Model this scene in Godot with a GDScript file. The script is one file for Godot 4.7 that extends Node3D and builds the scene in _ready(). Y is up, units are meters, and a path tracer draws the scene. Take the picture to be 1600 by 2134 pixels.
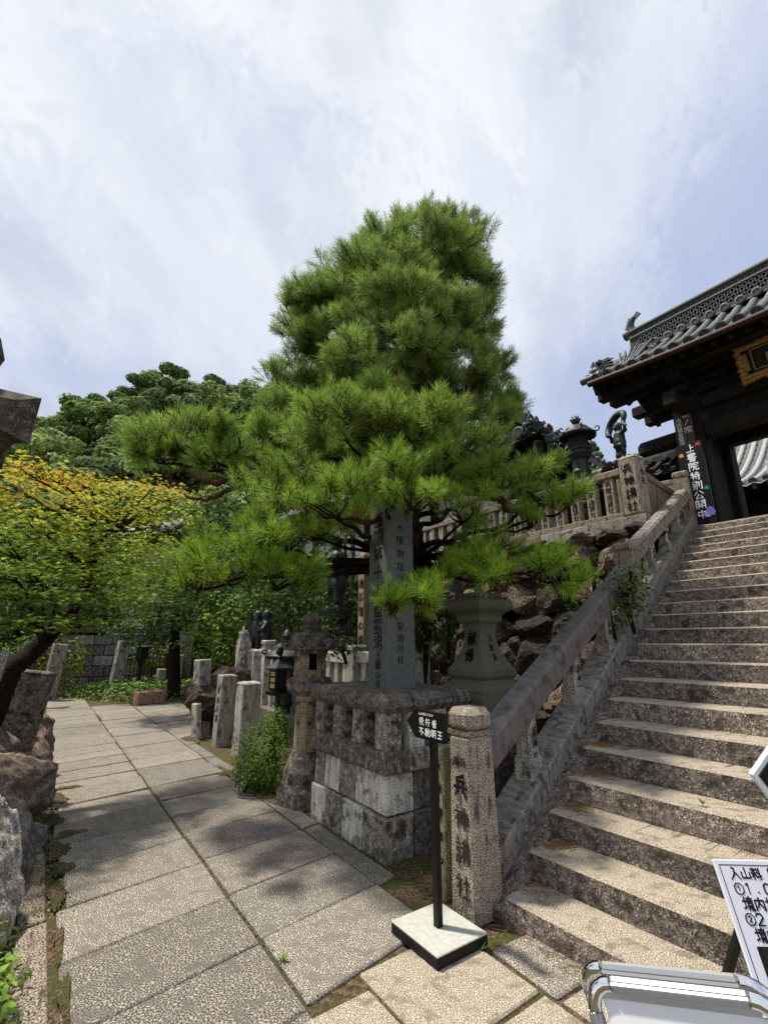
extends Node3D
# The stairs up to a temple gate, a paved path, a pine over a stone monument. Units are metres, the path runs along -Z, the stairs climb along +X.

var M := {}
var taken := {}
var rng := RandomNumberGenerator.new()
const T := Vector3(0.9882, 0, -0.1530)   # the way the stairs climb, seen from above
const N := Vector3(0.1530, 0, 0.9882)    # across the stairs
const TYAW := 0.1536


func _ready() -> void:
	rng.seed = 7
	light_and_camera()
	textures()
	materials()
	setting()
	stairs()
	monument()
	lanterns()
	fences()
	gate()
	hall()
	signs()
	path_side()
	statues()
	far_garden()
	pine()
	maple()
	shrubs()
	hill_trees()
	litter()


func light_and_camera() -> void:
	var cam := Camera3D.new()
	cam.name = "camera"
	cam.position = Vector3(0, 1.6, 0)
	cam.rotation_degrees = Vector3(15.4, -35.0, 0)
	cam.fov = 95.04
	cam.near = 0.05
	cam.far = 900.0
	add_child(cam)
	cam.current = true
	var we := WorldEnvironment.new()
	we.name = "world_environment"
	var e := Environment.new()
	e.background_mode = Environment.BG_SKY
	e.tonemap_mode = Environment.TONE_MAPPER_LINEAR
	e.tonemap_exposure = 1.25
	e.sdfgi_enabled = true
	e.ssao_enabled = true
	e.ssil_enabled = true
	var sky := Sky.new()
	var pm := PanoramaSkyMaterial.new()
	pm.panorama = ImageTexture.create_from_image(sky_image())
	sky.sky_material = pm
	e.sky = sky
	e.background_energy_multiplier = 1.08
	we.environment = e
	add_child(we)
	var sun := DirectionalLight3D.new()
	sun.name = "sun"
	sun.light_energy = 1.4
	sun.light_color = Color(1.0, 0.965, 0.90)
	sun.light_angular_distance = 3.0
	sun.shadow_enabled = true
	add_child(sun)
	# shadows fall towards +X +Z: the sun stands high over the left of the picture
	sun.look_at_from_position(Vector3.ZERO, Vector3(0.235, -0.92, 0.31))


func sky_image() -> Image:
	# thin high cloud with blue showing through: wisps in the round, so that no seam or pole shows
	var w := 1440
	var h := 720
	var a := FastNoiseLite.new()
	a.seed = 11
	a.frequency = 0.9
	a.fractal_octaves = 5
	a.domain_warp_enabled = true
	a.domain_warp_amplitude = 0.6
	a.domain_warp_frequency = 0.8
	var b := FastNoiseLite.new()
	b.seed = 23
	b.frequency = 2.2
	b.fractal_octaves = 5
	b.fractal_gain = 0.5
	var px := PackedByteArray()
	px.resize(w * h * 4 * 2)
	var img := Image.create(w, h, false, Image.FORMAT_RGBAF)
	var wind := Vector3(0.82, 0, -0.57)
	for y in h / 2 + 8:
		var el := PI * (0.5 - (y + 0.5) / h)
		for x in w:
			var az := TAU * (x + 0.5) / w
			var d := Vector3(sin(az) * cos(el), sin(el), -cos(az) * cos(el))
			# a cloud layer overhead, seen at a slant towards the horizon
			var k := 1.0 / (maxf(d.y, 0.0) + 0.55)
			var q := Vector3(d.x * k, 0, d.z * k)
			var along := q.dot(wind)
			var side := q.x * 0.57 + q.z * 0.82
			var n1 := a.get_noise_3d(along * 1.0 + 40.0, side * 1.35, 3.0)
			var n2 := b.get_noise_3d(along * 0.8, side * 2.2, 9.0 + n1 * 0.5)
			# the layer thins out along one broad band
			var band := exp(-pow((side - 0.50 + 0.25 * along + 0.30 * n1) / 0.26, 2.0)) * 0.95
			var low := exp(-pow((d.y - 0.42) / 0.10, 2.0)) * 0.35
			var cover := clampf(0.92 + n1 * 0.85 + n2 * (0.24 + 0.45 * band) - band - low, 0.0, 1.0)
			cover = cover * cover * (3.0 - 2.0 * cover)
			var thick := clampf(0.45 + n1 * 1.5 - n2 * 0.9, 0.0, 1.0)
			var blue := Color(0.27, 0.34, 0.54).lerp(Color(0.39, 0.46, 0.62), pow(1.0 - maxf(d.y, 0.0), 3.0))
			var white := Color(0.70, 0.72, 0.75).lerp(Color(0.50, 0.535, 0.585), thick)
			var c := blue.lerp(white, 0.22 + 0.78 * cover)
			img.set_pixel(x, y, c)
	img.fill_rect(Rect2i(0, h / 2 + 8, w, h / 2 - 8), Color(0.25, 0.27, 0.25))
	return img


# ---------------------------------------------------------------- naming

func numbered(called: String) -> String:
	if not taken.has(called):
		taken[called] = 0
		return called
	taken[called] += 1
	return "%s_%03d" % [called, taken[called]]


func tag(o: Node3D, label: String, category: String, group := "") -> Node3D:
	o.set_meta("label", label)
	o.set_meta("category", category)
	if group:
		o.set_meta("group", group)
	return o


func thing(called: String, label: String, category: String, at := Vector3.ZERO, turn := 0.0, group := "") -> Node3D:
	var o := Node3D.new()
	o.name = numbered(called)
	add_child(o)
	o.position = at
	o.rotation.y = turn
	return tag(o, label, category, group)


func put(called: String, what, m: Material, parent: Node3D = null, at := Vector3.ZERO, turn := 0.0) -> MeshInstance3D:
	var o := MeshInstance3D.new()
	o.name = called if parent else numbered(called)
	o.mesh = what if what is Mesh else what.mesh()
	if m:
		o.material_override = m
	if parent:
		parent.add_child(o, true)
	else:
		add_child(o, true)
	o.position = at
	o.rotation.y = turn
	return o


func stuff(o: Node3D) -> Node3D:
	o.set_meta("kind", "stuff")
	return o


func struct(o: Node3D) -> Node3D:
	o.set_meta("kind", "structure")
	return o


func copy(o: Node3D, at: Vector3, turn: float, label := "", grow := 1.0) -> Node3D:
	var r: Node3D = o.duplicate()
	var base := String(o.name).rstrip("0123456789").trim_suffix("_")
	r.name = numbered(base)
	add_child(r)
	r.position = at
	r.rotation.y = turn
	r.scale = Vector3.ONE * grow
	if label:
		r.set_meta("label", label)
	return r


func swarm(called: String, mesh: Mesh, m: Material, where: Array, parent: Node3D, colors := []) -> MultiMeshInstance3D:
	var mm := MultiMesh.new()
	mm.transform_format = MultiMesh.TRANSFORM_3D
	mm.use_colors = not colors.is_empty()
	mm.mesh = mesh
	mm.instance_count = where.size()
	for i in where.size():
		mm.set_instance_transform(i, where[i])
		if colors:
			mm.set_instance_color(i, colors[i])
	var o := MultiMeshInstance3D.new()
	o.name = called if parent else numbered(called)
	o.multimesh = mm
	o.material_override = m
	if parent:
		parent.add_child(o, true)
	else:
		add_child(o, true)
	stuff(o)
	return o


func rnd(a: float, b: float) -> float:
	return rng.randf_range(a, b)


# ---------------------------------------------------------------- shapes

class Shape:
	var v := PackedVector3Array()
	var n := PackedVector3Array()
	var c := PackedColorArray()
	var col := Color.WHITE

	func tri(a: Vector3, b: Vector3, d: Vector3) -> void:
		var m := (b - a).cross(d - a).normalized()
		v.append_array([a, d, b])
		n.append_array([m, m, m])
		c.append_array([col, col, col])

	func tri_n(a: Vector3, b: Vector3, d: Vector3, na: Vector3, nb: Vector3, nd: Vector3) -> void:
		v.append_array([a, d, b])
		n.append_array([na, nd, nb])
		c.append_array([col, col, col])

	func quad(a: Vector3, b: Vector3, d: Vector3, e: Vector3) -> void:
		tri(a, b, d)
		tri(a, d, e)

	func out(a: Vector3, b: Vector3, d: Vector3, e: Vector3, mid: Vector3) -> void:
		if (b - a).cross(d - a).dot((a + b + d + e) * 0.25 - mid) < 0:
			quad(e, d, b, a)
		else:
			quad(a, b, d, e)

	func out3(a: Vector3, b: Vector3, d: Vector3, mid: Vector3) -> void:
		if (b - a).cross(d - a).dot((a + b + d) / 3.0 - mid) < 0:
			tri(d, b, a)
		else:
			tri(a, b, d)

	func mesh() -> ArrayMesh:
		var m := ArrayMesh.new()
		into(m)
		return m

	func into(m: ArrayMesh, mat: Material = null) -> void:
		if v.is_empty():
			return
		var a := []
		a.resize(Mesh.ARRAY_MAX)
		a[Mesh.ARRAY_VERTEX] = v
		a[Mesh.ARRAY_NORMAL] = n
		a[Mesh.ARRAY_COLOR] = c
		m.add_surface_from_arrays(Mesh.PRIMITIVE_TRIANGLES, a)
		if mat:
			m.surface_set_material(m.get_surface_count() - 1, mat)


func at(p: Vector3, yaw := 0.0, pitch := 0.0, roll := 0.0) -> Transform3D:
	return Transform3D(Basis.from_euler(Vector3(pitch, yaw, roll)), p)


# a chamfered box; top_to takes the faces that look up; jit moves the corners
func box(s: Shape, x: Transform3D, size: Vector3, bev := 0.0, jit := 0.0, top_to: Shape = null, taper := 1.0) -> void:
	var h := size * 0.5
	var b := minf(bev, minf(h.x, minf(h.y, h.z)) * 0.9)
	var fx := []
	var fy := []
	var fz := []
	for i in 8:
		var g := Vector3(-1 if i & 1 == 0 else 1, -1 if i & 2 == 0 else 1, -1 if i & 4 == 0 else 1)
		var j := Vector3(rnd(-jit, jit), rnd(-jit, jit), rnd(-jit, jit)) if jit > 0 else Vector3.ZERO
		var tp := taper if g.y > 0 else 1.0
		var hx := h.x * tp
		var hz := h.z * tp
		fx.append(x * (Vector3(g.x * hx, g.y * (h.y - b), g.z * (hz - b)) + j))
		fy.append(x * (Vector3(g.x * (hx - b), g.y * h.y, g.z * (hz - b)) + j))
		fz.append(x * (Vector3(g.x * (hx - b), g.y * (h.y - b), g.z * hz) + j))
	var o := x.origin
	s.out(fx[0], fx[2], fx[6], fx[4], o)
	s.out(fx[1], fx[3], fx[7], fx[5], o)
	s.out(fy[0], fy[1], fy[5], fy[4], o)
	(top_to if top_to else s).out(fy[2], fy[3], fy[7], fy[6], o)
	s.out(fz[0], fz[1], fz[3], fz[2], o)
	s.out(fz[4], fz[5], fz[7], fz[6], o)
	if b <= 0.0:
		return
	for k in [0, 1, 4, 5]:
		s.out(fx[k], fz[k], fz[k + 2], fx[k + 2], o)
	for k in [0, 4]:
		s.out(fy[k], fy[k + 1], fz[k + 1], fz[k], o)
		(top_to if top_to else s).out(fy[k + 2], fy[k + 3], fz[k + 3], fz[k + 2], o)
	for k in [0, 1]:
		s.out(fy[k], fy[k + 4], fx[k + 4], fx[k], o)
		(top_to if top_to else s).out(fy[k + 2], fy[k + 6], fx[k + 6], fx[k + 2], o)
	for k in 8:
		s.out3(fx[k], fy[k], fz[k], o)


func boxed(size: Vector3, bev := 0.0, jit := 0.0, taper := 1.0) -> Shape:
	var s := Shape.new()
	box(s, Transform3D(), size, bev, jit, null, taper)
	return s


# a box between two points: w across, h the other way; up says where h points
func beam(s: Shape, a: Vector3, b: Vector3, w: float, h: float, bev := 0.0, up := Vector3.UP, jit := 0.0, top_to: Shape = null) -> void:
	var z := (b - a).normalized()
	var xx := up.cross(z).normalized()
	var yy := z.cross(xx)
	box(s, Transform3D(Basis(xx, yy, z), (a + b) * 0.5), Vector3(w, h, (b - a).length()), bev, jit, top_to)


# profile of (radius, height); sides 4..8 gives faceted stones, smooth rounds it
func lathe(s: Shape, x: Transform3D, prof: Array, sides := 16, smooth := true, phase := 0.0, wob := 0.0) -> void:
	var r := []
	for p: Vector2 in prof:
		var ring := []
		for i in sides:
			var t := TAU * (i + 0.5) / sides + phase
			var k := 1.0 + (rnd(-wob, wob) if wob > 0 else 0.0)
			ring.append(Vector3(cos(t) * p.x * k, p.y, sin(t) * p.x * k))
		r.append(ring)
	for j in prof.size() - 1:
		var p0: Vector2 = prof[j]
		var p1: Vector2 = prof[j + 1]
		var sl := Vector2(p1.y - p0.y, p0.x - p1.x).normalized()
		for i in sides:
			var i2 := (i + 1) % sides
			var a: Vector3 = r[j][i]
			var b: Vector3 = r[j][i2]
			var d: Vector3 = r[j + 1][i2]
			var e: Vector3 = r[j + 1][i]
			if smooth:
				var n0 := (x.basis * Vector3(cos(TAU * (i + 0.5) / sides + phase) * sl.x, sl.y, sin(TAU * (i + 0.5) / sides + phase) * sl.x)).normalized()
				var n1 := (x.basis * Vector3(cos(TAU * (i + 1.5) / sides + phase) * sl.x, sl.y, sin(TAU * (i + 1.5) / sides + phase) * sl.x)).normalized()
				s.tri_n(x * a, x * d, x * b, n0, n1, n1)
				s.tri_n(x * a, x * e, x * d, n0, n0, n1)
			else:
				s.quad(x * a, x * e, x * d, x * b)
	for k in [0, prof.size() - 1]:
		if prof[k].x > 0.001:
			var mid := x * Vector3(0, prof[k].y, 0)
			for i in sides:
				if k == 0:
					s.tri(mid, x * r[k][i], x * r[k][(i + 1) % sides])
				else:
					s.tri(mid, x * r[k][(i + 1) % sides], x * r[k][i])


func tube(s: Shape, pts: Array, radii: Array, sides := 7, bump := 0.0) -> void:
	var rings := []
	var norms := []
	var side := Vector3(0.31, 0.77, 0.55)
	for i in pts.size():
		var d: Vector3 = (pts[mini(i + 1, pts.size() - 1)] - pts[maxi(i - 1, 0)]).normalized()
		side = (side - d * side.dot(d)).normalized()
		var o := d.cross(side)
		var ring := []
		var nn := []
		for k in sides:
			var t := TAU * k / sides
			var q := side * cos(t) + o * sin(t)
			ring.append(pts[i] + q * radii[i] * (1.0 + (rnd(-bump, bump) if bump > 0 else 0.0)))
			nn.append(q)
		rings.append(ring)
		norms.append(nn)
	for i in pts.size() - 1:
		for k in sides:
			var k2 := (k + 1) % sides
			s.tri_n(rings[i][k], rings[i][k2], rings[i + 1][k2], norms[i][k], norms[i][k2], norms[i + 1][k2])
			s.tri_n(rings[i][k], rings[i + 1][k2], rings[i + 1][k], norms[i][k], norms[i + 1][k2], norms[i + 1][k])
	var last := pts.size() - 1
	for k in sides:
		s.tri(pts[last], rings[last][k], rings[last][(k + 1) % sides])
		s.tri(pts[0], rings[0][(k + 1) % sides], rings[0][k])


# bends a coarse line of points into a fine one
func bend(pts: Array, steps := 4, wob := 0.0) -> Array:
	var c := []
	for i in pts.size() - 1:
		var p0: Vector3 = pts[maxi(i - 1, 0)]
		var p3: Vector3 = pts[mini(i + 2, pts.size() - 1)]
		for k in steps:
			var p: Vector3 = pts[i].cubic_interpolate(pts[i + 1], p0, p3, float(k) / steps)
			if wob > 0 and (i > 0 or k > 0):
				p += Vector3(rnd(-wob, wob), rnd(-wob, wob), rnd(-wob, wob))
			c.append(p)
	c.append(pts[-1])
	return c


func ramp(a: float, b: float, count: int) -> Array:
	var r := []
	for i in count:
		r.append(lerpf(a, b, float(i) / maxi(count - 1, 1)))
	return r


var ball_cache := {}


func ball(level: int) -> Array:
	if ball_cache.has(level):
		return ball_cache[level]
	var f := (1.0 + sqrt(5.0)) / 2.0
	var p := []
	for q in [[-1, f, 0], [1, f, 0], [-1, -f, 0], [1, -f, 0], [0, -1, f], [0, 1, f], [0, -1, -f], [0, 1, -f], [f, 0, -1], [f, 0, 1], [-f, 0, -1], [-f, 0, 1]]:
		p.append(Vector3(q[0], q[1], q[2]).normalized())
	var t := []
	for q in ["0b5", "051", "017", "07a", "0ab", "159", "5b4", "ba2", "a76", "718", "394", "342", "326", "368", "389", "495", "24b", "62a", "867", "981"]:
		t.append([q.substr(0, 1).hex_to_int(), q.substr(1, 1).hex_to_int(), q.substr(2, 1).hex_to_int()])
	for l in level:
		var mids := {}
		var t2 := []
		for q in t:
			var m := []
			for k in 3:
				var a: int = q[k]
				var b: int = q[(k + 1) % 3]
				var key := mini(a, b) * 100000 + maxi(a, b)
				if not mids.has(key):
					mids[key] = p.size()
					p.append(((p[a] + p[b]) * 0.5).normalized())
				m.append(mids[key])
			t2.append([q[0], m[0], m[2]])
			t2.append([q[1], m[1], m[0]])
			t2.append([q[2], m[2], m[1]])
			t2.append([m[0], m[1], m[2]])
		t = t2
	ball_cache[level] = [p, t]
	return ball_cache[level]


# a broken stone: a ball cut by planes and roughened
func rock(s: Shape, x: Transform3D, size: Vector3, level := 2, cuts := 9, rough := 0.05, smooth := false) -> void:
	var b := ball(level)
	var noise := FastNoiseLite.new()
	noise.seed = rng.randi() % 10000
	noise.frequency = 1.3
	noise.fractal_octaves = 3
	var planes := []
	for i in cuts:
		var d := Vector3(rnd(-1, 1), rnd(-1, 1), rnd(-1, 1)).normalized()
		planes.append([d, rnd(0.58, 0.86)])
	var pts := []
	for p: Vector3 in b[0]:
		var q := p
		for pl in planes:
			var over: float = q.dot(pl[0]) - pl[1]
			if over > 0:
				q -= pl[0] * over * 0.9
		q *= 1.0 + noise.get_noise_3dv(p * 1.6) * rough * 5.0
		pts.append(x * (q * size * 0.5 * 1.2))
	if not smooth:
		for t in b[1]:
			s.tri(pts[t[0]], pts[t[1]], pts[t[2]])
		return
	var nn := []
	nn.resize(pts.size())
	nn.fill(Vector3.ZERO)
	for t in b[1]:
		var f: Vector3 = (pts[t[1]] - pts[t[0]]).cross(pts[t[2]] - pts[t[0]])
		for k in 3:
			nn[t[k]] += f
	for t in b[1]:
		s.tri_n(pts[t[0]], pts[t[1]], pts[t[2]], nn[t[0]].normalized(), nn[t[1]].normalized(), nn[t[2]].normalized())


# a body from bones (two joints, two radii each), joined smoothly and meshed as surface nets
func body(bones: Array, cell: float, soft: float) -> Shape:
	var lo := Vector3.INF
	var hi := -Vector3.INF
	for b in bones:
		for k in 2:
			var r: Vector3 = Vector3.ONE * (b[2 + k] + cell * 2.0)
			lo = lo.min(b[k] - r)
			hi = hi.max(b[k] + r)
	var nx := int((hi.x - lo.x) / cell) + 2
	var ny := int((hi.y - lo.y) / cell) + 2
	var nz := int((hi.z - lo.z) / cell) + 2
	var f := PackedFloat32Array()
	f.resize(nx * ny * nz)
	f.fill(1.0)
	for b in bones:
		var pa: Vector3 = b[0]
		var pb: Vector3 = b[1]
		var ra: float = b[2]
		var rb: float = b[3]
		var ab := pb - pa
		var ll := maxf(ab.length_squared(), 1e-9)
		var r := Vector3.ONE * (maxf(ra, rb) + soft + cell * 2.0)
		var i0 := ((pa.min(pb) - r - lo) / cell).max(Vector3.ZERO)
		var i1 := ((pa.max(pb) + r - lo) / cell).min(Vector3(nx - 1, ny - 1, nz - 1))
		for z in range(int(i0.z), int(i1.z) + 1):
			for y in range(int(i0.y), int(i1.y) + 1):
				for xx in range(int(i0.x), int(i1.x) + 1):
					var p := lo + Vector3(xx, y, z) * cell - pa
					var t := clampf(p.dot(ab) / ll, 0.0, 1.0)
					var d := (p - ab * t).length() - lerpf(ra, rb, t)
					var at_ := (z * ny + y) * nx + xx
					var e := f[at_]
					var h := maxf(soft - absf(d - e), 0.0) / soft
					f[at_] = minf(d, e) - h * h * soft * 0.25
	var where := {}
	var s := Shape.new()
	var grad := {}
	for z in nz - 1:
		for y in ny - 1:
			for xx in nx - 1:
				var base := (z * ny + y) * nx + xx
				var sum := Vector3.ZERO
				var count := 0
				var signs := 0
				for k in 8:
					if f[base + (k & 1) + ((k >> 1) & 1) * nx + (k >> 2) * nx * ny] < 0:
						signs |= 1 << k
				if signs == 0 or signs == 255:
					continue
				for e in [[0, 1], [2, 3], [4, 5], [6, 7], [0, 2], [1, 3], [4, 6], [5, 7], [0, 4], [1, 5], [2, 6], [3, 7]]:
					var ka: int = e[0]
					var kb: int = e[1]
					if (signs >> ka) & 1 != (signs >> kb) & 1:
						var fa := f[base + (ka & 1) + ((ka >> 1) & 1) * nx + (ka >> 2) * nx * ny]
						var fb := f[base + (kb & 1) + ((kb >> 1) & 1) * nx + (kb >> 2) * nx * ny]
						var va := Vector3(ka & 1, (ka >> 1) & 1, ka >> 2)
						var vb := Vector3(kb & 1, (kb >> 1) & 1, kb >> 2)
						sum += va.lerp(vb, fa / (fa - fb))
						count += 1
				where[base] = lo + (Vector3(xx, y, z) + sum / count) * cell
				grad[base] = Vector3(f[base + 1] - f[base], f[base + nx] - f[base], f[base + nx * ny] - f[base]).normalized()
	var step := [1, nx, nx * ny]
	for base in where:
		for ax in 3:
			var u: int = step[(ax + 1) % 3]
			var w: int = step[(ax + 2) % 3]
			if (f[base] < 0) == (f[base + step[ax]] < 0):
				continue
			var a: int = base
			var b: int = base - u
			var c: int = base - u - w
			var d: int = base - w
			if not (where.has(b) and where.has(c) and where.has(d)):
				continue
			if f[base] < 0:
				s.tri_n(where[a], where[b], where[c], grad[a], grad[b], grad[c])
				s.tri_n(where[a], where[c], where[d], grad[a], grad[c], grad[d])
			else:
				s.tri_n(where[a], where[c], where[b], grad[a], grad[c], grad[b])
				s.tri_n(where[a], where[d], where[c], grad[a], grad[d], grad[c])
	return s



# ---------------------------------------------------------------- textures

const TS := 768
var X := {}


func noise_bytes(freq: float, seed_: int, octaves := 3, kind := FastNoiseLite.TYPE_SIMPLEX, stretch := 1, ridged := false) -> PackedByteArray:
	var f := FastNoiseLite.new()
	f.noise_type = kind
	f.seed = seed_
	f.frequency = freq
	f.fractal_octaves = octaves
	if octaves <= 1:
		f.fractal_type = FastNoiseLite.FRACTAL_NONE
	elif ridged:
		f.fractal_type = FastNoiseLite.FRACTAL_RIDGED
	if kind == FastNoiseLite.TYPE_CELLULAR:
		f.cellular_return_type = FastNoiseLite.RETURN_DISTANCE
	var im := f.get_seamless_image(TS, TS / stretch, false, false, 0.12, true)
	if stretch > 1:
		im.resize(TS, TS, Image.INTERPOLATE_BILINEAR)
	im.convert(Image.FORMAT_L8)
	return im.get_data()


# weighs noises into a ramp of colours, then lays stains over: [noise, low, high, colour]
func blend(parts: Array, colors: Array, stains := []) -> ImageTexture:
	var lut := PackedByteArray()
	lut.resize(256 * 3)
	for i in 256:
		var t := i / 255.0 * (colors.size() - 1)
		var k := mini(int(t), colors.size() - 2)
		var c: Color = colors[k].lerp(colors[k + 1], t - k)
		lut[i * 3] = int(clampf(c.r, 0, 1) * 255)
		lut[i * 3 + 1] = int(clampf(c.g, 0, 1) * 255)
		lut[i * 3 + 2] = int(clampf(c.b, 0, 1) * 255)
	var count := TS * TS
	var px := PackedByteArray()
	px.resize(count * 3)
	var n0: PackedByteArray = parts[0][0]
	var w0: float = parts[0][1]
	var n1: PackedByteArray = parts[1][0]
	var w1: float = parts[1][1]
	var gain := 1.0
	var mid := 127.5 * (w0 + w1)
	for i in count:
		var k := clampi(int(127.5 + (n0[i] * w0 + n1[i] * w1 - mid)), 0, 255) * 3
		px[i * 3] = lut[k]
		px[i * 3 + 1] = lut[k + 1]
		px[i * 3 + 2] = lut[k + 2]
	for st in stains:
		var nn: PackedByteArray = st[0]
		var lo: float = st[1]
		var inv: float = 1.0 / (st[2] - st[1])
		var c: Color = st[3]
		var cr := c.r * 255
		var cg := c.g * 255
		var cb := c.b * 255
		for i in count:
			var k := (nn[i] - lo) * inv * c.a
			if k > 0.0:
				k = minf(k, c.a)
				var q := i * 3
				px[q] = int(px[q] + (cr - px[q]) * k)
				px[q + 1] = int(px[q + 1] + (cg - px[q + 1]) * k)
				px[q + 2] = int(px[q + 2] + (cb - px[q + 2]) * k)
	return ImageTexture.create_from_image(Image.create_from_data(TS, TS, false, Image.FORMAT_RGB8, px))


func grey(n: PackedByteArray) -> ImageTexture:
	return ImageTexture.create_from_image(Image.create_from_data(TS, TS, false, Image.FORMAT_L8, n))


func hue(hex: String) -> Color:
	return Color.html(hex)


func stain(hex: String, a := 1.0) -> Color:
	var c := Color.html(hex)
	c.a = a
	return c


func textures() -> void:
	var grain := noise_bytes(0.115, 1, 2)
	var grain2 := noise_bytes(0.20, 2, 1)
	var mid := noise_bytes(0.018, 3, 4)
	var big := noise_bytes(0.006, 4, 4)
	var worm := noise_bytes(0.055, 5, 2, FastNoiseLite.TYPE_SIMPLEX, 1, true)
	var spots := noise_bytes(0.030, 6, 2, FastNoiseLite.TYPE_CELLULAR)
	var drip := noise_bytes(0.016, 7, 5, FastNoiseLite.TYPE_SIMPLEX, 4)
	var crack := noise_bytes(0.012, 8, 5, FastNoiseLite.TYPE_SIMPLEX, 1, true)
	var blot := noise_bytes(0.035, 9, 4)
	var fibre := noise_bytes(0.06, 10, 3, FastNoiseLite.TYPE_SIMPLEX, 16)
	var inv := spots.duplicate()
	for i in inv.size():
		inv[i] = 255 - inv[i]
	X.granite = blend([[grain, 1.7], [mid, 0.35]], [hue("443f3a"), hue("8a837a"), hue("b5ac9f"), hue("d3cabb")], [[drip, 165, 225, stain("38322d", 0.75)], [grain2, 200, 240, stain("2e2a28", 0.8)]])
	X.slab = blend([[grain, 0.55], [worm, 1.9]], [hue("dad2c4"), hue("cdc5b7"), hue("938c84"), hue("79736d"), hue("6a6560"), hue("5f5a56")], [[big, 150, 200, stain("857e75", 0.7)], [blot, 190, 225, stain("69645d", 0.5)]])
	X.dark = blend([[grain, 0.8], [mid, 0.7]], [hue("1e1c1a"), hue("35312d"), hue("4b4641"), hue("69635a")], [[drip, 165, 235, stain("8a847c", 0.45)], [inv, 221, 240, stain("aba89f", 0.85)], [blot, 192, 214, stain("8f8a82", 0.6)], [big, 168, 215, stain("17140f", 0.7)]])
	X.mossy = blend([[grain, 1.5], [drip, 0.5]], [hue("33302e"), hue("69655f"), hue("928e87"), hue("b4b0a8")], [[big, 155, 215, stain("2d2a27", 0.65)], [blot, 192, 216, stain("a8a296", 0.5)], [mid, 195, 235, stain("4a4a38", 0.4)]])
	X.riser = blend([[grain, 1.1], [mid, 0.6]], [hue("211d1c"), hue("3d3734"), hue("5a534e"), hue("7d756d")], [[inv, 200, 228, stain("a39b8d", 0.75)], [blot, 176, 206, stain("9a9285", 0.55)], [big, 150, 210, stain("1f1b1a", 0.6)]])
	X.rail = blend([[grain, 0.45], [drip, 0.5]], [hue("44403e"), hue("5d5856"), hue("76716e")], [[blot, 200, 230, stain("8a8078", 0.5)], [big, 160, 220, stain("2f2826", 0.5)]])
	X.rock = blend([[crack, 0.9], [mid, 1.2]], [hue("564b42"), hue("3a3330"), hue("7d7163"), hue("221f1e"), hue("8b8074")], [[blot, 160, 205, stain("231f1d", 0.75)], [big, 175, 220, stain("8c6a42", 0.6)], [inv, 222, 240, stain("a8a393", 0.6)]])
	X.boulder = blend([[grain, 0.9], [mid, 0.9]], [hue("3a3735"), hue("5a5653"), hue("75716d"), hue("948f8a")], [[drip, 165, 215, stain("3a3329", 0.6)], [inv, 214, 236, stain("b1aea6", 0.8)], [big, 180, 225, stain("4b4a2a", 0.7)]])
	X.soil = blend([[grain, 0.9], [blot, 1.0]], [hue("241d16"), hue("41362a"), hue("5c4c3a"), hue("78664d")], [[big, 120, 165, stain("3b4420", 0.85)], [grain2, 205, 240, stain("8a7a55", 0.8)]])
	X.tile = blend([[grain, 0.4], [mid, 0.8]], [hue("3b3f45"), hue("555a61"), hue("6d7379")], [[blot, 180, 220, stain("2c2e31", 0.6)]])
	X.wood = blend([[fibre, 1.2], [mid, 0.4]], [hue("0f0c0a"), hue("1e1814"), hue("2f261f")])
	X.bark = blend([[fibre, 0.8], [crack, 0.9]], [hue("191310"), hue("3a2a22"), hue("5a4236"), hue("6d5547")])
	X.bronze = blend([[mid, 1.0], [drip, 0.5]], [hue("15191a"), hue("262d2d"), hue("3b4543")], [[blot, 190, 225, stain("55665f", 0.6)]])
	X.pale = blend([[grain, 0.35], [mid, 0.55]], [hue("a3a69f"), hue("b9bbb3"), hue("cbccc4")], [[blot, 195, 225, stain("8c8f88", 0.4)]])
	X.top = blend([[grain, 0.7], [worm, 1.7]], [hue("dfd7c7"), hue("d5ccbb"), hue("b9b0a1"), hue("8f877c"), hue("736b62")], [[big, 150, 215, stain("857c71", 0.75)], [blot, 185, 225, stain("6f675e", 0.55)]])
	X.bump_grain = grey(grain)
	X.bump_rough = grey(blot)
	X.bump_crack = grey(crack)
	X.bump_fibre = grey(fibre)


func stone(tex: String, tint := Color.WHITE, scale := 0.6, rough := 0.9, bump := "bump_grain", depth := 0.25, spec := 0.35) -> StandardMaterial3D:
	var m := StandardMaterial3D.new()
	m.albedo_texture = X[tex]
	m.albedo_color = tint
	m.roughness = rough
	m.metallic_specular = spec
	m.uv1_triplanar = true
	m.uv1_world_triplanar = true
	m.uv1_triplanar_sharpness = 6.0
	m.uv1_scale = Vector3.ONE * scale
	if bump:
		m.heightmap_enabled = true
		m.heightmap_texture = X[bump]
		m.heightmap_scale = depth
	return m


func plain(c: Color, rough := 0.8, metal := 0.0, spec := 0.4) -> StandardMaterial3D:
	var m := StandardMaterial3D.new()
	m.albedo_color = c
	m.roughness = rough
	m.metallic = metal
	m.metallic_specular = spec
	return m


func leafy(c: Color, through := 0.6, rough := 0.55, spec := 0.3) -> StandardMaterial3D:
	var m := plain(c, rough, 0.0, spec)
	m.vertex_color_use_as_albedo = true
	m.cull_mode = BaseMaterial3D.CULL_DISABLED
	if through > 0:
		m.backlight_enabled = true
		m.backlight = Color(through, through, through)
	return m


func tint(v: float, w := 0.0) -> Color:
	return Color(v * (1.0 + w), v, v * (1.0 - w))


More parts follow.
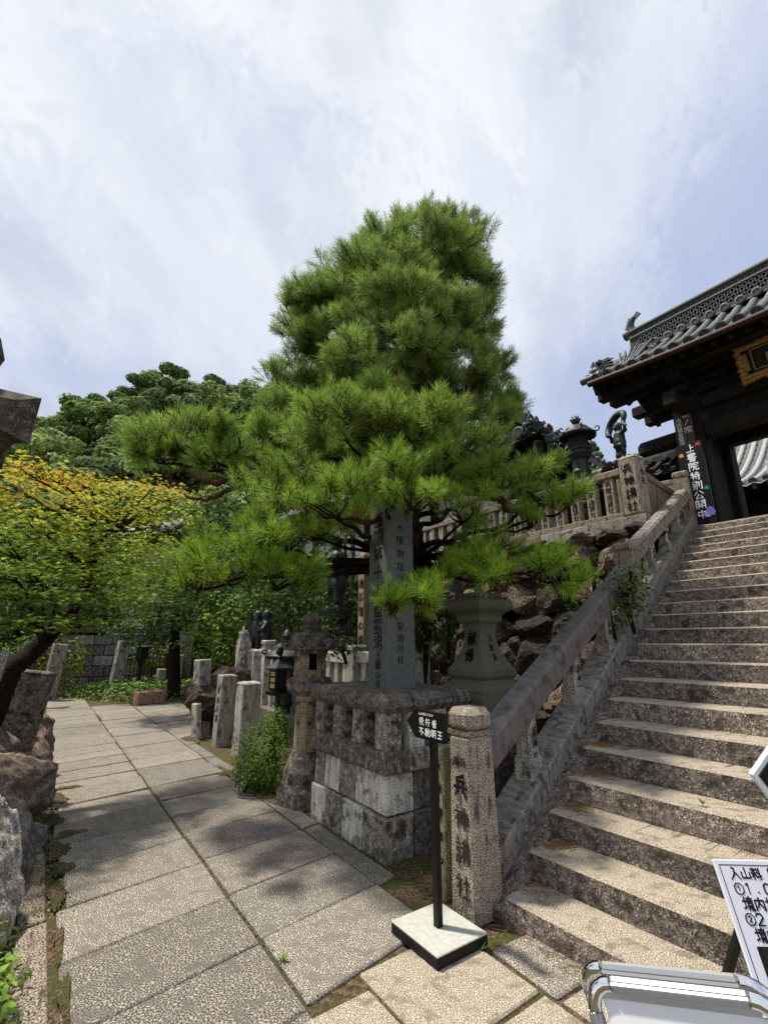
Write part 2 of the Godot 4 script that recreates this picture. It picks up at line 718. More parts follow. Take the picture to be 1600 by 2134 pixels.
func materials() -> void:
	M.granite = stone("granite", tint(0.97, 0.02), 0.9)
	M.granite_b = stone("granite", tint(0.86, 0.03), 0.75)
	M.slab = stone("slab", tint(0.86, 0.0), 1.0, 0.85, "bump_grain", 0.3)
	M.slab_b = stone("slab", tint(0.80, 0.0), 0.9, 0.85, "bump_grain", 0.3)
	M.slab_d = stone("slab", Color(0.80, 0.795, 0.785), 0.92, 0.85, "bump_grain", 0.3)
	M.slab_e = stone("slab", Color(0.88, 0.87, 0.86), 1.05, 0.85, "bump_grain", 0.3)
	M.slab_d.uv1_offset = Vector3(0.37, 0.21, 0.63)
	M.slab_c = stone("slab", tint(0.90, 0.01), 1.1, 0.8, "bump_grain", 0.25)
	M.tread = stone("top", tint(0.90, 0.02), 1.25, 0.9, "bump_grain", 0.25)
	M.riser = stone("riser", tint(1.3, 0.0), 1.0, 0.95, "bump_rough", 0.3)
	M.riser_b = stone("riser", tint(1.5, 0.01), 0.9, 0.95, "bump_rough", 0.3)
	M.rail = stone("rail", tint(1.12, 0.0), 0.8, 0.85, "bump_grain", 0.1)
	M.rail_pale = stone("mossy", tint(1.15, 0.0), 0.8, 0.92)
	M.beam = stone("mossy", tint(1.0, 0.01), 1.25, 0.92, "bump_grain", 0.15)
	M.kerb = stone("riser", tint(1.25, 0.01), 1.0, 0.92, "bump_grain", 0.15)
	M.ped = stone("dark", tint(1.45, 0.0), 0.9, 0.95, "bump_grain", 0.3)
	M.ped_b = stone("dark", tint(1.8, 0.0), 0.8, 0.95, "bump_grain", 0.3)
	M.ped_pale = stone("mossy", tint(1.5, 0.0), 1.0, 0.92)
	M.obelisk = stone("pale", Color(0.56, 0.585, 0.595), 0.8, 0.8, "bump_grain", 0.06)
	M.lantern = stone("mossy", Color(1.12, 1.06, 0.92), 0.8, 0.95)
	M.lantern_dark = stone("dark", tint(1.45, 0.0), 0.8, 0.95, "bump_rough", 0.5)
	M.lantern_big = stone("pale", Color(0.60, 0.60, 0.53), 0.7, 0.9, "bump_grain", 0.2)
	M.fence = stone("mossy", tint(1.3, 0.0), 0.8, 0.95)
	M.rock_a = stone("rock", tint(0.75, 0.01), 0.55, 0.92, "bump_crack", 1.2)
	M.rock_b = stone("rock", tint(1.15, 0.03), 0.45, 0.92, "bump_crack", 1.2)
	M.rock_c = stone("rock", Color(0.58, 0.57, 0.60), 0.6, 0.92, "bump_crack", 1.2)
	M.boulder = stone("boulder", Color(1.05, 1.05, 1.05), 0.6, 0.92, "bump_rough", 0.8)
	M.boulder_pale = stone("boulder", tint(1.5, 0.0), 0.6, 0.92, "bump_rough", 0.8)
	M.old = stone("boulder", Color(0.85, 0.83, 0.78), 0.8, 0.95, "bump_grain", 0.5)
	M.soil = stone("soil", tint(1.0), 0.8, 1.0, "bump_rough", 0.8)
	M.tile = stone("tile", tint(0.9), 1.0, 0.55, "", 0.0, 0.5)
	M.tile_dark = stone("tile", tint(0.42), 1.0, 0.6, "", 0.0, 0.5)
	M.tile_pale = stone("pale", Color(0.88, 0.89, 0.9), 1.0, 0.7, "")
	M.tile_mid = stone("pale", Color(0.60, 0.61, 0.63), 1.0, 0.7, "")
	M.wood = stone("wood", tint(0.9), 0.8, 0.8, "bump_fibre", 0.1)
	M.wood_sign = stone("wood", Color(2.0, 2.0, 2.1), 0.8, 0.8, "bump_fibre", 0.1)
	M.bark = stone("bark", tint(1.0, 0.05), 1.6, 0.95, "bump_crack", 1.5)
	M.bark_dark = stone("bark", tint(0.5, 0.0), 1.6, 0.95, "bump_crack", 1.0)
	M.bronze = stone("bronze", tint(0.9), 1.2, 0.55, "", 0.0, 0.6)
	M.bronze.metallic = 0.35
	M.plate = stone("pale", tint(0.97), 1.4, 0.8, "bump_grain", 0.08)
	M.plaster = stone("pale", Color(1.1, 1.11, 1.1), 0.3, 0.95, "")
	M.black = plain(Color(0.035, 0.036, 0.040), 0.45)
	M.black_matt = plain(Color(0.045, 0.045, 0.048), 0.6)
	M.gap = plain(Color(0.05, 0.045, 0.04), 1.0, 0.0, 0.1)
	M.ink = plain(Color(0.14, 0.13, 0.125), 0.95, 0.0, 0.1)
	M.ink_soft = plain(Color(0.22, 0.21, 0.195), 0.95, 0.0, 0.1)
	M.ink_black = plain(Color(0.03, 0.03, 0.04), 0.7)
	M.white = plain(Color(0.90, 0.91, 0.92), 0.6)
	M.board = plain(Color(0.84, 0.85, 0.90), 0.45)
	M.gold = plain(Color(0.50, 0.39, 0.20), 0.55, 0.35)
	M.alu = plain(Color(0.66, 0.67, 0.68), 0.45, 0.85)
	M.chrome = plain(Color(0.92, 0.92, 0.93), 0.08, 1.0)
	M.sheet = plain(Color(0.88, 0.89, 0.91), 0.5)
	M.iron = plain(Color(0.16, 0.075, 0.05), 0.85)
	M.copper = plain(Color(0.18, 0.09, 0.065), 0.6)


# ---------------------------------------------------------------- lettering, drawn stroke by stroke on a 16 by 16 grid

const K := {
	"上": "818d 87d7 1ede", "書": "31c1c5 13f3 35c5 27d7 19f9 8089 4bcbcf4f4b 4dcd", "院": "1151455839 111f a0a2 7572f2f5 85d5 68f8 996f b8befefc",
	"特": "2216 1565 1a68 414f 83e3 b1b6 66f6 69f9 d6dfbe 8b9d", "別": "2181862621 19897f5e 564b1f b2bb f1ffde", "公": "6218 a1f7 873ede baef",
	"開": "111f 11616616 1363 f1ff f1a1a6f6 a3f3 48c8 3bdb 686c4f a8af", "中": "818f 24e4ea2a24", "奥": "8071 3832d2d8 45c5 8388 5364 b3a4 6657 a6b7 1afa 887b2f 8aef",
	"ノ": "b23e", "洛": "2244 1638 1f4a 9157 83d35b 84fb 7bdbdf7f7b", "西": "12f2 26e6ee2e26 62684a a2a9d9", "観": "3114 2383 1686 5356 363f 3888 3b8b 3e8e 666e 91e1ea9a91 94e4 97e7 aa8f cacefefc",
	"音": "8082 32d2 5366 b3a6 16f6 49c9cf4f49 4ccc", "霊": "21e1 13f3 1316 f3e6 8187 4555 b5c5 38d8 1afa 6a6f aaaf 2b4d eccd 1fff", "場": "1565 414c 1d6b 81e1e68681 83e3 68f8 996c 8afaefce ba7f",
	"第": "3013 2262 a083 92e2 34c4c7373aeadd 848f 7a1f", "役": "4115 5419 383f 818467 81c1c6f6 79d96f 8aff", "行": "4115 5419 383f 73e3 68f8 b8bfaf", "者": "7177 34c4 17f7 d22b 59c9cf5f59 5ccc",
	"不": "12e2 921a 838f 87eb", "動": "7122 1484 26767a2a26 2878 525e 1c8c 1e8e 95f5efce c1b88f", "明": "12626c1c12 1767 828a6f 82e2ef 86e6 8aea", "王": "22e2 38d8 1ede 828e",
	"兵": "b14349 45d5 a5a9 19f9 5b2f abef", "庫": "8082 22f2 22280f 44e4 56d6db5b56 58d8 3dfd 939f", "神": "3142 14641a 474f 486a 84e4eb8b84 87e7 b1bf",
	"講": "3041 1363 2656 2858 2b5b5f2f2b 82f2 a0a5 d0d5 75f5 979f 97e7ef b5bb 99e9 7bfb", "社": "3142 14641a 474f 486a 95e5 b1be 8efe", "国": "11f1ff1f11 44c4 48c8 4ccc 848c a9ba",
	"十": "18e8 818f", "七": "1ad6 626dddda", "番": "c041 4254 b2a4 15f5 8188 7519 95f9 39d9df3f39 3cdc 898f", "大": "16e6 81862f 86ef", "阪": "1151455839 111f f182886f 85e57f 98ff",
	"御": "3115 4419 282f 7164 63a3 838d 67a7 686d 5eac c3f3fbeb c3cf", "花": "13f3 5155 b1b5 561b 494f e79a 969efefc", "安": "8082 2522e2e5 744adf c72f 18f8", "治": "2244 1638 1f4a a167e6 d4f8 79e9ef7f79",
	"川": "31381f 828d d1df", "信": "4117 353f 91a2 63f3 76e6 78e8 7bebef7f7b", "心": "361c 536dcdca 8396 d5fa", "献": "1383 5056 161f 16868f 3868 3b6b 575e 95f5 c1b88f c7ff d2e3",
	"燈": "1428 6357 41481f 496d 81c177 d1b3f7 96d6 88e8eb8b88 9cad dccd 7fff", "入": "5182791f 86ff", "山": "818d 262dede6", "料": "1225 7265 1787 414f 481c 588b 92b4 96b8 8cfa d1df",
	"境": "1565 414c 1d6b b0b2 72f2 93a5 d3c5 65f5 87e7ec8c87 8aea ac7f cccffffd", "内": "2f24e4efce 81864c 87cc", "地": "1565 414c 1d6b 77f5fada b1bb 848efefc",
	"願": "1181 21280f 3575793935 3777 5244 595f 3b2d 7b8d 91f1 a3e3ebaba3 a6e6 a9e9 bc9f dcff", "立": "8082 33d3 556b b5aa 1efe",
	"え": "5181 38c84f 8bdf", "ん": "815f8adf", "の": "844e26a2e7be", "ぎ": "35c3 37c7 82ab 4b5fbf d0e1", "ょ": "8386 86c7 8b5d8fce", "う": "62a2 56c5d9af", "じ": "524fce b3c4 d2e3", "ゃ": "46c5d8ae 535f",
	"1": "53818f", "2": "3451b1d4d63fef", "0": "61a1d4dcaf6f3c3461", ".": "7c8d7d", "(": "f0b3bcff", "①": "51b1f5fbbf5f1b1551 76848b", "②": "51b1f5fbbf5f1b1551 6584a5a76bab",
}


# draws one sign; right and down are its axes, lift is how far it stands proud
func glyph(s: Shape, ch: String, mid: Vector3, right: Vector3, down: Vector3, size: float, weight := 0.09, lift := 0.003, skew := 0.0) -> void:
	var face := down.cross(right).normalized()
	var k := 0
	var text_: String = K.get(ch, "")
	for word in text_.split(" ", false):
		var pts := []
		for i in word.length() / 2:
			var u: float = word.substr(i * 2, 1).hex_to_int() / 15.0 - 0.5
			var w: float = word.substr(i * 2 + 1, 1).hex_to_int() / 15.0 - 0.5
			pts.append(mid + right * (u * size) + down * ((w - u * skew) * size))
		for i in pts.size() - 1:
			var a: Vector3 = pts[i]
			var b: Vector3 = pts[i + 1]
			if (b - a).length() < 1e-5:
				continue
			var d := (b - a).normalized()
			var sd := face.cross(d)
			var w0 := weight * size * 0.62
			var w1 := weight * size * (0.36 if i == pts.size() - 2 else 0.5)
			a -= d * w0 * 0.5
			b += d * w1 * 0.5
			var up := face * (lift + 0.00025 * (k % 9))
			k += 1
			s.quad(a - sd * w0 + up, b - sd * w1 + up, b + sd * w1 + up, a + sd * w0 + up)
			s.quad(a - sd * w0, b - sd * w1, b - sd * w1 + up, a - sd * w0 + up)
			s.quad(b + sd * w1, a + sd * w0, a + sd * w0 + up, b + sd * w1 + up)
			s.quad(a + sd * w0, a - sd * w0, a - sd * w0 + up, a + sd * w0 + up)
			s.quad(b - sd * w1, b + sd * w1, b + sd * w1 + up, b - sd * w1 + up)


func letters_across(parent: Node3D, text: String, left: Vector3, right: Vector3, down: Vector3, size: float, pitch: float, m: Material, weight := 0.1, lift := 0.003) -> void:
	for i in text.length():
		var s := Shape.new()
		glyph(s, text[i], Vector3.ZERO, right, down, size, weight, lift)
		put("character", s, m, parent, left + right * (pitch * (i + 0.5)))



# ---------------------------------------------------------------- the setting

func hill_height(x: float, z: float) -> float:
	var d := Vector2(x, z).length()
	var az := rad_to_deg(atan2(x, -z)) - 35.0   # 0 is the way the picture looks
	if az < -180.0:
		az += 360.0
	var top := 0.0
	var prof := [[-110, 6], [-60, 17], [-46, 20], [-38, 26], [-34, 33], [-28.5, 38], [-14, 40], [2, 36], [14, 30], [24, 29], [38, 24], [70, 12], [110, 5]]
	for i in prof.size() - 1:
		if az >= prof[i][0] and az <= prof[i + 1][0]:
			top = lerpf(prof[i][1], prof[i + 1][1], (az - prof[i][0]) / float(prof[i + 1][0] - prof[i][0]))
	var k := clampf((d - 27.0) / 58.0, 0.0, 1.0)
	return top * k * k * (3.0 - 2.0 * k) + clampf(d - 85.0, 0.0, 60.0) * 0.04 * signf(top)


func slab_piece(x0: float, x1: float, z0: float, z1: float, skew: float, parent: Node3D, mats: Array, jit := 0.006) -> void:
	var s := Shape.new()
	var mid := Vector3((x0 + x1) * 0.5, -0.05, (z0 + z1) * 0.5 - skew * ((x0 + x1) * 0.5 - 1.25))
	var x := Transform3D(Basis(Vector3(1, rnd(-0.006, 0.006), -skew), Vector3.UP, Vector3(0, rnd(-0.006, 0.006), 1)), Vector3.ZERO)
	box(s, x, Vector3(x1 - x0 - 0.012, 0.10, absf(z1 - z0) - 0.012), 0.008, jit)
	put("paving_slab", s, mats[rng.randi() % mats.size()], parent, mid + Vector3(0, rnd(-0.006, 0.004), 0))


func setting() -> void:
	var g := Shape.new()
	g.quad(Vector3(-420, 0, 420), Vector3(420, 0, 420), Vector3(420, 0, -420), Vector3(-420, 0, -420))
	struct(put("ground", g, M.soil, null, Vector3(0, -0.02, 0)))

	# the wooded hill behind everything
	var h := Shape.new()
	var rings := [24.0, 30, 36, 42, 48, 54, 60, 66, 72, 80, 90, 105, 125, 150]
	for i in rings.size() - 1:
		for k in 56:
			var q := []
			for c in [[0, 0], [0, 1], [1, 1], [1, 0]]:
				var r: float = rings[i + c[0]]
				var az := deg_to_rad(35.0 - 110.0 + 220.0 * (k + c[1]) / 56.0)
				var p := Vector3(sin(az) * r, 0, -cos(az) * r)
				p.y = hill_height(p.x, p.z) - 0.3
				q.append(p)
			h.quad(q[0], q[1], q[2], q[3])
	struct(put("hill", h, stone("soil", Color(0.55, 0.7, 0.45), 0.15, 1.0, "")))

	# the paved path: rows of slabs along a middle joint, a little askew
	var path := Node3D.new()
	path.name = "path"
	add_child(path)
	struct(path)
	var bed := Shape.new()
	box(bed, at(Vector3(1.3, -0.075, -8.0)), Vector3(2.1, 0.06, 19.5))
	put("bed", bed, stone("soil", tint(0.6), 0.8, 1.0, ""), path)
	var z := [-0.6, -1.2, -1.8, -2.36, -2.95, -3.53, -4.14, -4.70, -5.25, -5.81, -6.40, -6.98, -7.33, -7.9, -8.4, -8.85, -9.4, -9.9, -10.45, -10.95, -11.5, -12.0, -12.6, -13.1, -13.7, -14.2, -14.8, -15.4, -16.0, -16.6, -17.2]
	var mats := [M.slab, M.slab, M.slab_b, M.slab_c, M.slab_d, M.slab_e]
	for i in z.size() - 1:
		slab_piece(0.31 + (rnd(0.0, 0.07) if i > 5 and i < 11 else 0.0), 1.235, z[i], z[i + 1], 0.18, path, mats)
		if z[i] < -2.3 and z[i] > -14.6:
			slab_piece(1.247, 2.125, z[i] - 0.02, z[i + 1] - 0.02, 0.18, path, mats)
		if z[i] < -2.7 and z[i] > -9.0 and i % 2 == 0:
			slab_piece(2.14, 2.31, z[i], z[mini(i + 2, z.size() - 1)], 0.18, path, [M.slab_b])
		if z[i] < -8.6 and z[i] > -14.0:
			slab_piece(2.14, 3.3, z[i], z[i + 1], 0.18, path, mats)
	var e := -0.6
	while e > -4.0:
		slab_piece(0.12, 0.275, e, e - 1.12, 0.1, path, [M.granite_b])
		e -= 1.13
	e = -7.4
	while e > -15.0:
		slab_piece(0.06, 0.28, e, e - 0.9, 0.1, path, [M.granite_b])
		e -= 0.91

	# earth and moss that has crept over the slab ends
	for q in [[0.36, -4.15, 0.10, 0.22], [0.42, -4.62, 0.16, 0.18], [0.40, -5.0, 0.15, 0.3], [0.50, -5.35, 0.24, 0.14], [0.38, -5.8, 0.12, 0.35], [0.44, -6.5, 0.18, 0.3], [0.55, -6.92, 0.32, 0.09], [0.34, -3.6, 0.05, 0.3], [0.35, -3.05, 0.05, 0.35], [2.2, -6.6, 0.16, 0.4], [2.24, -5.4, 0.10, 0.5], [0.40, -12.4, 0.2, 0.5], [0.75, -14.9, 0.5, 0.22], [1.26, -12.6, 0.05, 0.8], [2.4, -9.0, 0.25, 0.5]]:
		var pts := []
		for i in 44:
			var a := TAU * i / 44.0
			var r := 0.8 + 0.25 * sin(a * 3.0 + q[1]) + rnd(-0.22, 0.2)
			pts.append(Vector3(q[0] - q[2] * 0.35 + cos(a) * q[2] * r * 0.62, 0.0, q[1] + sin(a) * q[3] * r * 0.8))
		var ps := Shape.new()
		for i in 44:
			ps.tri(Vector3(q[0], 0.016, q[1]), pts[(i + 1) % 44], pts[i])
		put("earth_patch", ps, M.soil, path, Vector3(0, 0.002, 0))
	# the court before the stairs
	var court := Node3D.new()
	court.name = "pavement"
	add_child(court)
	struct(court)
	var cz := -2.22
	while cz < 2.6:
		slab_piece(2.215, 2.53, cz, cz + 0.42, -0.05, court, [M.tread, M.slab_c])
		cz += 0.43
	for col in [[1.545, 2.20, -2.43, 0.62], [0.95, 1.53, -2.30, 0.55], [0.32, 0.935, -0.57, 0.6]]:
		cz = col[2]
		while cz < 2.6:
			slab_piece(col[0], col[1], cz, cz + col[3], 0.02, court, [M.tread, M.slab_c, M.slab])
			cz += col[3] + 0.012

	# the terrace that carries the hall and the gate
	var ter := Node3D.new()
	ter.name = "terrace"
	add_child(ter)
	struct(ter)
	var b := Shape.new()
	box(b, at(Vector3(22.6, 1.68, -21.0)), Vector3(30.0, 3.36, 35.0))
	put("terrace_block", b, M.soil, ter)
	b = Shape.new()
	box(b, at(Vector3(23.6, 1.70, 3.0)), Vector3(28.4, 3.56, 13.2))
	put("gate_platform", b, M.granite_b, ter, Vector3(0, 0.03, 0))


func stairs() -> void:
	var t := thing("stone_staircase", "wide flight of worn granite steps climbing to the dark gate", "stairs")
	var e := Vector3(0.042, 0, 0.999)
	var back := Vector3(0.999, 0, -0.042)
	for i in 22:
		var p := Vector3(2.475 + 0.3045 * i, 0.136 + 0.160 * i, -2.30 - 0.0473 * i)
		var cut := rnd(1.6, 3.0)
		for k in 2:
			var u0: float = 0.0 if k == 0 else cut + 0.004
			var u1: float = cut if k == 0 else 4.9
			var side := Shape.new()
			var top := Shape.new()
			var hgt := 0.175 if i else 0.20
			var mid := p + e * ((u0 + u1) * 0.5) + back * 0.20 + Vector3(0, -hgt * 0.5, 0)
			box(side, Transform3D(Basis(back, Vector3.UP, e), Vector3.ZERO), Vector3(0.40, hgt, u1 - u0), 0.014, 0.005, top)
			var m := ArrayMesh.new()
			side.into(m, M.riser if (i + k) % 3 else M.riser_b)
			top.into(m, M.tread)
			put("step", m, null, t, mid + Vector3(rnd(-0.006, 0.006), 0, 0))
	var core := Shape.new()
	for i in 7:
		var p := Vector3(2.475 + 0.3045 * (i * 3 + 1.6), 0.136 + 0.160 * i * 3, -2.2)
		box(core, at(p + Vector3(3.2, -0.2 - 0.08 * i * 3, 2.3)), Vector3(5.6, 0.3 + 0.16 * i * 3, 4.6))
	put("stair_core", core, M.gap, t)

	# the low kerb between the steps and the balustrade
	var k0 := Vector3(2.50, -0.09, -2.345)
	for i in 5:
		var s := Shape.new()
		var a := k0 + T * (1.37 * i) + Vector3.UP * (0.711 * i)
		var b := k0 + T * (1.37 * (i + 1) - 0.008) + Vector3.UP * (0.711 * (i + 1) - 0.004)
		beam(s, a, b, 0.15, 0.30, 0.02, Vector3.UP, 0.003)
		put("kerb", s, M.kerb, t)


func stairs_line(x: float) -> float:
	return 0.62 + 0.532 * (x - 3.15)


# the balustrade runs up the left side of the stairs; along is measured on the plan from the foot post
func rail_point(x: float, y: float, c := -2.115) -> Vector3:
	return Vector3(x, y, (c - 0.1530 * x) / 0.9882)


func baluster(parent: Node3D, x: float, y0: float, y1: float) -> void:
	var s := Shape.new()
	var p := rail_point(x, 0)
	var foot := (y1 - y0) * 0.34
	box(s, at(p + Vector3(0, y0 - 0.04 + foot * 0.5, 0), TYAW), Vector3(0.165, foot + 0.08, 0.155), 0.012, 0.004)
	box(s, at(p + Vector3(0, y0 + foot + (y1 - y0 - foot) * 0.5, 0), TYAW), Vector3(0.14, y1 - y0 - foot + 0.1, 0.13), 0.016, 0.005)
	var b := put("baluster", s, M.rail_pale, parent)
	var f := p + Vector3(0, 0, 0) + N * 0.067
	letters(b, "講神社", f + Vector3(0, y1 - 0.06, 0), T, Vector3.DOWN, 0.065, 0.085, M.ink_soft, 0.1, 0.002)


func newel(parent: Node3D, at_: Vector3, y0: float, y1: float, w: float, called: String) -> void:
	var s := Shape.new()
	box(s, at(at_ + Vector3(0, (y0 + y1 - 0.14) * 0.5, 0), TYAW), Vector3(w, y1 - 0.14 - y0, w), 0.014, 0.004)
	box(s, at(at_ + Vector3(0, y1 - 0.13, 0), TYAW), Vector3(w - 0.03, 0.03, w - 0.03), 0.0)
	box(s, at(at_ + Vector3(0, y1 - 0.06, 0), TYAW), Vector3(w + 0.01, 0.12, w + 0.01), 0.03, 0.004)
	put(called, s, M.granite_b, parent)


func monument() -> void:
	# the inscribed foot post
	var p := thing("stone_post", "pale speckled granite post with carved characters at the foot of the stairs", "stone post", Vector3(2.445, 0, -2.485))
	var s := Shape.new()
	box(s, at(Vector3(0, 0.49, 0)), Vector3(0.25, 1.04, 0.25), 0.03, 0.004, null, 0.88)
	put("shaft", s, M.granite, p)
	s = Shape.new()
	box(s, at(Vector3(0, 1.016, 0)), Vector3(0.212, 0.03, 0.212), 0.0)
	put("neck", s, M.granite_b, p)
	s = Shape.new()
	box(s, at(Vector3(0, 1.098, 0)), Vector3(0.236, 0.145, 0.236), 0.04, 0.004)
	put("cap", s, M.granite, p)
	# the characters stand on the face towards the path, which leans back a little
	var down := Vector3(-0.0145, -1, 0).normalized()
	letters(p, "兵", Vector3(-0.1165, 0.80, 0.012), Vector3.BACK, down, 0.128, 0.180, M.ink, 0.13, 0.002)
	letters(p, "神講社", Vector3(-0.1195, 0.62, 0.012), Vector3.BACK, down, 0.125, 0.184, M.ink_soft, 0.10, 0.002)
	letters_across(p, "庫兵", Vector3(-0.1155, 0.845, -0.055), Vector3.BACK, down, 0.055, 0.062, M.ink_soft, 0.09, 0.002)

	var tb := thing("stone_tablet", "thin pale lichened stone slab standing behind the foot post of the stairs", "stone tablet", Vector3(2.47, 0, -2.73))
	s = Shape.new()
	box(s, at(Vector3(0, 0.43, 0)), Vector3(0.20, 0.92, 0.07), 0.012, 0.006)
	put("slab", s, stone("granite", Color(0.98, 1.02, 0.86), 1.1), tb)
	letters(tb, "大阪御信心", Vector3(-0.102, 0.84, 0.0), Vector3.BACK, Vector3.DOWN, 0.05, 0.14, M.ink, 0.16, 0.002)

	# the pedestal: two courses of blocks, a band, short pillars, a heavy slab
	var t := thing("stone_pedestal", "square mossy stone pedestal with short pillars and a thick rounded slab", "pedestal")
	var x0 := 2.35
	var x1 := 3.29
	var z0 := -4.60
	var z1 := -3.34
	for c in 2:
		var y0 := -0.06 if c == 0 else 0.285
		var y1 := 0.278 if c == 0 else 0.575
		var ins := 0.0 if c == 0 else 0.022
		var cuts_z := [z0, -4.31, -4.02, -3.68, z1] if c == 0 else [z0, -4.38, -4.10, -3.83, z1]
		for i in 4:
			var a: float = cuts_z[i] + (ins if i == 0 else 0.0)
			var b: float = cuts_z[i + 1] - (ins if i == 3 else 0.0)
			for side in 2:
				s = Shape.new()
				box(s, Transform3D(), Vector3(0.28, y1 - y0, b - a - 0.006), 0.012, 0.007, null, 0.985)
				put("block", s, [M.ped_pale, M.ped_b, M.ped_pale, M.ped_b][(i + c * 3 + side) % 4], t, Vector3(x0 + ins + 0.14 if side == 0 else x1 - ins - 0.14, (y0 + y1) * 0.5, (a + b) * 0.5))
		for i in 2:
			var xa := x0 + 0.288 + ins
			var xb := x1 - 0.288 - ins
			var xm := lerpf(xa, xb, 0.55 if c == 0 else 0.35)
			for side in 2:
				s = Shape.new()
				var u0: float = xa if i == 0 else xm
				var u1: float = xm if i == 0 else xb
				box(s, Transform3D(), Vector3(u1 - u0 - 0.006, y1 - y0, 0.26), 0.012, 0.007)
				put("block", s, M.ped, t, Vector3((u0 + u1) * 0.5, (y0 + y1) * 0.5, z1 - ins - 0.13 if side == 0 else z0 + ins + 0.13))
	for side in 2:
		s = Shape.new()
		box(s, Transform3D(), Vector3(0.25, 0.168, z1 - z0 + 0.02), 0.012, 0.004)
		put("band", s, M.ped, t, Vector3(x0 + 0.105 if side == 0 else x1 - 0.105, 0.663, (z0 + z1) * 0.5))
		s = Shape.new()
		box(s, Transform3D(), Vector3(x1 - x0 - 0.47, 0.168, 0.25), 0.012, 0.004)
		put("band", s, M.ped_b, t, Vector3((x0 + x1) * 0.5, 0.663, z1 - 0.105 if side == 0 else z0 + 0.105))
	for i in 4:
		for k in 4:
			if i in [1, 2] and k in [1, 2]:
				continue
			s = Shape.new()
			box(s, Transform3D(), Vector3(0.165, 0.32, 0.165), 0.012, 0.004)
			put("pillar", s, M.ped_pale if (i * 3 + k) % 3 else M.ped_b, t, Vector3(lerpf(x0 + 0.095, x1 - 0.095, k / 3.0), 0.90, lerpf(z0 + 0.095, z1 - 0.095, i / 3.0)))
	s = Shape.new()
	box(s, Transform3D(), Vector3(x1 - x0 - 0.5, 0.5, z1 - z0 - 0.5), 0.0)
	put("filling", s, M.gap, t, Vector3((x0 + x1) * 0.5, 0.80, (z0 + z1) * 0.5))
	s = Shape.new()
	box(s, at(Vector3(0, 0.06, 0)), Vector3(x1 - x0 + 0.10, 0.155, z1 - z0 + 0.10), 0.05, 0.008)
	put("slab", s, M.ped, t, Vector3((x0 + x1) * 0.5, 1.04, (z0 + z1) * 0.5))

	# the square monument on it
	var o := thing("stone_monument", "tall grey square stone monument with carved characters on the mossy pedestal", "monument", Vector3(2.775, 1.165, -3.835))
	s = Shape.new()
	box(s, at(Vector3(0, 0.96, 0)), Vector3(0.33, 1.92, 0.33), 0.008, 0.0, null, 0.97)
	put("shaft", s, M.obelisk, o)
	s = Shape.new()
	box(s, at(Vector3(0, 1.98, 0)), Vector3(0.318, 0.12, 0.318), 0.0, 0.0, null, 0.1)
	put("point", s, M.obelisk, o)
	down = Vector3(-0.0026, -1, 0).normalized()
	letters(o, "西国第十七番", Vector3(-0.1605, 1.72, 0.0), Vector3.BACK, down, 0.15, 0.178, M.ink_soft, 0.115, 0.003)
	letters(o, "霊場", Vector3(-0.1625, 0.655, 0.0), Vector3.BACK, down, 0.14, 0.155, M.ink_soft, 0.10, 0.003)
	letters(o, "立願山社", Vector3(-0.1645, 0.345, 0.01), Vector3.BACK, down, 0.078, 0.084, M.ink_soft, 0.11, 0.003)
	down = Vector3(0, -1, 0.0026)
	letters(o, "大阪御花信心講", Vector3(-0.01, 1.60, 0.1605), Vector3.RIGHT, down, 0.085, 0.13, M.ink_soft, 0.10, 0.003)
	letters(o, "安治川社", Vector3(-0.02, 0.62, 0.1640), Vector3.RIGHT, down, 0.075, 0.10, M.ink_soft, 0.10, 0.003)

	# the balustrade
	var r := thing("stone_balustrade", "weathered stone balustrade with sloping handrail beside the stairs", "balustrade")
	s = Shape.new()
	beam(s, rail_point(2.58, 0.83), rail_point(5.76, 2.42), 0.19, 0.225, 0.028, Vector3.UP, 0.003)
	put("handrail", s, M.rail, r)
	s = Shape.new()
	beam(s, rail_point(5.98, 2.66), rail_point(9.12, 4.16), 0.19, 0.225, 0.028, Vector3.UP, 0.003)
	put("handrail", s, M.beam, r)
	s = Shape.new()
	beam(s, rail_point(2.55, stairs_line(2.55) - 0.20), rail_point(5.80, stairs_line(5.80) - 0.20), 0.25, 0.33, 0.014, Vector3.UP, 0.002)
	put("base_beam", s, M.beam, r)
	s = Shape.new()
	beam(s, rail_point(5.90, stairs_line(5.90) - 0.20), rail_point(9.2, stairs_line(9.2) - 0.20), 0.25, 0.33, 0.014, Vector3.UP, 0.002)
	put("base_beam", s, M.beam, r)
	for x in [3.20, 4.06, 4.90]:
		baluster(r, x, stairs_line(x) - 0.04, 0.73 + 0.5 * (x - 2.6))
	for x in [6.75, 7.55, 8.35]:
		baluster(r, x, stairs_line(x) - 0.04, 2.56 + 0.478 * (x - 6.0))
	newel(r, rail_point(5.86, 0), 1.72, 2.80, 0.24, "newel")
	newel(r, rail_point(9.22, 0), 3.55, 4.62, 0.25, "newel")
	# rough filling wall under the balustrade
	var w := thing("stair_side_wall", "dark low wall of rough stones under the sloping balustrade", "wall")
	for i in 8:
		for k in 8:
			var x := 2.75 + 0.8 * i + rnd(-0.08, 0.08)
			var y := 0.2 + 0.42 * k
			if y > stairs_line(x) - 0.35:
				continue
			s = Shape.new()
			rock(s, at(Vector3.ZERO, rnd(0, 6)), Vector3(0.75, 0.44, 0.34), 1, 7, 0.04)
			put("stone", s, [M.rock_a, M.rock_c][(i + k) % 2], w, rail_point(x, y, -2.17))



# ---------------------------------------------------------------- lanterns

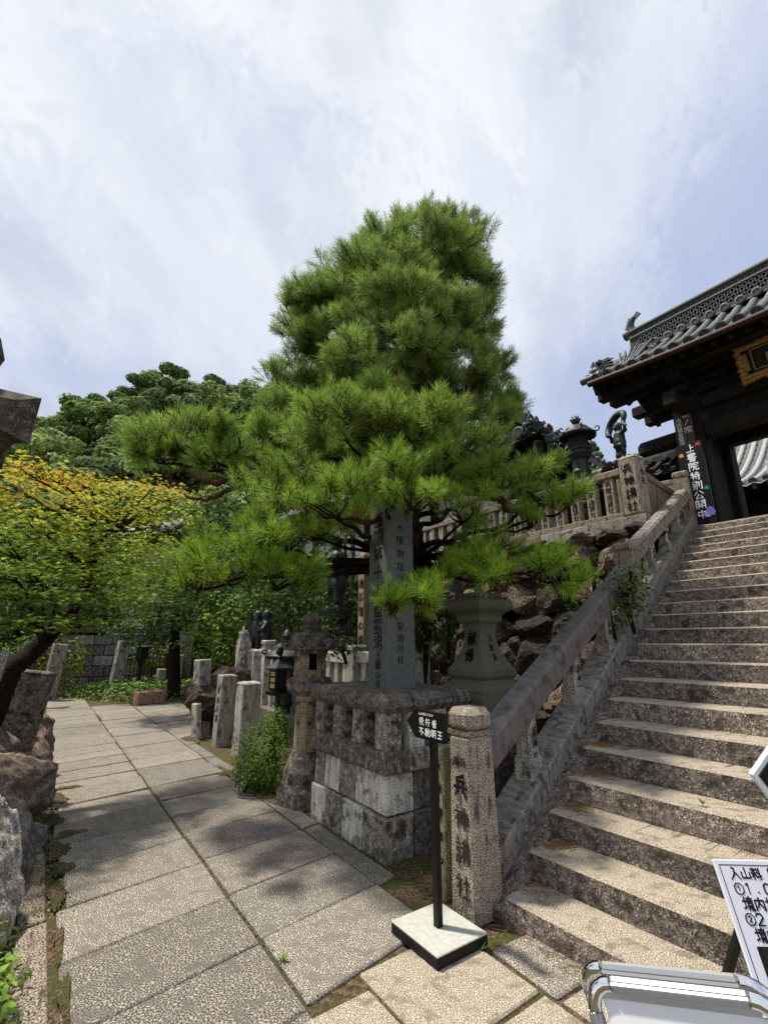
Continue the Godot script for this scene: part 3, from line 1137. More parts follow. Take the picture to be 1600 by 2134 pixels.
func lanterns() -> void:
	# the slender lantern beside the pedestal, with a round column and a six-sided fire box
	var t := thing("stone_lantern", "mossy slender stone lantern with round column beside the pedestal", "lantern", Vector3(2.47, 0, -4.96), 0.26)
	var s := Shape.new()
	lathe(s, Transform3D(), [Vector2(0.30, -0.05), Vector2(0.29, 0.14), Vector2(0.25, 0.20)], 6, false, 0.0, 0.03)
	put("foot", s, M.lantern_dark, t)
	s = Shape.new()
	lathe(s, Transform3D(), [Vector2(0.235, 0.19), Vector2(0.23, 0.30), Vector2(0.18, 0.42), Vector2(0.15, 0.49)], 12, true, 0.0, 0.02)
	put("base", s, M.lantern_dark, t)
	s = Shape.new()
	lathe(s, Transform3D(), [Vector2(0.145, 0.46), Vector2(0.138, 0.75), Vector2(0.14, 1.06)], 18)
	put("column", s, M.lantern, t)
	s = Shape.new()
	lathe(s, Transform3D(), [Vector2(0.15, 1.03), Vector2(0.235, 1.09), Vector2(0.25, 1.13), Vector2(0.25, 1.19), Vector2(0.22, 1.215)], 6, false, 0.0, 0.02)
	put("platform", s, M.lantern_dark, t)
	s = Shape.new()
	lathe(s, Transform3D(), [Vector2(0.178, 1.205), Vector2(0.172, 1.53)], 6, false)
	var fire := put("fire_box", s, M.lantern, t)
	for k in 6:
		var a := TAU * k / 6.0 + TAU / 6.0
		var d := Vector3(cos(a), 0, sin(a))
		s = Shape.new()
		if k % 2:
			box(s, at(d * 0.152 + Vector3(0, 1.385, 0), -a), Vector3(0.008, 0.17, 0.085))
			put("opening", s, M.gap, fire)
			s = Shape.new()
			for f in [[0.0, 0.095, 0.11, 0.02], [0.0, -0.095, 0.11, 0.02], [0.052, 0.0, 0.018, 0.2], [-0.052, 0.0, 0.018, 0.2]]:
				box(s, Transform3D(Basis.from_euler(Vector3(0, -a, 0)), d * 0.154 + Vector3(0, 1.385 + f[1], 0) + Vector3(-sin(a), 0, cos(a)) * f[0]), Vector3(0.014, f[3], f[2]))
			put("frame", s, M.lantern, fire)
		else:
			var side := Vector3(-sin(a), 0, cos(a))
			for b in [[0, 0.0, 0.03], [-0.03, -0.035, 0.028], [0.03, -0.035, 0.028], [0, -0.05, 0.03], [-0.022, 0.02, 0.016], [0.022, 0.02, 0.016]]:
				rock(s, Transform3D(Basis(), d * 0.150 + side * b[0] + Vector3(0, 1.36 + b[1], 0)), Vector3(0.05, 0.05, 0.05) * (b[2] / 0.025), 1, 0, 0.0, true)
			put("carving", s, M.lantern, fire)
	s = Shape.new()
	lathe(s, Transform3D(), [Vector2(0.17, 1.50), Vector2(0.285, 1.515), Vector2(0.285, 1.56), Vector2(0.235, 1.62), Vector2(0.20, 1.67), Vector2(0.11, 1.70)], 6, false, 0.0, 0.02)
	var roof := put("roof", s, M.lantern_dark, t)
	for k in 6:
		var a := TAU * (k + 0.5) / 6.0
		var d := Vector3(cos(a), 0, sin(a))
		s = Shape.new()
		var c := []
		for i in 9:
			var ang := -1.5 + i * 0.55
			c.append(d * (0.285 + 0.036 * cos(ang) * (1.0 - i * 0.06)) + Vector3(0, 1.585 + 0.036 * sin(ang) * (1.0 - i * 0.06), 0))
		tube(s, c, ramp(0.024, 0.016, 9), 6)
		put("curl", s, M.lantern_dark, roof)
	s = Shape.new()
	lathe(s, Transform3D(), [Vector2(0.10, 1.685), Vector2(0.115, 1.70), Vector2(0.115, 1.77), Vector2(0.09, 1.785)], 6, false)
	put("neck", s, M.lantern_dark, t)
	s = Shape.new()
	lathe(s, Transform3D(), [Vector2(0.075, 1.78), Vector2(0.11, 1.80), Vector2(0.115, 1.84), Vector2(0.085, 1.885), Vector2(0.03, 1.915), Vector2(0.002, 1.945)], 12, true, 0.0, 0.03)
	put("jewel", s, M.lantern_dark, t)

	# the broad lantern with a waisted square stem
	t = thing("offering_lantern", "broad stone lantern with waisted square stem, half hidden by pine needles", "lantern", Vector3(3.825, 1.1, -3.669) * Vector3(1, 0, 1))
	t.scale = Vector3(0.73, 1.0, 0.73)
	s = Shape.new()
	box(s, at(Vector3(0, 0.30, 0)), Vector3(1.15, 0.8, 1.15), 0.02, 0.01)
	put("plinth", s, M.lantern_dark, t)
	s = Shape.new()
	box(s, at(Vector3(0, 0.90, 0)), Vector3(0.84, 0.40, 0.84), 0.02, 0.004)
	put("base", s, M.lantern_big, t)
	s = Shape.new()
	lathe(s, Transform3D(), [Vector2(0.585, 1.09), Vector2(0.585, 1.13), Vector2(0.55, 1.17), Vector2(0.46, 1.20), Vector2(0.42, 1.24)], 4, false)
	put("base_moulding", s, M.lantern_big, t)
	s = Shape.new()
	lathe(s, Transform3D(), [Vector2(0.46, 1.235), Vector2(0.485, 1.26), Vector2(0.485, 1.31), Vector2(0.44, 1.345), Vector2(0.365, 1.41), Vector2(0.285, 1.50), Vector2(0.235, 1.59), Vector2(0.22, 1.67), Vector2(0.235, 1.74), Vector2(0.27, 1.80)], 4, false)
	var stem := put("stem", s, M.lantern_big, t)
	for g in [["献", 1.625, 0.165, 0.16], ["燈", 1.45, 0.235, 0.16]]:
		s = Shape.new()
		var lean := Vector3(-0.42 if g[0] == "燈" else -0.14, -1, 0).normalized()
		glyph(s, g[0], Vector3(-g[2] - 0.006, g[1], 0), Vector3.BACK, lean, g[3], 0.11, 0.006)
		put("character", s, M.ink, stem)
	for i in 3:
		s = Shape.new()
		glyph(s, "大阪講"[i], Vector3(0.02, 1.63 - i * 0.095, [0.168, 0.192, 0.238][i]), Vector3.RIGHT, Vector3(0, -1, 0.25 + i * 0.2).normalized(), 0.07, 0.11, 0.006)
		put("character", s, M.ink_soft, stem)
	s = Shape.new()
	lathe(s, Transform3D(), [Vector2(0.30, 1.79), Vector2(0.325, 1.81), Vector2(0.325, 1.86), Vector2(0.36, 1.885), Vector2(0.46, 1.92), Vector2(0.50, 1.955), Vector2(0.50, 2.005), Vector2(0.46, 2.03)], 4, false)
	put("platform", s, M.lantern_big, t)
	s = Shape.new()
	for k in 4:
		var a := TAU * k / 4.0
		box(s, at(Vector3(cos(a + PI / 4) * 0.30, 2.21, sin(a + PI / 4) * 0.30), 0), Vector3(0.07, 0.40, 0.07), 0.01)
		var d := Vector3(cos(a), 0, sin(a)) * 0.212
		box(s, at(d + Vector3(0, 2.065, 0), -a), Vector3(0.066, 0.07, 0.36), 0.008)
		box(s, at(d + Vector3(0, 2.375, 0), -a), Vector3(0.066, 0.07, 0.36), 0.008)
	put("fire_box", s, M.lantern_dark, t)
	s = Shape.new()
	lathe(s, Transform3D(), [Vector2(0.30, 2.40), Vector2(0.56, 2.43), Vector2(0.58, 2.50), Vector2(0.40, 2.54), Vector2(0.22, 2.62), Vector2(0.10, 2.70)], 4, false)
	put("roof", s, M.lantern_big, t)

	# the tall old lantern that stands just outside the left edge of the picture
	t = thing("tall_stone_lantern", "big weathered stone lantern at the left edge with upturned roof corners", "lantern", Vector3(-0.83, 0.0, -3.36), -0.27)
	s = Shape.new()
	lathe(s, Transform3D(), [Vector2(0.62, 0.0), Vector2(0.6, 0.35), Vector2(0.42, 0.5), Vector2(0.2, 0.62), Vector2(0.2, 1.30), Vector2(0.30, 1.40)], 6, false, 0.0, 0.02)
	put("column", s, M.old, t)
	s = Shape.new()
	corner_roof(s, 0.64, 1.42, 0.08, 0.10, 0.05)
	put("platform", s, M.boulder, t)
	s = Shape.new()
	lathe(s, Transform3D(), [Vector2(0.33, 1.56), Vector2(0.31, 2.75)], 6, false)
	put("fire_box", s, M.old, t)
	s = Shape.new()
	corner_roof(s, 0.555, 2.72, 0.16, 0.34, 0.10)
	put("roof", s, M.old, t)
	s = Shape.new()
	lathe(s, Transform3D(), [Vector2(0.22, 3.02), Vector2(0.34, 3.12), Vector2(0.38, 3.25), Vector2(0.34, 3.38), Vector2(0.20, 3.52), Vector2(0.02, 3.64)], 10, false)
	put("jewel", s, M.old, t)

	# the bronze lanterns
	bronze_lantern(Vector3(7.98, 3.36, -4.78), 1.0, "tall dark bronze lantern with curled roof on the terrace beside the hall roof", true)
	bronze_lantern(Vector3(3.456, 1.096, -7.875) * Vector3(1, 0, 1), 0.0, "bronze lantern with spiked jewel behind the black lamp", false)
	bronze_lantern(Vector3(3.867, 1.124, -7.003) * Vector3(1, 0, 1), 0.0, "bronze lantern mostly hidden behind the slender stone lantern roof", false)

	# the black lamp on a pole
	t = thing("garden_lamp", "black metal lantern lamp on a thin pole behind the round bush", "lamp", Vector3(2.49, 0.671, -5.841) * Vector3(1, 0, 1), 0.4)
	s = Shape.new()
	tube(s, [Vector3(0, -0.05, 0), Vector3(0, 0.98, 0)], [0.03, 0.03], 8)
	put("pole", s, M.black, t)
	s = Shape.new()
	lathe(s, Transform3D(), [Vector2(0.10, 0.95), Vector2(0.165, 0.975), Vector2(0.165, 1.01), Vector2(0.125, 1.02)], 6, false)
	put("tray", s, M.black, t)
	s = Shape.new()
	lathe(s, Transform3D(), [Vector2(0.128, 1.015), Vector2(0.128, 1.27)], 6, false)
	var bx := put("case", s, M.black, t)
	for i in 3:
		s = Shape.new()
		box(s, at(Vector3(-0.111, 1.07 + i * 0.07, 0)), Vector3(0.006, 0.05, 0.07))
		put("pane", s, plain(Color(0.78, 0.70, 0.42), 0.4), bx)
	s = Shape.new()
	lathe(s, Transform3D(), [Vector2(0.13, 1.255), Vector2(0.19, 1.262), Vector2(0.18, 1.28), Vector2(0.10, 1.325), Vector2(0.045, 1.375), Vector2(0.03, 1.40)], 6, false)
	put("roof", s, M.black, t)
	s = Shape.new()
	lathe(s, Transform3D(), [Vector2(0.025, 1.39), Vector2(0.045, 1.41), Vector2(0.022, 1.43), Vector2(0.038, 1.46), Vector2(0.038, 1.52), Vector2(0.02, 1.545)], 10)
	put("knob", s, M.black_matt, t)


# a six-sided stone roof whose corners turn up
func corner_roof(s: Shape, r: float, y: float, thick: float, rise: float, lift: float) -> void:
	var steps := 6
	var mid := Vector3(0, y + thick + rise, 0)
	for k in 6:
		for i in steps:
			var p := []
			for j in 2:
				var f := (i + j) / float(steps)
				var a0 := TAU * k / 6.0
				var a1 := TAU * (k + 1) / 6.0
				var e0 := Vector3(cos(a0), 0, sin(a0)) * r
				var e1 := Vector3(cos(a1), 0, sin(a1)) * r
				var e := e0.lerp(e1, f)
				var up := pow(absf(f - 0.5) * 2.0, 3.0) * lift
				e *= 1.0 + pow(absf(f - 0.5) * 2.0, 4.0) * 0.10
				p.append([e * 1.01 + Vector3(0, y - up * 0.3, 0), e * 1.03 + Vector3(0, y + up + thick, 0), e * 0.55 + Vector3(0, y + thick + rise * 0.35, 0), e * 0.28 + Vector3(0, y + thick + rise * 0.9, 0), e * 0.45 + Vector3(0, y - 0.02, 0)])
			s.quad(p[0][0], p[0][1], p[1][1], p[1][0])
			s.quad(p[0][1], p[0][2], p[1][2], p[1][1])
			s.quad(p[0][2], p[0][3], p[1][3], p[1][2])
			s.tri(p[0][3], mid, p[1][3])
			s.quad(p[1][0], p[1][4], p[0][4], p[0][0])
			s.tri(p[1][4], Vector3(0, y - 0.02, 0), p[0][4])


func bronze_lantern(where: Vector3, tall: float, label: String, curls: bool) -> void:
	var t := thing("bronze_lantern", label, "lantern", where, 0.25, "bronze lanterns")
	# heights are measured from the foot; the far pair are lower than the one on the terrace
	var h := 1.32 if tall > 0 else 0.55
	var s := Shape.new()
	lathe(s, Transform3D(), [Vector2(0.30, 0.0), Vector2(0.28, 0.12), Vector2(0.18, 0.2), Vector2(0.15, h * 0.5), Vector2(0.165, h * 0.52), Vector2(0.165, h * 0.56), Vector2(0.14, h * 0.58), Vector2(0.14, h), Vector2(0.17, h + 0.03), Vector2(0.17, h + 0.06), Vector2(0.15, h + 0.1), Vector2(0.15, h + 0.30)], 18)
	put("stem", s, M.bronze, t)
	h += 0.28
	s = Shape.new()
	lathe(s, Transform3D(), [Vector2(0.15, h), Vector2(0.20, h + 0.03), Vector2(0.235, h + 0.10), Vector2(0.25, h + 0.11), Vector2(0.25, h + 0.17), Vector2(0.215, h + 0.19), Vector2(0.235, h + 0.21), Vector2(0.235, h + 0.25)], 6, false)
	put("platform", s, M.bronze, t)
	h += 0.24
	s = Shape.new()
	lathe(s, Transform3D(), [Vector2(0.19, h), Vector2(0.19, h + 0.27)], 6, false)
	var fire := put("fire_box", s, M.bronze, t)
	for k in 6:
		var a := TAU * k / 6.0 + TAU / 6.0
		var d := Vector3(cos(a), 0, sin(a)) * 0.163
		s = Shape.new()
		for j in 4:
			for q in 2:
				box(s, Transform3D(Basis.from_euler(Vector3(0, -a, 0)) * Basis.from_euler(Vector3(0.7 if q else -0.7, 0, 0)), d + Vector3(-sin(a), 0, cos(a)) * (j * 0.04 - 0.06) + Vector3(0, h + 0.135, 0)), Vector3(0.012, 0.21, 0.010))
		put("lattice", s, M.bronze, fire)
		if k in [3, 4]:
			s = Shape.new()
			lathe(s, Transform3D(Basis.from_euler(Vector3(0, -a, 0)) * Basis.from_euler(Vector3(0, 0, -PI / 2)), d * 1.04 + Vector3(0, h + 0.14, 0)), [Vector2(0.02, 0.0), Vector2(0.05, 0.0), Vector2(0.05, 0.014), Vector2(0.032, 0.016), Vector2(0.03, 0.006)], 14, false)
			put("crest", s, M.gold, fire)
	h += 0.26
	s = Shape.new()
	lathe(s, Transform3D(), [Vector2(0.17, h), Vector2(0.345, h + 0.005), Vector2(0.35, h + 0.03), Vector2(0.31, h + 0.075), Vector2(0.24, h + 0.12), Vector2(0.20, h + 0.19), Vector2(0.12, h + 0.235), Vector2(0.06, h + 0.25)], 24)
	var roof := put("roof", s, M.bronze, t)
	for k in 24:
		var a := TAU * k / 24.0
		s = Shape.new()
		box(s, at(Vector3(cos(a) * 0.27, h - 0.008, sin(a) * 0.27), -a), Vector3(0.15, 0.022, 0.018))
		put("rafter", s, M.bronze, roof)
	for k in 6:
		var a := TAU * (k + 0.5) / 6.0
		var d := Vector3(cos(a), 0, sin(a))
		var c := [d * 0.2 + Vector3(0, h + 0.17, 0), d * 0.29 + Vector3(0, h + 0.075, 0)]
		for i in 10:
			var g := -1.6 + i * 0.52
			var rr := 0.062 * (1.0 - i * 0.07) if curls else 0.03
			c.append(d * (0.37 + rr * cos(g)) + Vector3(0, h + 0.095 + rr * sin(g), 0))
		s = Shape.new()
		tube(s, c, ramp(0.016, 0.012, c.size()), 6)
		put("curl", s, M.bronze, roof)
	s = Shape.new()
	lathe(s, Transform3D(), [Vector2(0.06, h + 0.24), Vector2(0.075, h + 0.26), Vector2(0.045, h + 0.285), Vector2(0.075, h + 0.31), Vector2(0.088, h + 0.36), Vector2(0.055, h + 0.42), Vector2(0.002, h + 0.48)], 14)
	for k in 9:
		var a := TAU * k / 9.0
		box(s, at(Vector3(cos(a) * 0.09, h + 0.36 + 0.05 * (k % 2), sin(a) * 0.09), -a, 0, 0.5), Vector3(0.04, 0.02, 0.012))
	put("jewel", s, M.bronze, t)


# ---------------------------------------------------------------- fences and the retaining wall

func letters(parent: Node3D, text: String, top: Vector3, right: Vector3, down: Vector3, size: float, pitch: float, m: Material, weight := 0.1, lift := 0.003) -> void:
	for i in text.length():
		var s := Shape.new()
		glyph(s, text[i], Vector3.ZERO, right, down, size, weight, lift)
		put("character", s, m, parent, top + down * (pitch * (i + 0.5)))


func fences() -> void:
	# the retaining wall of rough stones under the terrace
	var w := thing("retaining_wall", "high dry retaining wall of rough brown and grey boulders under the terrace", "wall")
	var b := Shape.new()
	b.quad(Vector3(7.25, -0.1, -14.0), Vector3(7.25, -0.1, -3.3), Vector3(7.55, 3.34, -3.3), Vector3(7.55, 3.34, -14.0))
	put("filling", b, M.gap, w)
	var mats := [M.rock_a, M.rock_b, M.rock_c, M.rock_a]
	var y := 0.1
	var rowk := 0
	while y < 3.3:
		var h := minf(rnd(0.42, 0.62), 3.36 - y)
		if 3.36 - y - h < 0.2:
			h = 3.36 - y
		var z := -3.25 - (0.35 if rowk % 2 else 0.0)
		while z > -10.5:
			var l := rnd(0.42, 0.95)
			var s := Shape.new()
			rock(s, at(Vector3.ZERO, rnd(-0.25, 0.25), rnd(-0.35, 0.35), rnd(-0.15, 0.15)), Vector3(0.62, h * 1.2, l * 1.2), 2, 15, 0.03)
			put("boulder", s, mats[rng.randi() % 4], w, Vector3(7.06 + y * 0.088 + rnd(-0.06, 0.06), y + h * 0.5, z - l * 0.5))
			if rnd(0, 1) < 0.4:
				s = Shape.new()
				rock(s, at(Vector3.ZERO, rnd(0, 6)), Vector3(0.34, 0.26, 0.34), 1, 8, 0.04)
				put("wedge_stone", s, mats[rng.randi() % 4], w, Vector3(6.98 + y * 0.088, y + rnd(-0.05, 0.05), z))
			z -= l
		y += h
		rowk += 1

	# the fence along the terrace edge
	var t := thing("terrace_fence", "pale granite fence with carved balusters along the terrace edge above the boulders", "fence", Vector3(7.45, 3.36, -3.50))
	var s := Shape.new()
	# the corner pillar
	box(s, at(Vector3(0.16, 0.69, -0.16)), Vector3(0.30, 0.98, 0.30), 0.03, 0.004)
	box(s, at(Vector3(0.16, 1.20, -0.16)), Vector3(0.30, 0.05, 0.30), 0.0, 0.0, null, 0.75)
	var pil := put("pillar", s, M.granite, t)
	letters(pil, "兵神講社", Vector3(0.005, 1.10, -0.16), Vector3.BACK, Vector3.DOWN, 0.17, 0.215, M.ink, 0.1)
	letters(pil, "心花", Vector3(0.16, 1.0, -0.005), Vector3.RIGHT, Vector3.DOWN, 0.12, 0.15, M.ink_soft, 0.1)
	var z2 := 0.0
	for i in 8:
		s = Shape.new()
		box(s, Transform3D(), Vector3(0.40, 0.30, 0.99), 0.012, 0.006)
		put("base_block", s, [M.beam, M.rail_pale, M.granite_b][i % 3] if i else M.beam, t, Vector3(0.17, 0.03, z2 - 0.44))
		z2 -= 1.0
	for i in 4:
		s = Shape.new()
		box(s, Transform3D(), Vector3(0.30, 0.10, 1.9), 0.01, 0.004)
		put("sill", s, M.granite_b, t, Vector3(0.16, 0.232, -1.27 - 1.91 * i))
		s = Shape.new()
		box(s, Transform3D(), Vector3(0.20, 0.13, 1.9), 0.02, 0.004)
		put("rail", s, M.granite_b, t, Vector3(0.16, 1.0, -1.27 - 1.91 * i))
	for i in 20:
		s = Shape.new()
		box(s, Transform3D(), Vector3(0.14, 0.66, 0.18), 0.014, 0.003)
		var bal := put("baluster", s, M.granite, t, Vector3(0.15, 0.60, -0.56 - 0.33 * i))
		if i < 9:
			letters(bal, "兵神講大社"[i % 2] + "阪治講社", Vector3(-0.072, 0.30, 0), Vector3.BACK, Vector3.DOWN, 0.095, 0.118, M.ink_soft, 0.1)
	# the return along the stairs
	var r := thing("stair_side_fence", "granite fence with close balusters running from the corner pillar towards the gate", "fence", Vector3(7.45, 3.36, -3.50), TYAW)
	s = Shape.new()
	box(s, Transform3D(), Vector3(1.75, 0.30, 0.34), 0.012, 0.006)
	put("base_block", s, M.beam, r, Vector3(1.26, 0.03, -0.15))
	s = Shape.new()
	box(s, Transform3D(), Vector3(1.72, 0.10, 0.26), 0.012)
	put("sill", s, M.granite_b, r, Vector3(1.22, 0.232, -0.14))
	s = Shape.new()
	box(s, Transform3D(), Vector3(1.72, 0.13, 0.20), 0.02, 0.003)
	put("rail", s, M.granite_b, r, Vector3(1.22, 1.0, -0.14))
	for i in 6:
		s = Shape.new()
		box(s, Transform3D(), Vector3(0.17, 0.66, 0.13), 0.014, 0.003)
		put("baluster", s, M.granite_b, r, Vector3(0.52 + 0.25 * i, 0.60, -0.13))
	s = Shape.new()
	box(s, at(Vector3(2.2, 0.62, -0.14)), Vector3(0.24, 1.1, 0.24), 0.015)
	box(s, at(Vector3(2.2, 1.22, -0.14)), Vector3(0.26, 0.11, 0.26), 0.03)
	put("pillar", s, M.granite, r)

	# the old fence between the lanterns
	t = thing("old_stone_fence", "dark weathered low stone fence behind the pedestal and the slender lantern", "fence", Vector3(3.6, 0, 0))
	s = Shape.new()
	box(s, at(Vector3(0.05, 0.2, -6.95)), Vector3(0.42, 0.5, 6.1), 0.02, 0.01)
	put("kerb", s, M.lantern_dark, t)
	for q in [[-9.95, 0.19, 1.64], [-9.05, 0.2, 1.63], [-7.85, 0.18, 1.62], [-5.82, 0.2, 1.56], [-4.42, 0.18, 1.5]]:
		s = Shape.new()
		box(s, at(Vector3(0, (0.44 + q[2] - 0.1) * 0.5, q[0])), Vector3(q[1], q[2] - 0.1 - 0.44, q[1]), 0.012, 0.004)
		box(s, at(Vector3(0, q[2] - 0.055, q[0])), Vector3(q[1] + 0.03, 0.09, q[1] + 0.03), 0.02, 0.004)
		put("post", s, M.fence, t)
	for q in [[-7.76, -5.93], [-5.71, -4.52]]:
		s = Shape.new()
		beam(s, Vector3(0, 1.39, q[0]), Vector3(0, 1.37, q[1]), 0.15, 0.15, 0.015, Vector3.UP, 0.004)
		put("rail", s, M.fence, t)
	var z := -9.72
	while z > -9.9 or z < -4.5:
		if z > -4.5:
			break
		var near := false
		for p in [-9.05, -7.85, -5.82, -4.42]:
			near = near or absf(z - p) < 0.17
		if not near:
			s = Shape.new()
			box(s, at(Vector3(0, 0.88, z)), Vector3(0.10, 0.90, 0.115), 0.012, 0.004)
			put("baluster", s, M.fence, t)
		z += 0.245
	s = Shape.new()
	beam(s, Vector3(0, 1.37, -9.84), Vector3(0, 1.37, -7.95), 0.13, 0.14, 0.015)
	put("rail", s, M.fence, t)



# ---------------------------------------------------------------- the gate and the hall

# a tile roof slope between an eave line and a ridge line; rows run up the slope
func tiled_slope(parent: Node3D, eave: Callable, ridge: Callable, z0: float, z1: float, pitch: float, sag: float, m: Material, row_m: Material, r := 0.075, discs := true) -> void:
	var s := Shape.new()
	var n := 12
	var seg := 6
	for i in n:
		for j in seg:
			var q := []
			for c in [[0, 0], [1, 0], [1, 1], [0, 1]]:
				q.append(slope_point(eave, ridge, lerpf(z0, z1, float(i + c[0]) / n), float(j + c[1]) / seg, sag))
			s.quad(q[0], q[1], q[2], q[3])
			var low := Vector3(0, -0.10, 0)
			s.quad(q[3] + low, q[2] + low, q[1] + low, q[0] + low)
			if j == 0:
				s.quad(q[0] + low, q[1] + low, q[1], q[0])
	put("tile_bed", s, m, parent)
	var count := int(absf(z1 - z0) / pitch)
	for k in count:
		var z := lerpf(z0, z1, (k + 0.5) / count)
		s = Shape.new()
		var pts := []
		for j in 7:
			pts.append(slope_point(eave, ridge, z, j / 6.0, sag) + Vector3(0, r * 0.35, 0))
		tube(s, pts, ramp(r, r, 7), 8)
		var rowp := put("tile_row", s, row_m, parent)
		if not discs:
			continue
		var d: Vector3 = (pts[0] - pts[1]).normalized()
		var x := Transform3D(Basis(Quaternion(Vector3.UP, d)), pts[0])
		s = Shape.new()
		lathe(s, x, [Vector2(r * 1.28, -0.04), Vector2(r * 1.28, 0.035), Vector2(r * 0.95, 0.04), Vector2(r * 0.92, 0.022), Vector2(r * 0.3, 0.022), Vector2(r * 0.22, 0.036)], 16, false)
		put("end_tile", s, m, rowp)
		s = Shape.new()
		var p1 := slope_point(eave, ridge, z + (z1 - z0) / count * 0.5, 0.0, sag)
		var p2 := slope_point(eave, ridge, z + (z1 - z0) / count, 0.0, sag)
		tube(s, [pts[0] - Vector3(0, r * 0.6, 0), p1 - Vector3(0, r * 1.1, 0) + d * 0.02, p2 - Vector3(0, r * 0.25, 0)], [0.028, 0.03, 0.028], 6)
		put("eave_tile", s, row_m, rowp)


func slope_point(eave: Callable, ridge: Callable, z: float, f: float, sag: float) -> Vector3:
	var a: Vector3 = eave.call(z)
	var b: Vector3 = ridge.call(z)
	return a.lerp(b, f) - Vector3(0, sin(f * PI) * sag, 0)


func gate_eave(z: float) -> float:
	return 6.93 + 0.22 * pow((absf(z + 0.7) + 0.0) / 4.3, 2.0)


func gate() -> void:
	var t := thing("temple_gate", "dark timber temple gate with grey tiled roof at the top of the stairs", "gate")
	var e0 := func(z: float) -> Vector3: return Vector3(9.0, gate_eave(z), z)
	var e1 := func(z: float) -> Vector3: return Vector3(11.9, gate_eave(z), z)
	var rd := func(z: float) -> Vector3: return Vector3(10.45, 8.10 + 0.1 * pow((z + 0.7) / 4.3, 2.0), z)
	tiled_slope(t, e0, rd, -4.93, 3.5, 0.262, 0.05, M.tile, M.tile_mid, 0.07)
	tiled_slope(t, e1, rd, 3.5, -4.93, 0.262, 0.05, M.tile, M.tile_pale, 0.07)

	# the ridge: courses, a lattice band, a row of round tiles, fillets and the cap
	var s := Shape.new()
	var parts := [[0.34, 8.06, 0.12], [0.30, 8.27, 0.30], [0.36, 8.45, 0.05], [0.24, 8.54, 0.14], [0.36, 8.63, 0.05]]
	var ridge_parts := []
	for q in parts:
		s = Shape.new()
		box(s, at(Vector3(10.40, q[1] + 0.02, -0.70)), Vector3(q[0], q[2], 7.7), 0.012)
		ridge_parts.append(put("ridge_course", s, M.tile_mid if q[2] < 0.06 else M.tile_dark, t))
	s = Shape.new()
	tube(s, [Vector3(10.40, 8.70, -4.62), Vector3(10.40, 8.70, 3.2)], [0.09, 0.09], 10)
	put("ridge_cap", s, M.tile_mid, t)
	for k in 16:
		s = Shape.new()
		lathe(s, Transform3D(Basis.from_euler(Vector3(0, 0, PI / 2)), Vector3(10.22, 8.07, -4.25 + k * 0.27)), [Vector2(0.088, 0.0), Vector2(0.088, 0.06), Vector2(0.06, 0.065), Vector2(0.056, 0.045), Vector2(0.02, 0.05)], 16, false)
		put("ridge_disc", s, M.tile, t)
		s = Shape.new()
		var arc := []
		for i in 7:
			var g := PI * (1.0 + i / 6.0)
			arc.append(Vector3(10.20, 8.07 + 0.05 * sin(g) - 0.01, -4.115 + k * 0.27 + 0.11 * cos(g)))
		tube(s, arc, ramp(0.018, 0.018, 7), 5)
		put("ridge_arc", s, M.tile, t)
	s = Shape.new()
	for k in 46:
		for i in 4:
			var p := Vector3(10.245, 8.17 + i * 0.072, -4.3 + k * 0.105 + (0.0525 if i % 2 else 0.0))
			lathe(s, Transform3D(Basis.from_euler(Vector3(0, 0, PI / 2)), p), [Vector2(0.046, 0.0), Vector2(0.046, 0.014), Vector2(0.034, 0.014), Vector2(0.032, 0.0)], 6, false)
	stuff(put("ridge_lattice", s, M.tile, t))
	s = Shape.new()
	for k in 44:
		for f in [-0.7, 0.7]:
			box(s, at(Vector3(10.275, 8.56, -4.3 + k * 0.11), 0.0, f), Vector3(0.02, 0.13, 0.022))
	stuff(put("ridge_zigzag", s, M.tile, t))

	# ornaments at the left end
	s = Shape.new()
	tube(s, bend([Vector3(10.4, 8.68, -4.50), Vector3(10.4, 8.82, -4.54), Vector3(10.38, 8.92, -4.52), Vector3(10.36, 9.0, -4.46), Vector3(10.35, 9.05, -4.38)], 3), ramp(0.12, 0.05, 13), 8, 0.08)
	for i in 5:
		box(s, at(Vector3(10.38, 8.76 + i * 0.07, -4.64 + i * 0.03), 0, 0.5), Vector3(0.03, 0.09, 0.10))
	box(s, at(Vector3(10.35, 9.06, -4.34), 0, 0.9), Vector3(0.03, 0.14, 0.09), 0, 0, null, 1.5)
	put("fish_ornament", s, M.tile, t)
	s = Shape.new()
	lathe(s, Transform3D(Basis.from_euler(Vector3(PI / 2, 0, 0)), Vector3(10.40, 8.70, -4.70)), [Vector2(0.12, 0.0), Vector2(0.12, 0.12)], 14, false)
	put("ridge_end", s, M.tile, t)
	s = Shape.new()
	for q in [[Vector3(9.72, 7.66, -4.93), 0.34, 0.30, 0.16], [Vector3(9.70, 7.86, -4.90), 0.24, 0.12, 0.14]]:
		box(s, at(q[0]), Vector3(q[3], q[2], q[1]), 0.03)
	for i in 4:
		rock(s, at(Vector3(9.66, 7.56 + 0.11 * i, -5.10 + 0.07 * (i % 2))), Vector3(0.14, 0.12, 0.16), 1, 2, 0.05, true)
	for i in 3:
		tube(s, bend([Vector3(9.6, 7.54 + i * 0.07, -5.02), Vector3(9.58, 7.66 + i * 0.06, -4.84), Vector3(9.58, 7.62 + i * 0.08, -4.66)], 3), ramp(0.03, 0.02, 7), 6)
	put("demon_tile", s, M.tile_dark, t)
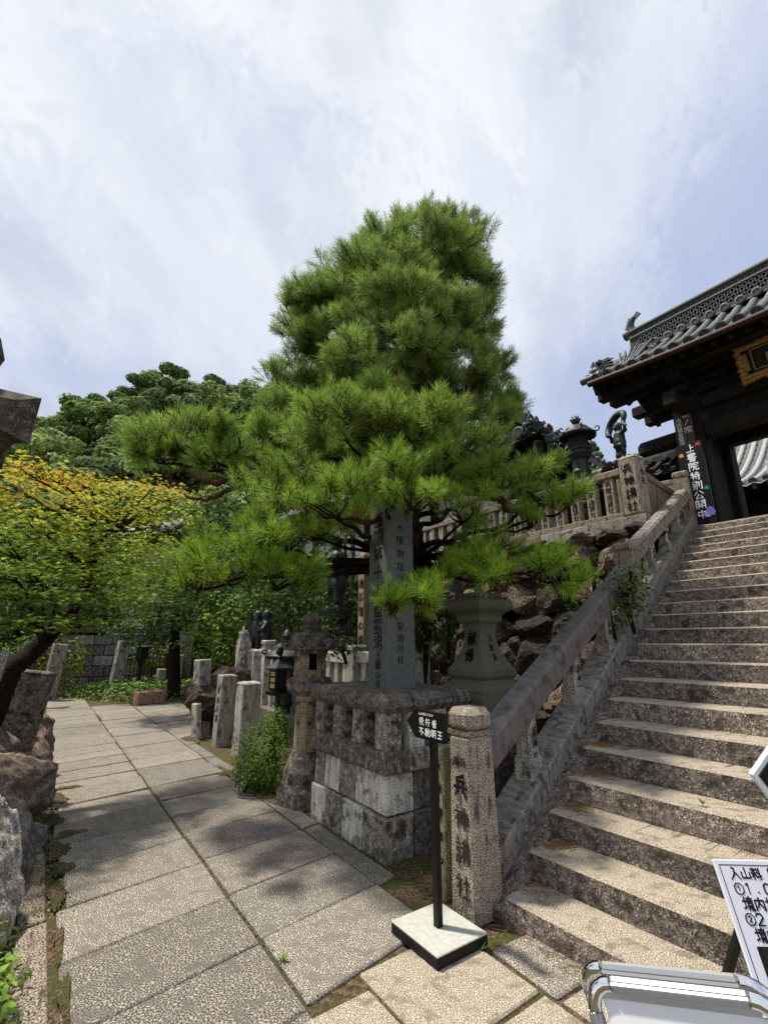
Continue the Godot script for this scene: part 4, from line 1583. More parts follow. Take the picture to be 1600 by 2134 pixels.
	for i in 7:
		s = Shape.new()
		tube(s, bend([Vector3(10.08, 8.12 - i * 0.012, -4.72 + i * 0.115), Vector3(9.84, 7.86 + i * 0.015, -4.62 + i * 0.12), Vector3(9.60, 7.56, -4.52 + i * 0.06)], 3), ramp(0.028, 0.026, 7), 6)
		put("scroll_tile", s, M.tile, t)
	s = Shape.new()
	tube(s, [Vector3(9.06, gate_eave(-4.9) + 0.06, -4.72), Vector3(9.06, gate_eave(-5.1) + 0.07, -5.16)], [0.085, 0.085], 12)
	tube(s, bend([Vector3(9.02, gate_eave(-4.9) + 0.08, -4.98), Vector3(9.7, 7.52, -4.98), Vector3(10.4, 8.14, -4.98)], 4), ramp(0.085, 0.085, 9), 8)
	tube(s, bend([Vector3(11.88, gate_eave(-4.9) + 0.08, -4.98), Vector3(11.2, 7.52, -4.98), Vector3(10.4, 8.14, -4.98)], 4), ramp(0.085, 0.085, 9), 8)
	put("verge_tile", s, M.tile, t)
	s = Shape.new()
	rock(s, at(Vector3(9.28, 7.30, -4.86)), Vector3(0.22, 0.24, 0.26), 2, 2, 0.08, true)
	rock(s, at(Vector3(9.26, 7.46, -4.92)), Vector3(0.14, 0.16, 0.16), 2, 0, 0.08, true)
	tube(s, [Vector3(9.26, 7.50, -4.94), Vector3(9.26, 7.62, -4.97), Vector3(9.25, 7.72, -4.94)], [0.05, 0.05, 0.004], 6)
	for i in 5:
		box(s, at(Vector3(9.25, 7.34 + i * 0.03, -4.74 + 0.012 * i), 0, 0.6), Vector3(0.02, 0.07, 0.04))
	box(s, at(Vector3(9.25, 7.50, -5.04), 0, 0.9), Vector3(0.02, 0.07, 0.05))
	put("lion_ornament", s, M.tile, t)

	# gutter, verge boards, rafters, purlins, posts and lintels
	s = Shape.new()
	var g := []
	for i in 10:
		var z := lerpf(-4.95, 3.4, i / 9.0)
		g.append(Vector3(8.94, gate_eave(z) - 0.115, z))
	tube(s, g, ramp(0.065, 0.065, 10), 8)
	put("gutter", s, M.copper, t)
	for side in 2:
		var z := -4.86 if side == 0 else 3.3
		for f in 2:
			s = Shape.new()
			var pts := []
			var sx := -1.0 if f == 0 else 1.0
			for i in 7:
				var q := i / 6.0
				pts.append(Vector3(10.45 + sx * (1.42 * (1.0 - q)), lerpf(gate_eave(z) - 0.22, 7.86, q) - sin(q * PI) * 0.10, z))
			for i in 6:
				beam(s, pts[i], pts[i + 1], 0.09, 0.30 - 0.02 * (i % 2))
			put("verge_board", s, M.wood, t)
		s = Shape.new()
		tube(s, bend([Vector3(10.45, 7.50, z), Vector3(10.45, 7.15, z), Vector3(10.45, 6.95, z)], 2), [0.16, 0.2, 0.17, 0.1, 0.03], 8)
		put("pendant", s, M.wood, t)
	for k in 31:
		var z := -4.7 + k * 0.26
		for f in 2:
			var sx := -1.0 if f == 0 else 1.0
			s = Shape.new()
			beam(s, Vector3(10.45 + sx * 1.36, gate_eave(z) - 0.19, z), Vector3(10.45 + sx * 0.05, 7.84, z), 0.085, 0.10)
			put("rafter", s, M.wood, t)
	for q in [[9.42, 6.86, 0.22, -5.0], [9.95, 6.92, 0.26, -5.02], [10.45, 7.35, 0.24, -5.05], [10.95, 6.92, 0.26, -5.02], [11.48, 6.86, 0.22, -5.0]]:
		s = Shape.new()
		box(s, at(Vector3(q[0], q[1], (q[3] + 3.6) * 0.5)), Vector3(q[2], 0.26, 3.6 - q[3]), 0.03)
		put("purlin", s, M.wood, t)
	for z in [-3.5, 1.9]:
		for x in [10.1, 11.3]:
			s = Shape.new()
			box(s, at(Vector3(x, 5.15, z)), Vector3(0.36, 3.2, 0.36), 0.03)
			put("post", s, M.wood, t)
			for i in 3:
				s = Shape.new()
				box(s, at(Vector3(x, 6.30 + i * 0.2, z)), Vector3(0.5 + i * 0.45, 0.16, 0.3), 0.03)
				box(s, at(Vector3(x, 6.30 + i * 0.2, z)), Vector3(0.3, 0.165, 0.55 + i * 0.5), 0.03)
				put("bracket", s, M.wood, t)
		s = Shape.new()
		box(s, at(Vector3(10.7, 5.30, z)), Vector3(0.9, 3.4, 0.10), 0.0)
		put("side_panel", s, M.wood, t)
		s = Shape.new()
		box(s, at(Vector3(10.7, 6.1, z)), Vector3(3.2, 0.28, 0.24), 0.03)
		put("tie_beam", s, M.wood, t)
	for q in [[10.1, 5.62, 0.36, 5.4], [10.1, 6.20, 0.26, 5.4], [11.3, 5.75, 0.34, 5.4]]:
		s = Shape.new()
		box(s, at(Vector3(q[0], q[1], -0.62)), Vector3(0.28, q[2], q[3]), 0.03)
		put("lintel", s, M.wood, t)
	s = Shape.new()
	box(s, at(Vector3(10.13, 6.25, -0.62)), Vector3(0.08, 1.1, 5.2))
	put("transom_board", s, M.wood, t)
	for z in [-3.60, 1.6]:
		s = Shape.new()
		box(s, at(Vector3(11.15, 4.68, z), 0.0), Vector3(1.5, 2.2, 0.09), 0.01)
		var door := put("door", s, M.wood, t)
		s = Shape.new()
		box(s, at(Vector3(10.62, 4.95, z + (0.05 if z < 0 else -0.06))), Vector3(0.16, 0.4, 0.03), 0.01)
		put("plate", s, M.wood_sign, door)
	s = Shape.new()
	box(s, at(Vector3(10.2, 5.66, -3.95)), Vector3(0.2, 0.34, 1.5), 0.08)
	put("beam_end", s, M.wood, t)
	s = Shape.new()
	box(s, at(Vector3(10.1, 3.66, -0.62)), Vector3(0.36, 0.16, 4.7), 0.02)
	put("threshold", s, M.wood, t)

	# the gilded name board under the eave
	var pq := thing("name_board", "gilded carved name board hanging under the gate eave", "name board", Vector3(9.62, 6.44, -1.50))
	pq.rotation = Vector3(0, 0, 0.0)
	var tilt := Basis.from_euler(Vector3(0, 0, 0.22))
	s = Shape.new()
	box(s, Transform3D(tilt, Vector3.ZERO), Vector3(0.06, 0.46, 1.62), 0.01)
	put("panel", s, M.wood, pq)
	s = Shape.new()
	for q in [[0.27, 0.0, 0.12, 1.84], [-0.27, 0.0, 0.12, 1.84], [0.0, 0.86, 0.50, 0.13], [0.0, -0.86, 0.50, 0.13]]:
		box(s, Transform3D(tilt, tilt * Vector3(-0.02, q[0], q[1])), Vector3(0.075, q[2] * 0.7, q[3] if q[3] > 1.0 else q[3] * 0.7), 0.025, 0.008)
	for i in 30:
		var z := -0.95 + 1.9 * (i / 29.0)
		for y in [-0.33, 0.33]:
			rock(s, Transform3D(tilt, tilt * Vector3(-0.02, y + rnd(-0.02, 0.02), z)), Vector3(0.08, 0.085, 0.09), 1, 2, 0.06, true)
	for i in 8:
		for z in [-0.93, 0.93]:
			rock(s, Transform3D(tilt, tilt * Vector3(-0.02, -0.28 + i * 0.08, z + rnd(-0.03, 0.03))), Vector3(0.08, 0.10, 0.12), 1, 2, 0.06, true)
	put("frame", s, M.gold, pq)
	s = Shape.new()
	for q in [[0.185, 0.0, 0.018, 1.52], [-0.185, 0.0, 0.018, 1.52], [0.0, 0.75, 0.385, 0.018], [0.0, -0.75, 0.385, 0.018]]:
		box(s, Transform3D(tilt, tilt * Vector3(-0.034, q[0], q[1])), Vector3(0.02, q[2], q[3]))
	put("inner_line", s, M.gold, pq)
	for i in 3:
		s = Shape.new()
		glyph(s, "山願立"[i], Vector3.ZERO, Vector3.BACK, tilt * Vector3.DOWN, 0.30, 0.13, 0.012)
		put("character", s, M.gold, pq, tilt * Vector3(-0.032, 0, -0.42 + i * 0.42))

	# the tile-topped wall beside the gate
	var w := thing("roofed_wall", "low dark wall with a small tiled roof between the hall and the gate", "wall")
	s = Shape.new()
	box(s, at(Vector3(11.2, 4.3, -5.4)), Vector3(0.3, 2.0, 3.9), 0.0)
	put("wall", s, M.wood, w)
	var we := func(z: float) -> Vector3: return Vector3(10.55, 5.22, z)
	var we2 := func(z: float) -> Vector3: return Vector3(11.85, 5.22, z)
	var wr := func(z: float) -> Vector3: return Vector3(11.2, 5.62, z)
	tiled_slope(w, we, wr, -7.6, -3.6, 0.30, 0.03, M.tile_dark, M.tile_dark, 0.07)
	tiled_slope(w, we2, wr, -3.6, -7.6, 0.30, 0.03, M.tile_dark, M.tile_dark, 0.07)
	s = Shape.new()
	box(s, at(Vector3(11.2, 5.70, -5.6)), Vector3(0.26, 0.18, 4.1), 0.02)
	put("ridge_course", s, M.tile_dark, w)
	s = Shape.new()
	tube(s, [Vector3(11.2, 5.84, -7.65), Vector3(11.2, 5.84, -3.5)], [0.09, 0.09], 10)
	put("ridge_cap", s, M.tile_pale, w)
	for k in 12:
		s = Shape.new()
		tube(s, [Vector3(11.05, 5.70, -7.4 + k * 0.32), Vector3(11.02, 5.70, -7.4 + k * 0.32)], [0.05, 0.05], 10)
		put("ridge_disc", s, M.tile, w)

	# the hall seen through the gate
	var h := thing("inner_hall", "hall beyond the gate whose curved grey roof is striped with pale tile rows", "hall", Vector3(19.0, 3.4, -5.2), 0.0)
	var he := func(z: float) -> Vector3: return Vector3(0.0, 3.45, z)
	var hr := func(z: float) -> Vector3: return Vector3(4.6, 6.6, z)
	tiled_slope(h, he, hr, -5.0, 9.0, 0.40, 0.45, M.tile, M.tile_pale, 0.095)
	s = Shape.new()
	for k in 15:
		for i in 14:
			var f := (i + 0.5) / 14.0
			var p := slope_point(he, hr, -5.0 + 0.2 + k * 0.4, f, 0.45)
			box(s, at(p + Vector3(0, 0.015, 0.0), 0, 0, 0.55), Vector3(0.36, 0.03, 0.24))
	stuff(put("flat_tiles", s, M.tile, h))
	s = Shape.new()
	box(s, at(Vector3(3.4, 1.85, 2.0)), Vector3(4.0, 4.1, 13.0))
	put("wall", s, M.wood, h)
	for k in 22:
		s = Shape.new()
		box(s, at(Vector3(0.75, 3.24, -4.6 + k * 0.42)), Vector3(1.6, 0.12, 0.12))
		put("rafter", s, M.wood, h)
		s = Shape.new()
		box(s, at(Vector3(0.0, 3.24, -4.6 + k * 0.42)), Vector3(0.02, 0.10, 0.10))
		put("rafter_tip", s, M.tile_pale, h)
	for z in [-4.0, -1.0, 2.0, 5.0]:
		s = Shape.new()
		box(s, at(Vector3(1.0, 1.6, z)), Vector3(0.28, 3.2, 0.28), 0.02)
		put("post", s, M.wood, h)
	s = Shape.new()
	lathe(s, Transform3D(Basis.from_euler(Vector3(0, 0, PI / 2)), Vector3(0.9, 1.95, 0.45)), [Vector2(0.10, 0.0), Vector2(0.24, 0.0), Vector2(0.24, 0.03), Vector2(0.10, 0.03)], 18, false)
	put("crest", s, M.gold, h)
	var sg := thing("white_sign_board", "narrow white board standing beyond the gate at the right edge", "sign", Vector3(13.2, 3.56, -3.0))
	s = Shape.new()
	box(s, at(Vector3(0, 1.35, 0)), Vector3(0.06, 1.5, 0.6), 0.01)
	put("panel", s, M.white, sg)
	s = Shape.new()
	box(s, at(Vector3(0.06, 0.7, -0.2)), Vector3(0.06, 1.4, 0.06))
	box(s, at(Vector3(0.06, 0.7, 0.2)), Vector3(0.06, 1.4, 0.06))
	put("stand", s, M.white, sg)


func hall() -> void:
	# local +X runs with the stairs, +Z looks at the stairs; the origin is under the eave corner
	var t := thing("temple_hall", "dark eaved temple hall with white plaster wall behind the pine", "hall", Vector3(8.566, 6.328, -6.073) * Vector3(1, 0, 1) + Vector3(0, 3.12, 0), TYAW)
	var s := Shape.new()
	box(s, at(Vector3(6.6, 1.9, -9.0)), Vector3(11.0, 1.6, 15.6))
	put("plaster_wall", s, M.plaster, t)
	s = Shape.new()
	box(s, at(Vector3(6.6, 0.55, -9.0)), Vector3(11.1, 1.1, 15.7))
	put("lower_wall", s, stone("pale", tint(0.62), 0.4, 0.9, ""), t)
	for z in [-1.3, -4.0, -7.0, -10.0, -13.0]:
		s = Shape.new()
		box(s, at(Vector3(1.06, 1.4, z)), Vector3(0.22, 2.8, 0.22), 0.01)
		put("post", s, M.wood, t)
	for q in [[Vector3(1.0, 2.82, -9.0), Vector3(0.3, 0.3, 16.0)], [Vector3(6.6, 2.82, -1.05), Vector3(11.2, 0.3, 0.3)]]:
		s = Shape.new()
		box(s, at(q[0]), q[1], 0.02)
		put("wall_beam", s, M.wood, t)
	# the eaves: underside boards, then tile slopes that rise inwards
	s = Shape.new()
	var lo := 2.84
	s.quad(Vector3(0, lo, 0), Vector3(0, lo, -17.0), Vector3(1.6, lo + 0.35, -17.0), Vector3(1.6, lo + 0.35, -1.6))
	s.quad(Vector3(11.0, lo, 0), Vector3(0, lo, 0), Vector3(1.6, lo + 0.35, -1.6), Vector3(11.0, lo + 0.35, -1.6))
	put("soffit", s, M.wood, t)
	for k in 40:
		s = Shape.new()
		beam(s, Vector3(0.05, lo - 0.07, -0.3 - k * 0.3), Vector3(1.5, lo + 0.22, -0.3 - k * 0.3), 0.09, 0.10)
		put("rafter", s, M.wood, t)
	for k in 26:
		s = Shape.new()
		beam(s, Vector3(0.3 + k * 0.3, lo - 0.07, -0.05), Vector3(0.3 + k * 0.3, lo + 0.22, -1.5), 0.09, 0.10)
		put("rafter", s, M.wood, t)
	s = Shape.new()
	beam(s, Vector3(0, lo - 0.06, 0), Vector3(1.5, lo + 0.2, -1.5), 0.2, 0.24, 0.02)
	put("hip_rafter", s, M.wood, t)
	var a0 := func(z: float) -> Vector3: return Vector3(0.0, 2.97 + 0.22 * exp(z * 0.9), z)
	var a1 := func(z: float) -> Vector3: return Vector3(1.7, 4.1, minf(z, -1.7))
	tiled_slope(t, a0, a1, -17.0, -0.05, 0.30, 0.08, M.tile_dark, M.tile_dark, 0.08)
	var b0 := func(z: float) -> Vector3: return Vector3(z, 2.97 + 0.22 * exp(-z * 0.9), 0.0)
	var b1 := func(z: float) -> Vector3: return Vector3(maxf(z, 1.7), 4.1, -1.7)
	tiled_slope(t, b0, b1, 0.05, 11.0, 0.30, 0.08, M.tile_dark, M.tile_pale, 0.08)
	s = Shape.new()
	tube(s, bend([Vector3(-0.02, 3.25, 0.02), Vector3(0.8, 3.55, -0.8), Vector3(1.7, 4.2, -1.7)], 3), ramp(0.13, 0.13, 7), 8)
	put("hip_ridge", s, M.tile_dark, t)
	s = Shape.new()
	for i in 7:
		rock(s, at(Vector3(0.1 + rnd(-0.15, 0.2), 3.30 + rnd(-0.08, 0.10), -0.25 + rnd(-0.3, 0.2))), Vector3(0.13, 0.13, 0.13), 1, 4, 0.08, true)
	for i in 3:
		var c := []
		for k in 8:
			c.append(Vector3(-0.1 + i * 0.16 + 0.1 * cos(k * 0.7), 3.45 + 0.1 * sin(k * 0.7), -0.1 - i * 0.1))
		tube(s, c, ramp(0.03, 0.02, 8), 6)
	put("demon_tile", s, M.tile, t)
	for q in [[Vector3(-0.05, 3.22, -0.45), Vector3(-1, 0, 0)], [Vector3(0.35, 3.26, 0.05), Vector3(0, 0, 1)]]:
		s = Shape.new()
		lathe(s, Transform3D(Basis(Quaternion(Vector3.UP, q[1])), q[0]), [Vector2(0.14, 0.0), Vector2(0.14, 0.07), Vector2(0.105, 0.08), Vector2(0.10, 0.05), Vector2(0.02, 0.05)], 20, false)
		put("round_tile", s, M.tile, t)
	# the upper roof with its row of round tiles
	s = Shape.new()
	box(s, at(Vector3(6.9, 4.15, -9.2)), Vector3(9.8, 0.9, 14.9))
	put("upper_wall", s, M.wood, t)
	s = Shape.new()
	beam(s, Vector3(0.6, 4.48, -1.5), Vector3(12.0, 4.46, -1.5), 0.5, 0.36)
	put("upper_eave", s, M.tile_dark, t)
	for k in 22:
		s = Shape.new()
		tube(s, [Vector3(0.7 + k * 0.44, 4.72, -2.0), Vector3(0.7 + k * 0.44, 4.72, -1.22)], [0.11, 0.11], 12)
		put("round_tile", s, M.tile_dark, t)
	# rain pipe at the corner
	s = Shape.new()
	box(s, at(Vector3(0.25, 2.96, 0.12), 0.4), Vector3(0.18, 0.2, 0.18), 0.02, 0, null, 1.1)
	tube(s, bend([Vector3(0.25, 2.86, 0.12), Vector3(0.24, 2.4, 0.06), Vector3(0.5, 2.05, -0.3), Vector3(0.95, 1.95, -0.9)], 4), ramp(0.07, 0.06, 13), 8)
	put("rain_pipe", s, stone("bronze", tint(1.3), 1.0, 0.6, ""), t)



# ---------------------------------------------------------------- signs

func signs() -> void:
	var t := thing("arrow_sign", "black arrow sign with white lettering on a square post and pale slab foot", "sign", Vector3(2.055, 0, -2.405))
	var s := Shape.new()
	box(s, at(Vector3(0, 0.026, 0)), Vector3(0.365, 0.050, 0.40), 0.005)
	put("foot", s, M.black_matt, t)
	s = Shape.new()
	box(s, at(Vector3(0, 0.055, 0)), Vector3(0.363, 0.010, 0.398), 0.003)
	put("foot_top", s, M.plate, t)
	s = Shape.new()
	box(s, at(Vector3(0, 0.57, 0)), Vector3(0.040, 1.04, 0.040), 0.003)
	put("post", s, M.black, t)
	s = Shape.new()
	# the board points left, towards -Z
	var out := [Vector2(-0.205, 1.105), Vector2(-0.125, 1.018), Vector2(0.155, 1.018), Vector2(0.155, 1.182), Vector2(-0.125, 1.182)]
	for i in 5:
		var a: Vector2 = out[i]
		var b: Vector2 = out[(i + 1) % 5]
		s.quad(Vector3(-0.024, a.y, a.x), Vector3(-0.046, a.y, a.x), Vector3(-0.046, b.y, b.x), Vector3(-0.024, b.y, b.x))
		s.tri(Vector3(-0.046, a.y, a.x), Vector3(-0.046, 1.1, 0), Vector3(-0.046, b.y, b.x))
		s.tri(Vector3(-0.024, b.y, b.x), Vector3(-0.024, 1.1, 0), Vector3(-0.024, a.y, a.x))
	for y in [1.058, 1.10, 1.142]:
		box(s, at(Vector3(-0.0465, y, 0.01)), Vector3(0.0012, 0.0025, 0.28))
	var bd := put("board", s, M.black, t)
	for q in [["役行者", 1.120, 0.044, -0.085, 0.06, 0.105], ["不動明王", 1.062, 0.046, -0.085, 0.057, 0.105], ["えんのぎょうじゃ", 1.163, 0.015, -0.083, 0.0175, 0.16]]:
		for i in q[0].length():
			s = Shape.new()
			glyph(s, q[0][i], Vector3.ZERO, Vector3.BACK, Vector3.DOWN, q[2], q[5], 0.0012)
			put("character", s, M.white, bd, Vector3(-0.0475, q[1], q[3] + q[4] * (i + 0.5)))

	# the second arrow sign, cut by the right edge of the picture
	t = thing("white_edged_sign", "black arrow sign with white edge, cut off at the right edge", "sign", Vector3(1.999, 1.152, -0.645) * Vector3(1, 0, 1), -0.61)
	for q in [[1.0, 0.0, M.white], [0.92, 0.006, M.black]]:
		s = Shape.new()
		var k: float = q[0]
		var w: float = 0.02 + q[1]
		out = [Vector2(-0.21 * k, 0.0), Vector2(-0.13 * k, -0.10 * k), Vector2(0.22 * k, -0.10 * k), Vector2(0.22 * k, 0.10 * k), Vector2(-0.13 * k, 0.10 * k)]
		for i in 5:
			var a: Vector2 = out[i]
			var b: Vector2 = out[(i + 1) % 5]
			s.quad(Vector3(a.x, a.y, 0), Vector3(a.x, a.y, w), Vector3(b.x, b.y, w), Vector3(b.x, b.y, 0))
			s.tri(Vector3(a.x, a.y, w), Vector3(0, 0, w), Vector3(b.x, b.y, w))
			s.tri(Vector3(b.x, b.y, 0), Vector3(0, 0, 0), Vector3(a.x, a.y, 0))
		var o := put("board" if q[1] > 0 else "edge", s, q[2], t, Vector3(0.11, 1.17, 0))
		o.rotation.z = -0.10
	s = Shape.new()
	box(s, at(Vector3(0.16, 0.58, -0.03)), Vector3(0.04, 1.16, 0.04), 0.003)
	put("post", s, M.black, t)
	s = Shape.new()
	box(s, at(Vector3(0.16, 0.06, -0.03)), Vector3(0.36, 0.1, 0.36), 0.006)
	put("foot", s, M.black_matt, t)

	# the notice with the fees, tilted back on its stand
	var tl := Vector3(2.376, 0.74, -1.056)
	var right := Vector3(0.819, -0.02, 0.574).normalized()
	var down := Vector3(-0.28, -0.92, 0.28).normalized()
	down = (down - right * down.dot(right)).normalized()
	var face := down.cross(right)
	t = thing("fee_notice", "white notice board with black border and fee lettering above a small picture", "notice board", tl)
	var bas := Basis(right, -down, face)
	s = Shape.new()
	box(s, Transform3D(bas, right * 0.225 + down * 0.32), Vector3(0.45, 0.64, 0.012), 0.003)
	put("panel", s, M.board, t)
	s = Shape.new()
	for q in [[0.225, 0.018, 0.416, 0.0026], [0.225, 0.622, 0.416, 0.0026], [0.018, 0.32, 0.0026, 0.604], [0.432, 0.32, 0.0026, 0.604]]:
		box(s, Transform3D(bas, right * q[0] + down * q[1] + face * 0.0066), Vector3(q[2], q[3], 0.0008))
	put("border", s, M.ink_black, t)
	for q in [["入山料(", 0.046, 0.044, 0.040, 0.043], ["①1.000", 0.046, 0.092, 0.036, 0.037], ["境内地", 0.056, 0.138, 0.041, 0.045], ["②2.000", 0.048, 0.184, 0.036, 0.037], ["境内地", 0.062, 0.230, 0.041, 0.045]]:
		for i in q[0].length():
			s = Shape.new()
			glyph(s, q[0][i], Vector3.ZERO, right, down, q[3], 0.085 if q[0][i] in ["①", "②"] else 0.125, 0.0008)
			put("character", s, M.ink_black, t, right * (q[1] + q[4] * (i + 0.5)) + down * q[2] + face * 0.0062)
	var y := 0.262
	for q in [[0.05, Color(0.10, 0.065, 0.04)], [0.04, Color(0.22, 0.42, 0.07)], [0.024, Color(0.10, 0.16, 0.06)], [0.20, Color(0.30, 0.05, 0.06)]]:
		s = Shape.new()
		box(s, Transform3D(bas, right * 0.235 + down * (y + q[0] * 0.5) + face * 0.0064), Vector3(0.36, q[0], 0.0008))
		put("picture_print", s, plain(q[1], 0.5), t)
		y += q[0]
	s = Shape.new()
	box(s, Transform3D(bas, right * 0.064 + down * 0.31 + face * 0.0069), Vector3(0.02, 0.09, 0.0008))
	box(s, Transform3D(bas, right * 0.15 + down * 0.29 + face * 0.0069), Vector3(0.02, 0.05, 0.0008))
	put("picture_print", s, plain(Color(0.03, 0.025, 0.02), 0.5), t)
	s = Shape.new()
	for q in [0.05, 0.40]:
		beam(s, right * q + down * 0.20 - face * 0.02, right * q + down * 0.66 - face * 0.02, 0.03, 0.02)
		beam(s, right * q + down * 0.20 - face * 0.03, Vector3(0, -tl.y + 0.01, 0) + right * q - Vector3(-0.574, 0, 0.819) * 0.28, 0.03, 0.02)
	put("stand", s, M.black_matt, t)

	# the metal frame of an empty sandwich board, nearest of all
	var a0 := Vector3(0.939, 1, -0.681)
	var a1 := Vector3(1.055, 1.056, -0.419)
	var b0 := Vector3(0.905, 1.005, -0.643)
	right = (a1 - a0).normalized()
	var wide := (a1 - a0).length()
	t = thing("sandwich_board", "empty aluminium framed sandwich board with rounded chrome corners", "sandwich board", Vector3(a0.x, 0, a0.z))
	var near := Vector3(-0.574, 0, 0.819)
	for k in 2:
		var top := (a0 if k == 0 else b0) - Vector3(a0.x, 0, a0.z)
		var w := wide * (1.0 if k == 0 else 0.965)
		down = Vector3(0, -1, 0) + near * (-0.30 if k == 0 else 0.30)
		down = (down - right * down.dot(right)).normalized()
		face = down.cross(right)
		bas = Basis(right, -down, face)
		s = Shape.new()
		box(s, Transform3D(bas, top + right * (w * 0.5) + down * 0.49 - face * 0.004), Vector3(w - 0.04, 0.94, 0.006))
		put("sheet", s, M.sheet, t)
		var rim := []
		for q in [[0.035, 0.0, w - 0.035, 0.0], [0.0, 0.035, 0.0, 0.95], [w, 0.035, w, 0.95], [0.0, 0.965, w, 0.965]]:
			s = Shape.new()
			var p: Vector3 = top + right * q[0] + down * q[1]
			var p2: Vector3 = top + right * q[2] + down * q[3]
			beam(s, p, p2, 0.022, 0.016, 0.005, face)
			beam(s, p + face * 0.008, p2 + face * 0.008, 0.008, 0.008, 0.003, face)
			put("frame_bar", s, M.alu, t)
		for e in 2:
			s = Shape.new()
			var arc := []
			for i in 6:
				var g := PI * 0.5 * i / 5.0
				arc.append(top + right * ((0.035 - 0.035 * sin(g)) if e == 0 else (w - 0.035 + 0.035 * sin(g))) + down * (0.035 - 0.035 * cos(g)))
			tube(s, arc, ramp(0.012, 0.012, 6), 10)
			put("corner", s, M.chrome, t)

	# the banner and the old board by the gate
	t = thing("event_banner", "tall black sign with white lettering, maple leaves and a purple flower beside the gate post", "sign", Vector3(9.25, 3.36, -3.36), 0.0)
	s = Shape.new()
	box(s, at(Vector3(0, 1.0, 0), 0, 0, 0), Vector3(0.04, 1.56, 0.42), 0.004)
	put("panel", s, plain(Color(0.075, 0.085, 0.10), 0.4), t)
	for i in 8:
		s = Shape.new()
		glyph(s, "上書院特別公開中"[i], Vector3.ZERO, Vector3.BACK, Vector3.DOWN, 0.155, 0.115, 0.002)
		put("character", s, M.white, t, Vector3(-0.0205, 1.675 - i * 0.180, 0.015))
	for q in [[1.70, 0.145, "b03a35", 0.075], [1.56, -0.15, "d9a336", 0.07], [0.86, 0.155, "2b8a66", 0.07]]:
		s = Shape.new()
		for i in 7:
			var g := -2.2 + i * 0.733 + 0.3
			var l: float = q[3] * (1.0 - absf(i - 3) * 0.12)
			var tip := Vector3(0, cos(g) * l, sin(g) * l)
			var sd := Vector3(0, -sin(g), cos(g)) * l * 0.2
			s.tri(Vector3(-0.0003 * i, 0, 0), tip * 0.45 - sd, tip)
			s.tri(Vector3(-0.0003 * i, 0, 0), tip, tip * 0.45 + sd)
		put("leaf_print", s, plain(hue(q[2]), 0.6), t, Vector3(-0.0235 - 0.0004 * q[1], q[0], q[1]))
	for q in [[0.47, 0.15], [0.40, 0.10], [0.42, 0.17]]:
		s = Shape.new()
		for i in 5:
			var g := TAU * i / 5.0
			lathe(s, Transform3D(Basis.from_euler(Vector3(0, 0, PI / 2)), Vector3(-0.0008 * (i + 1), cos(g) * 0.032, sin(g) * 0.032)), [Vector2(0.03, 0.0), Vector2(0.03, 0.001)], 10, false)
		put("flower_print", s, plain(Color(0.42, 0.40, 0.68) if q[1] > 0.12 else Color(0.55, 0.52, 0.76), 0.6), t, Vector3(-0.0225 - 0.006 * q[1], q[0], q[1]))
	s = Shape.new()
	for z in [-0.15, 0.15]:
		box(s, at(Vector3(0, 0.12, z)), Vector3(0.03, 0.2, 0.03))
	put("legs", s, M.alu, t)
	t = thing("old_name_board", "weathered wooden board with pale lettering on the gate post above the black sign", "sign", Vector3(9.84, 4.9, -3.60))
	s = Shape.new()
	box(s, at(Vector3(0, 0.45, 0)), Vector3(0.05, 1.5, 0.32), 0.004)
	put("panel", s, M.wood_sign, t)
	for i in 3:
		s = Shape.new()
		glyph(s, "奥ノ院"[i], Vector3.ZERO, Vector3.BACK, Vector3.DOWN, 0.13, 0.12, 0.002)
		put("character", s, plain(Color(0.72, 0.72, 0.70), 0.8), t, Vector3(-0.0255, 1.06 - i * 0.16, 0.07))
	for i in 8:
		s = Shape.new()
		glyph(s, "洛西観音霊場第十"[i], Vector3.ZERO, Vector3.BACK, Vector3.DOWN, 0.095, 0.12, 0.002)
		put("character", s, plain(Color(0.72, 0.72, 0.70), 0.8), t, Vector3(-0.0255, 0.99 - i * 0.105, -0.075))


# ---------------------------------------------------------------- beside the path

func marker(called: String, label: String, category: String, at_: Vector3, size: Vector3, m: Material, lean := Vector3.ZERO, top := 0.0, group := "") -> Node3D:
	var t := thing(called, label, category, at_ + Vector3(0, -0.06, 0), 0.0, group)
	var s := Shape.new()
	box(s, at(Vector3(0, size.y * 0.5, 0)), size, minf(0.018, size.x * 0.2), 0.006)
	put("shaft", s, m, t)
	if top > 0:
		s = Shape.new()
		box(s, at(Vector3(0, size.y + top * 0.5 - 0.003, 0)), Vector3(size.x, top, size.z), 0.0, 0.0, null, 0.3)
		put("point", s, m, t)
	t.rotation = lean
	return t


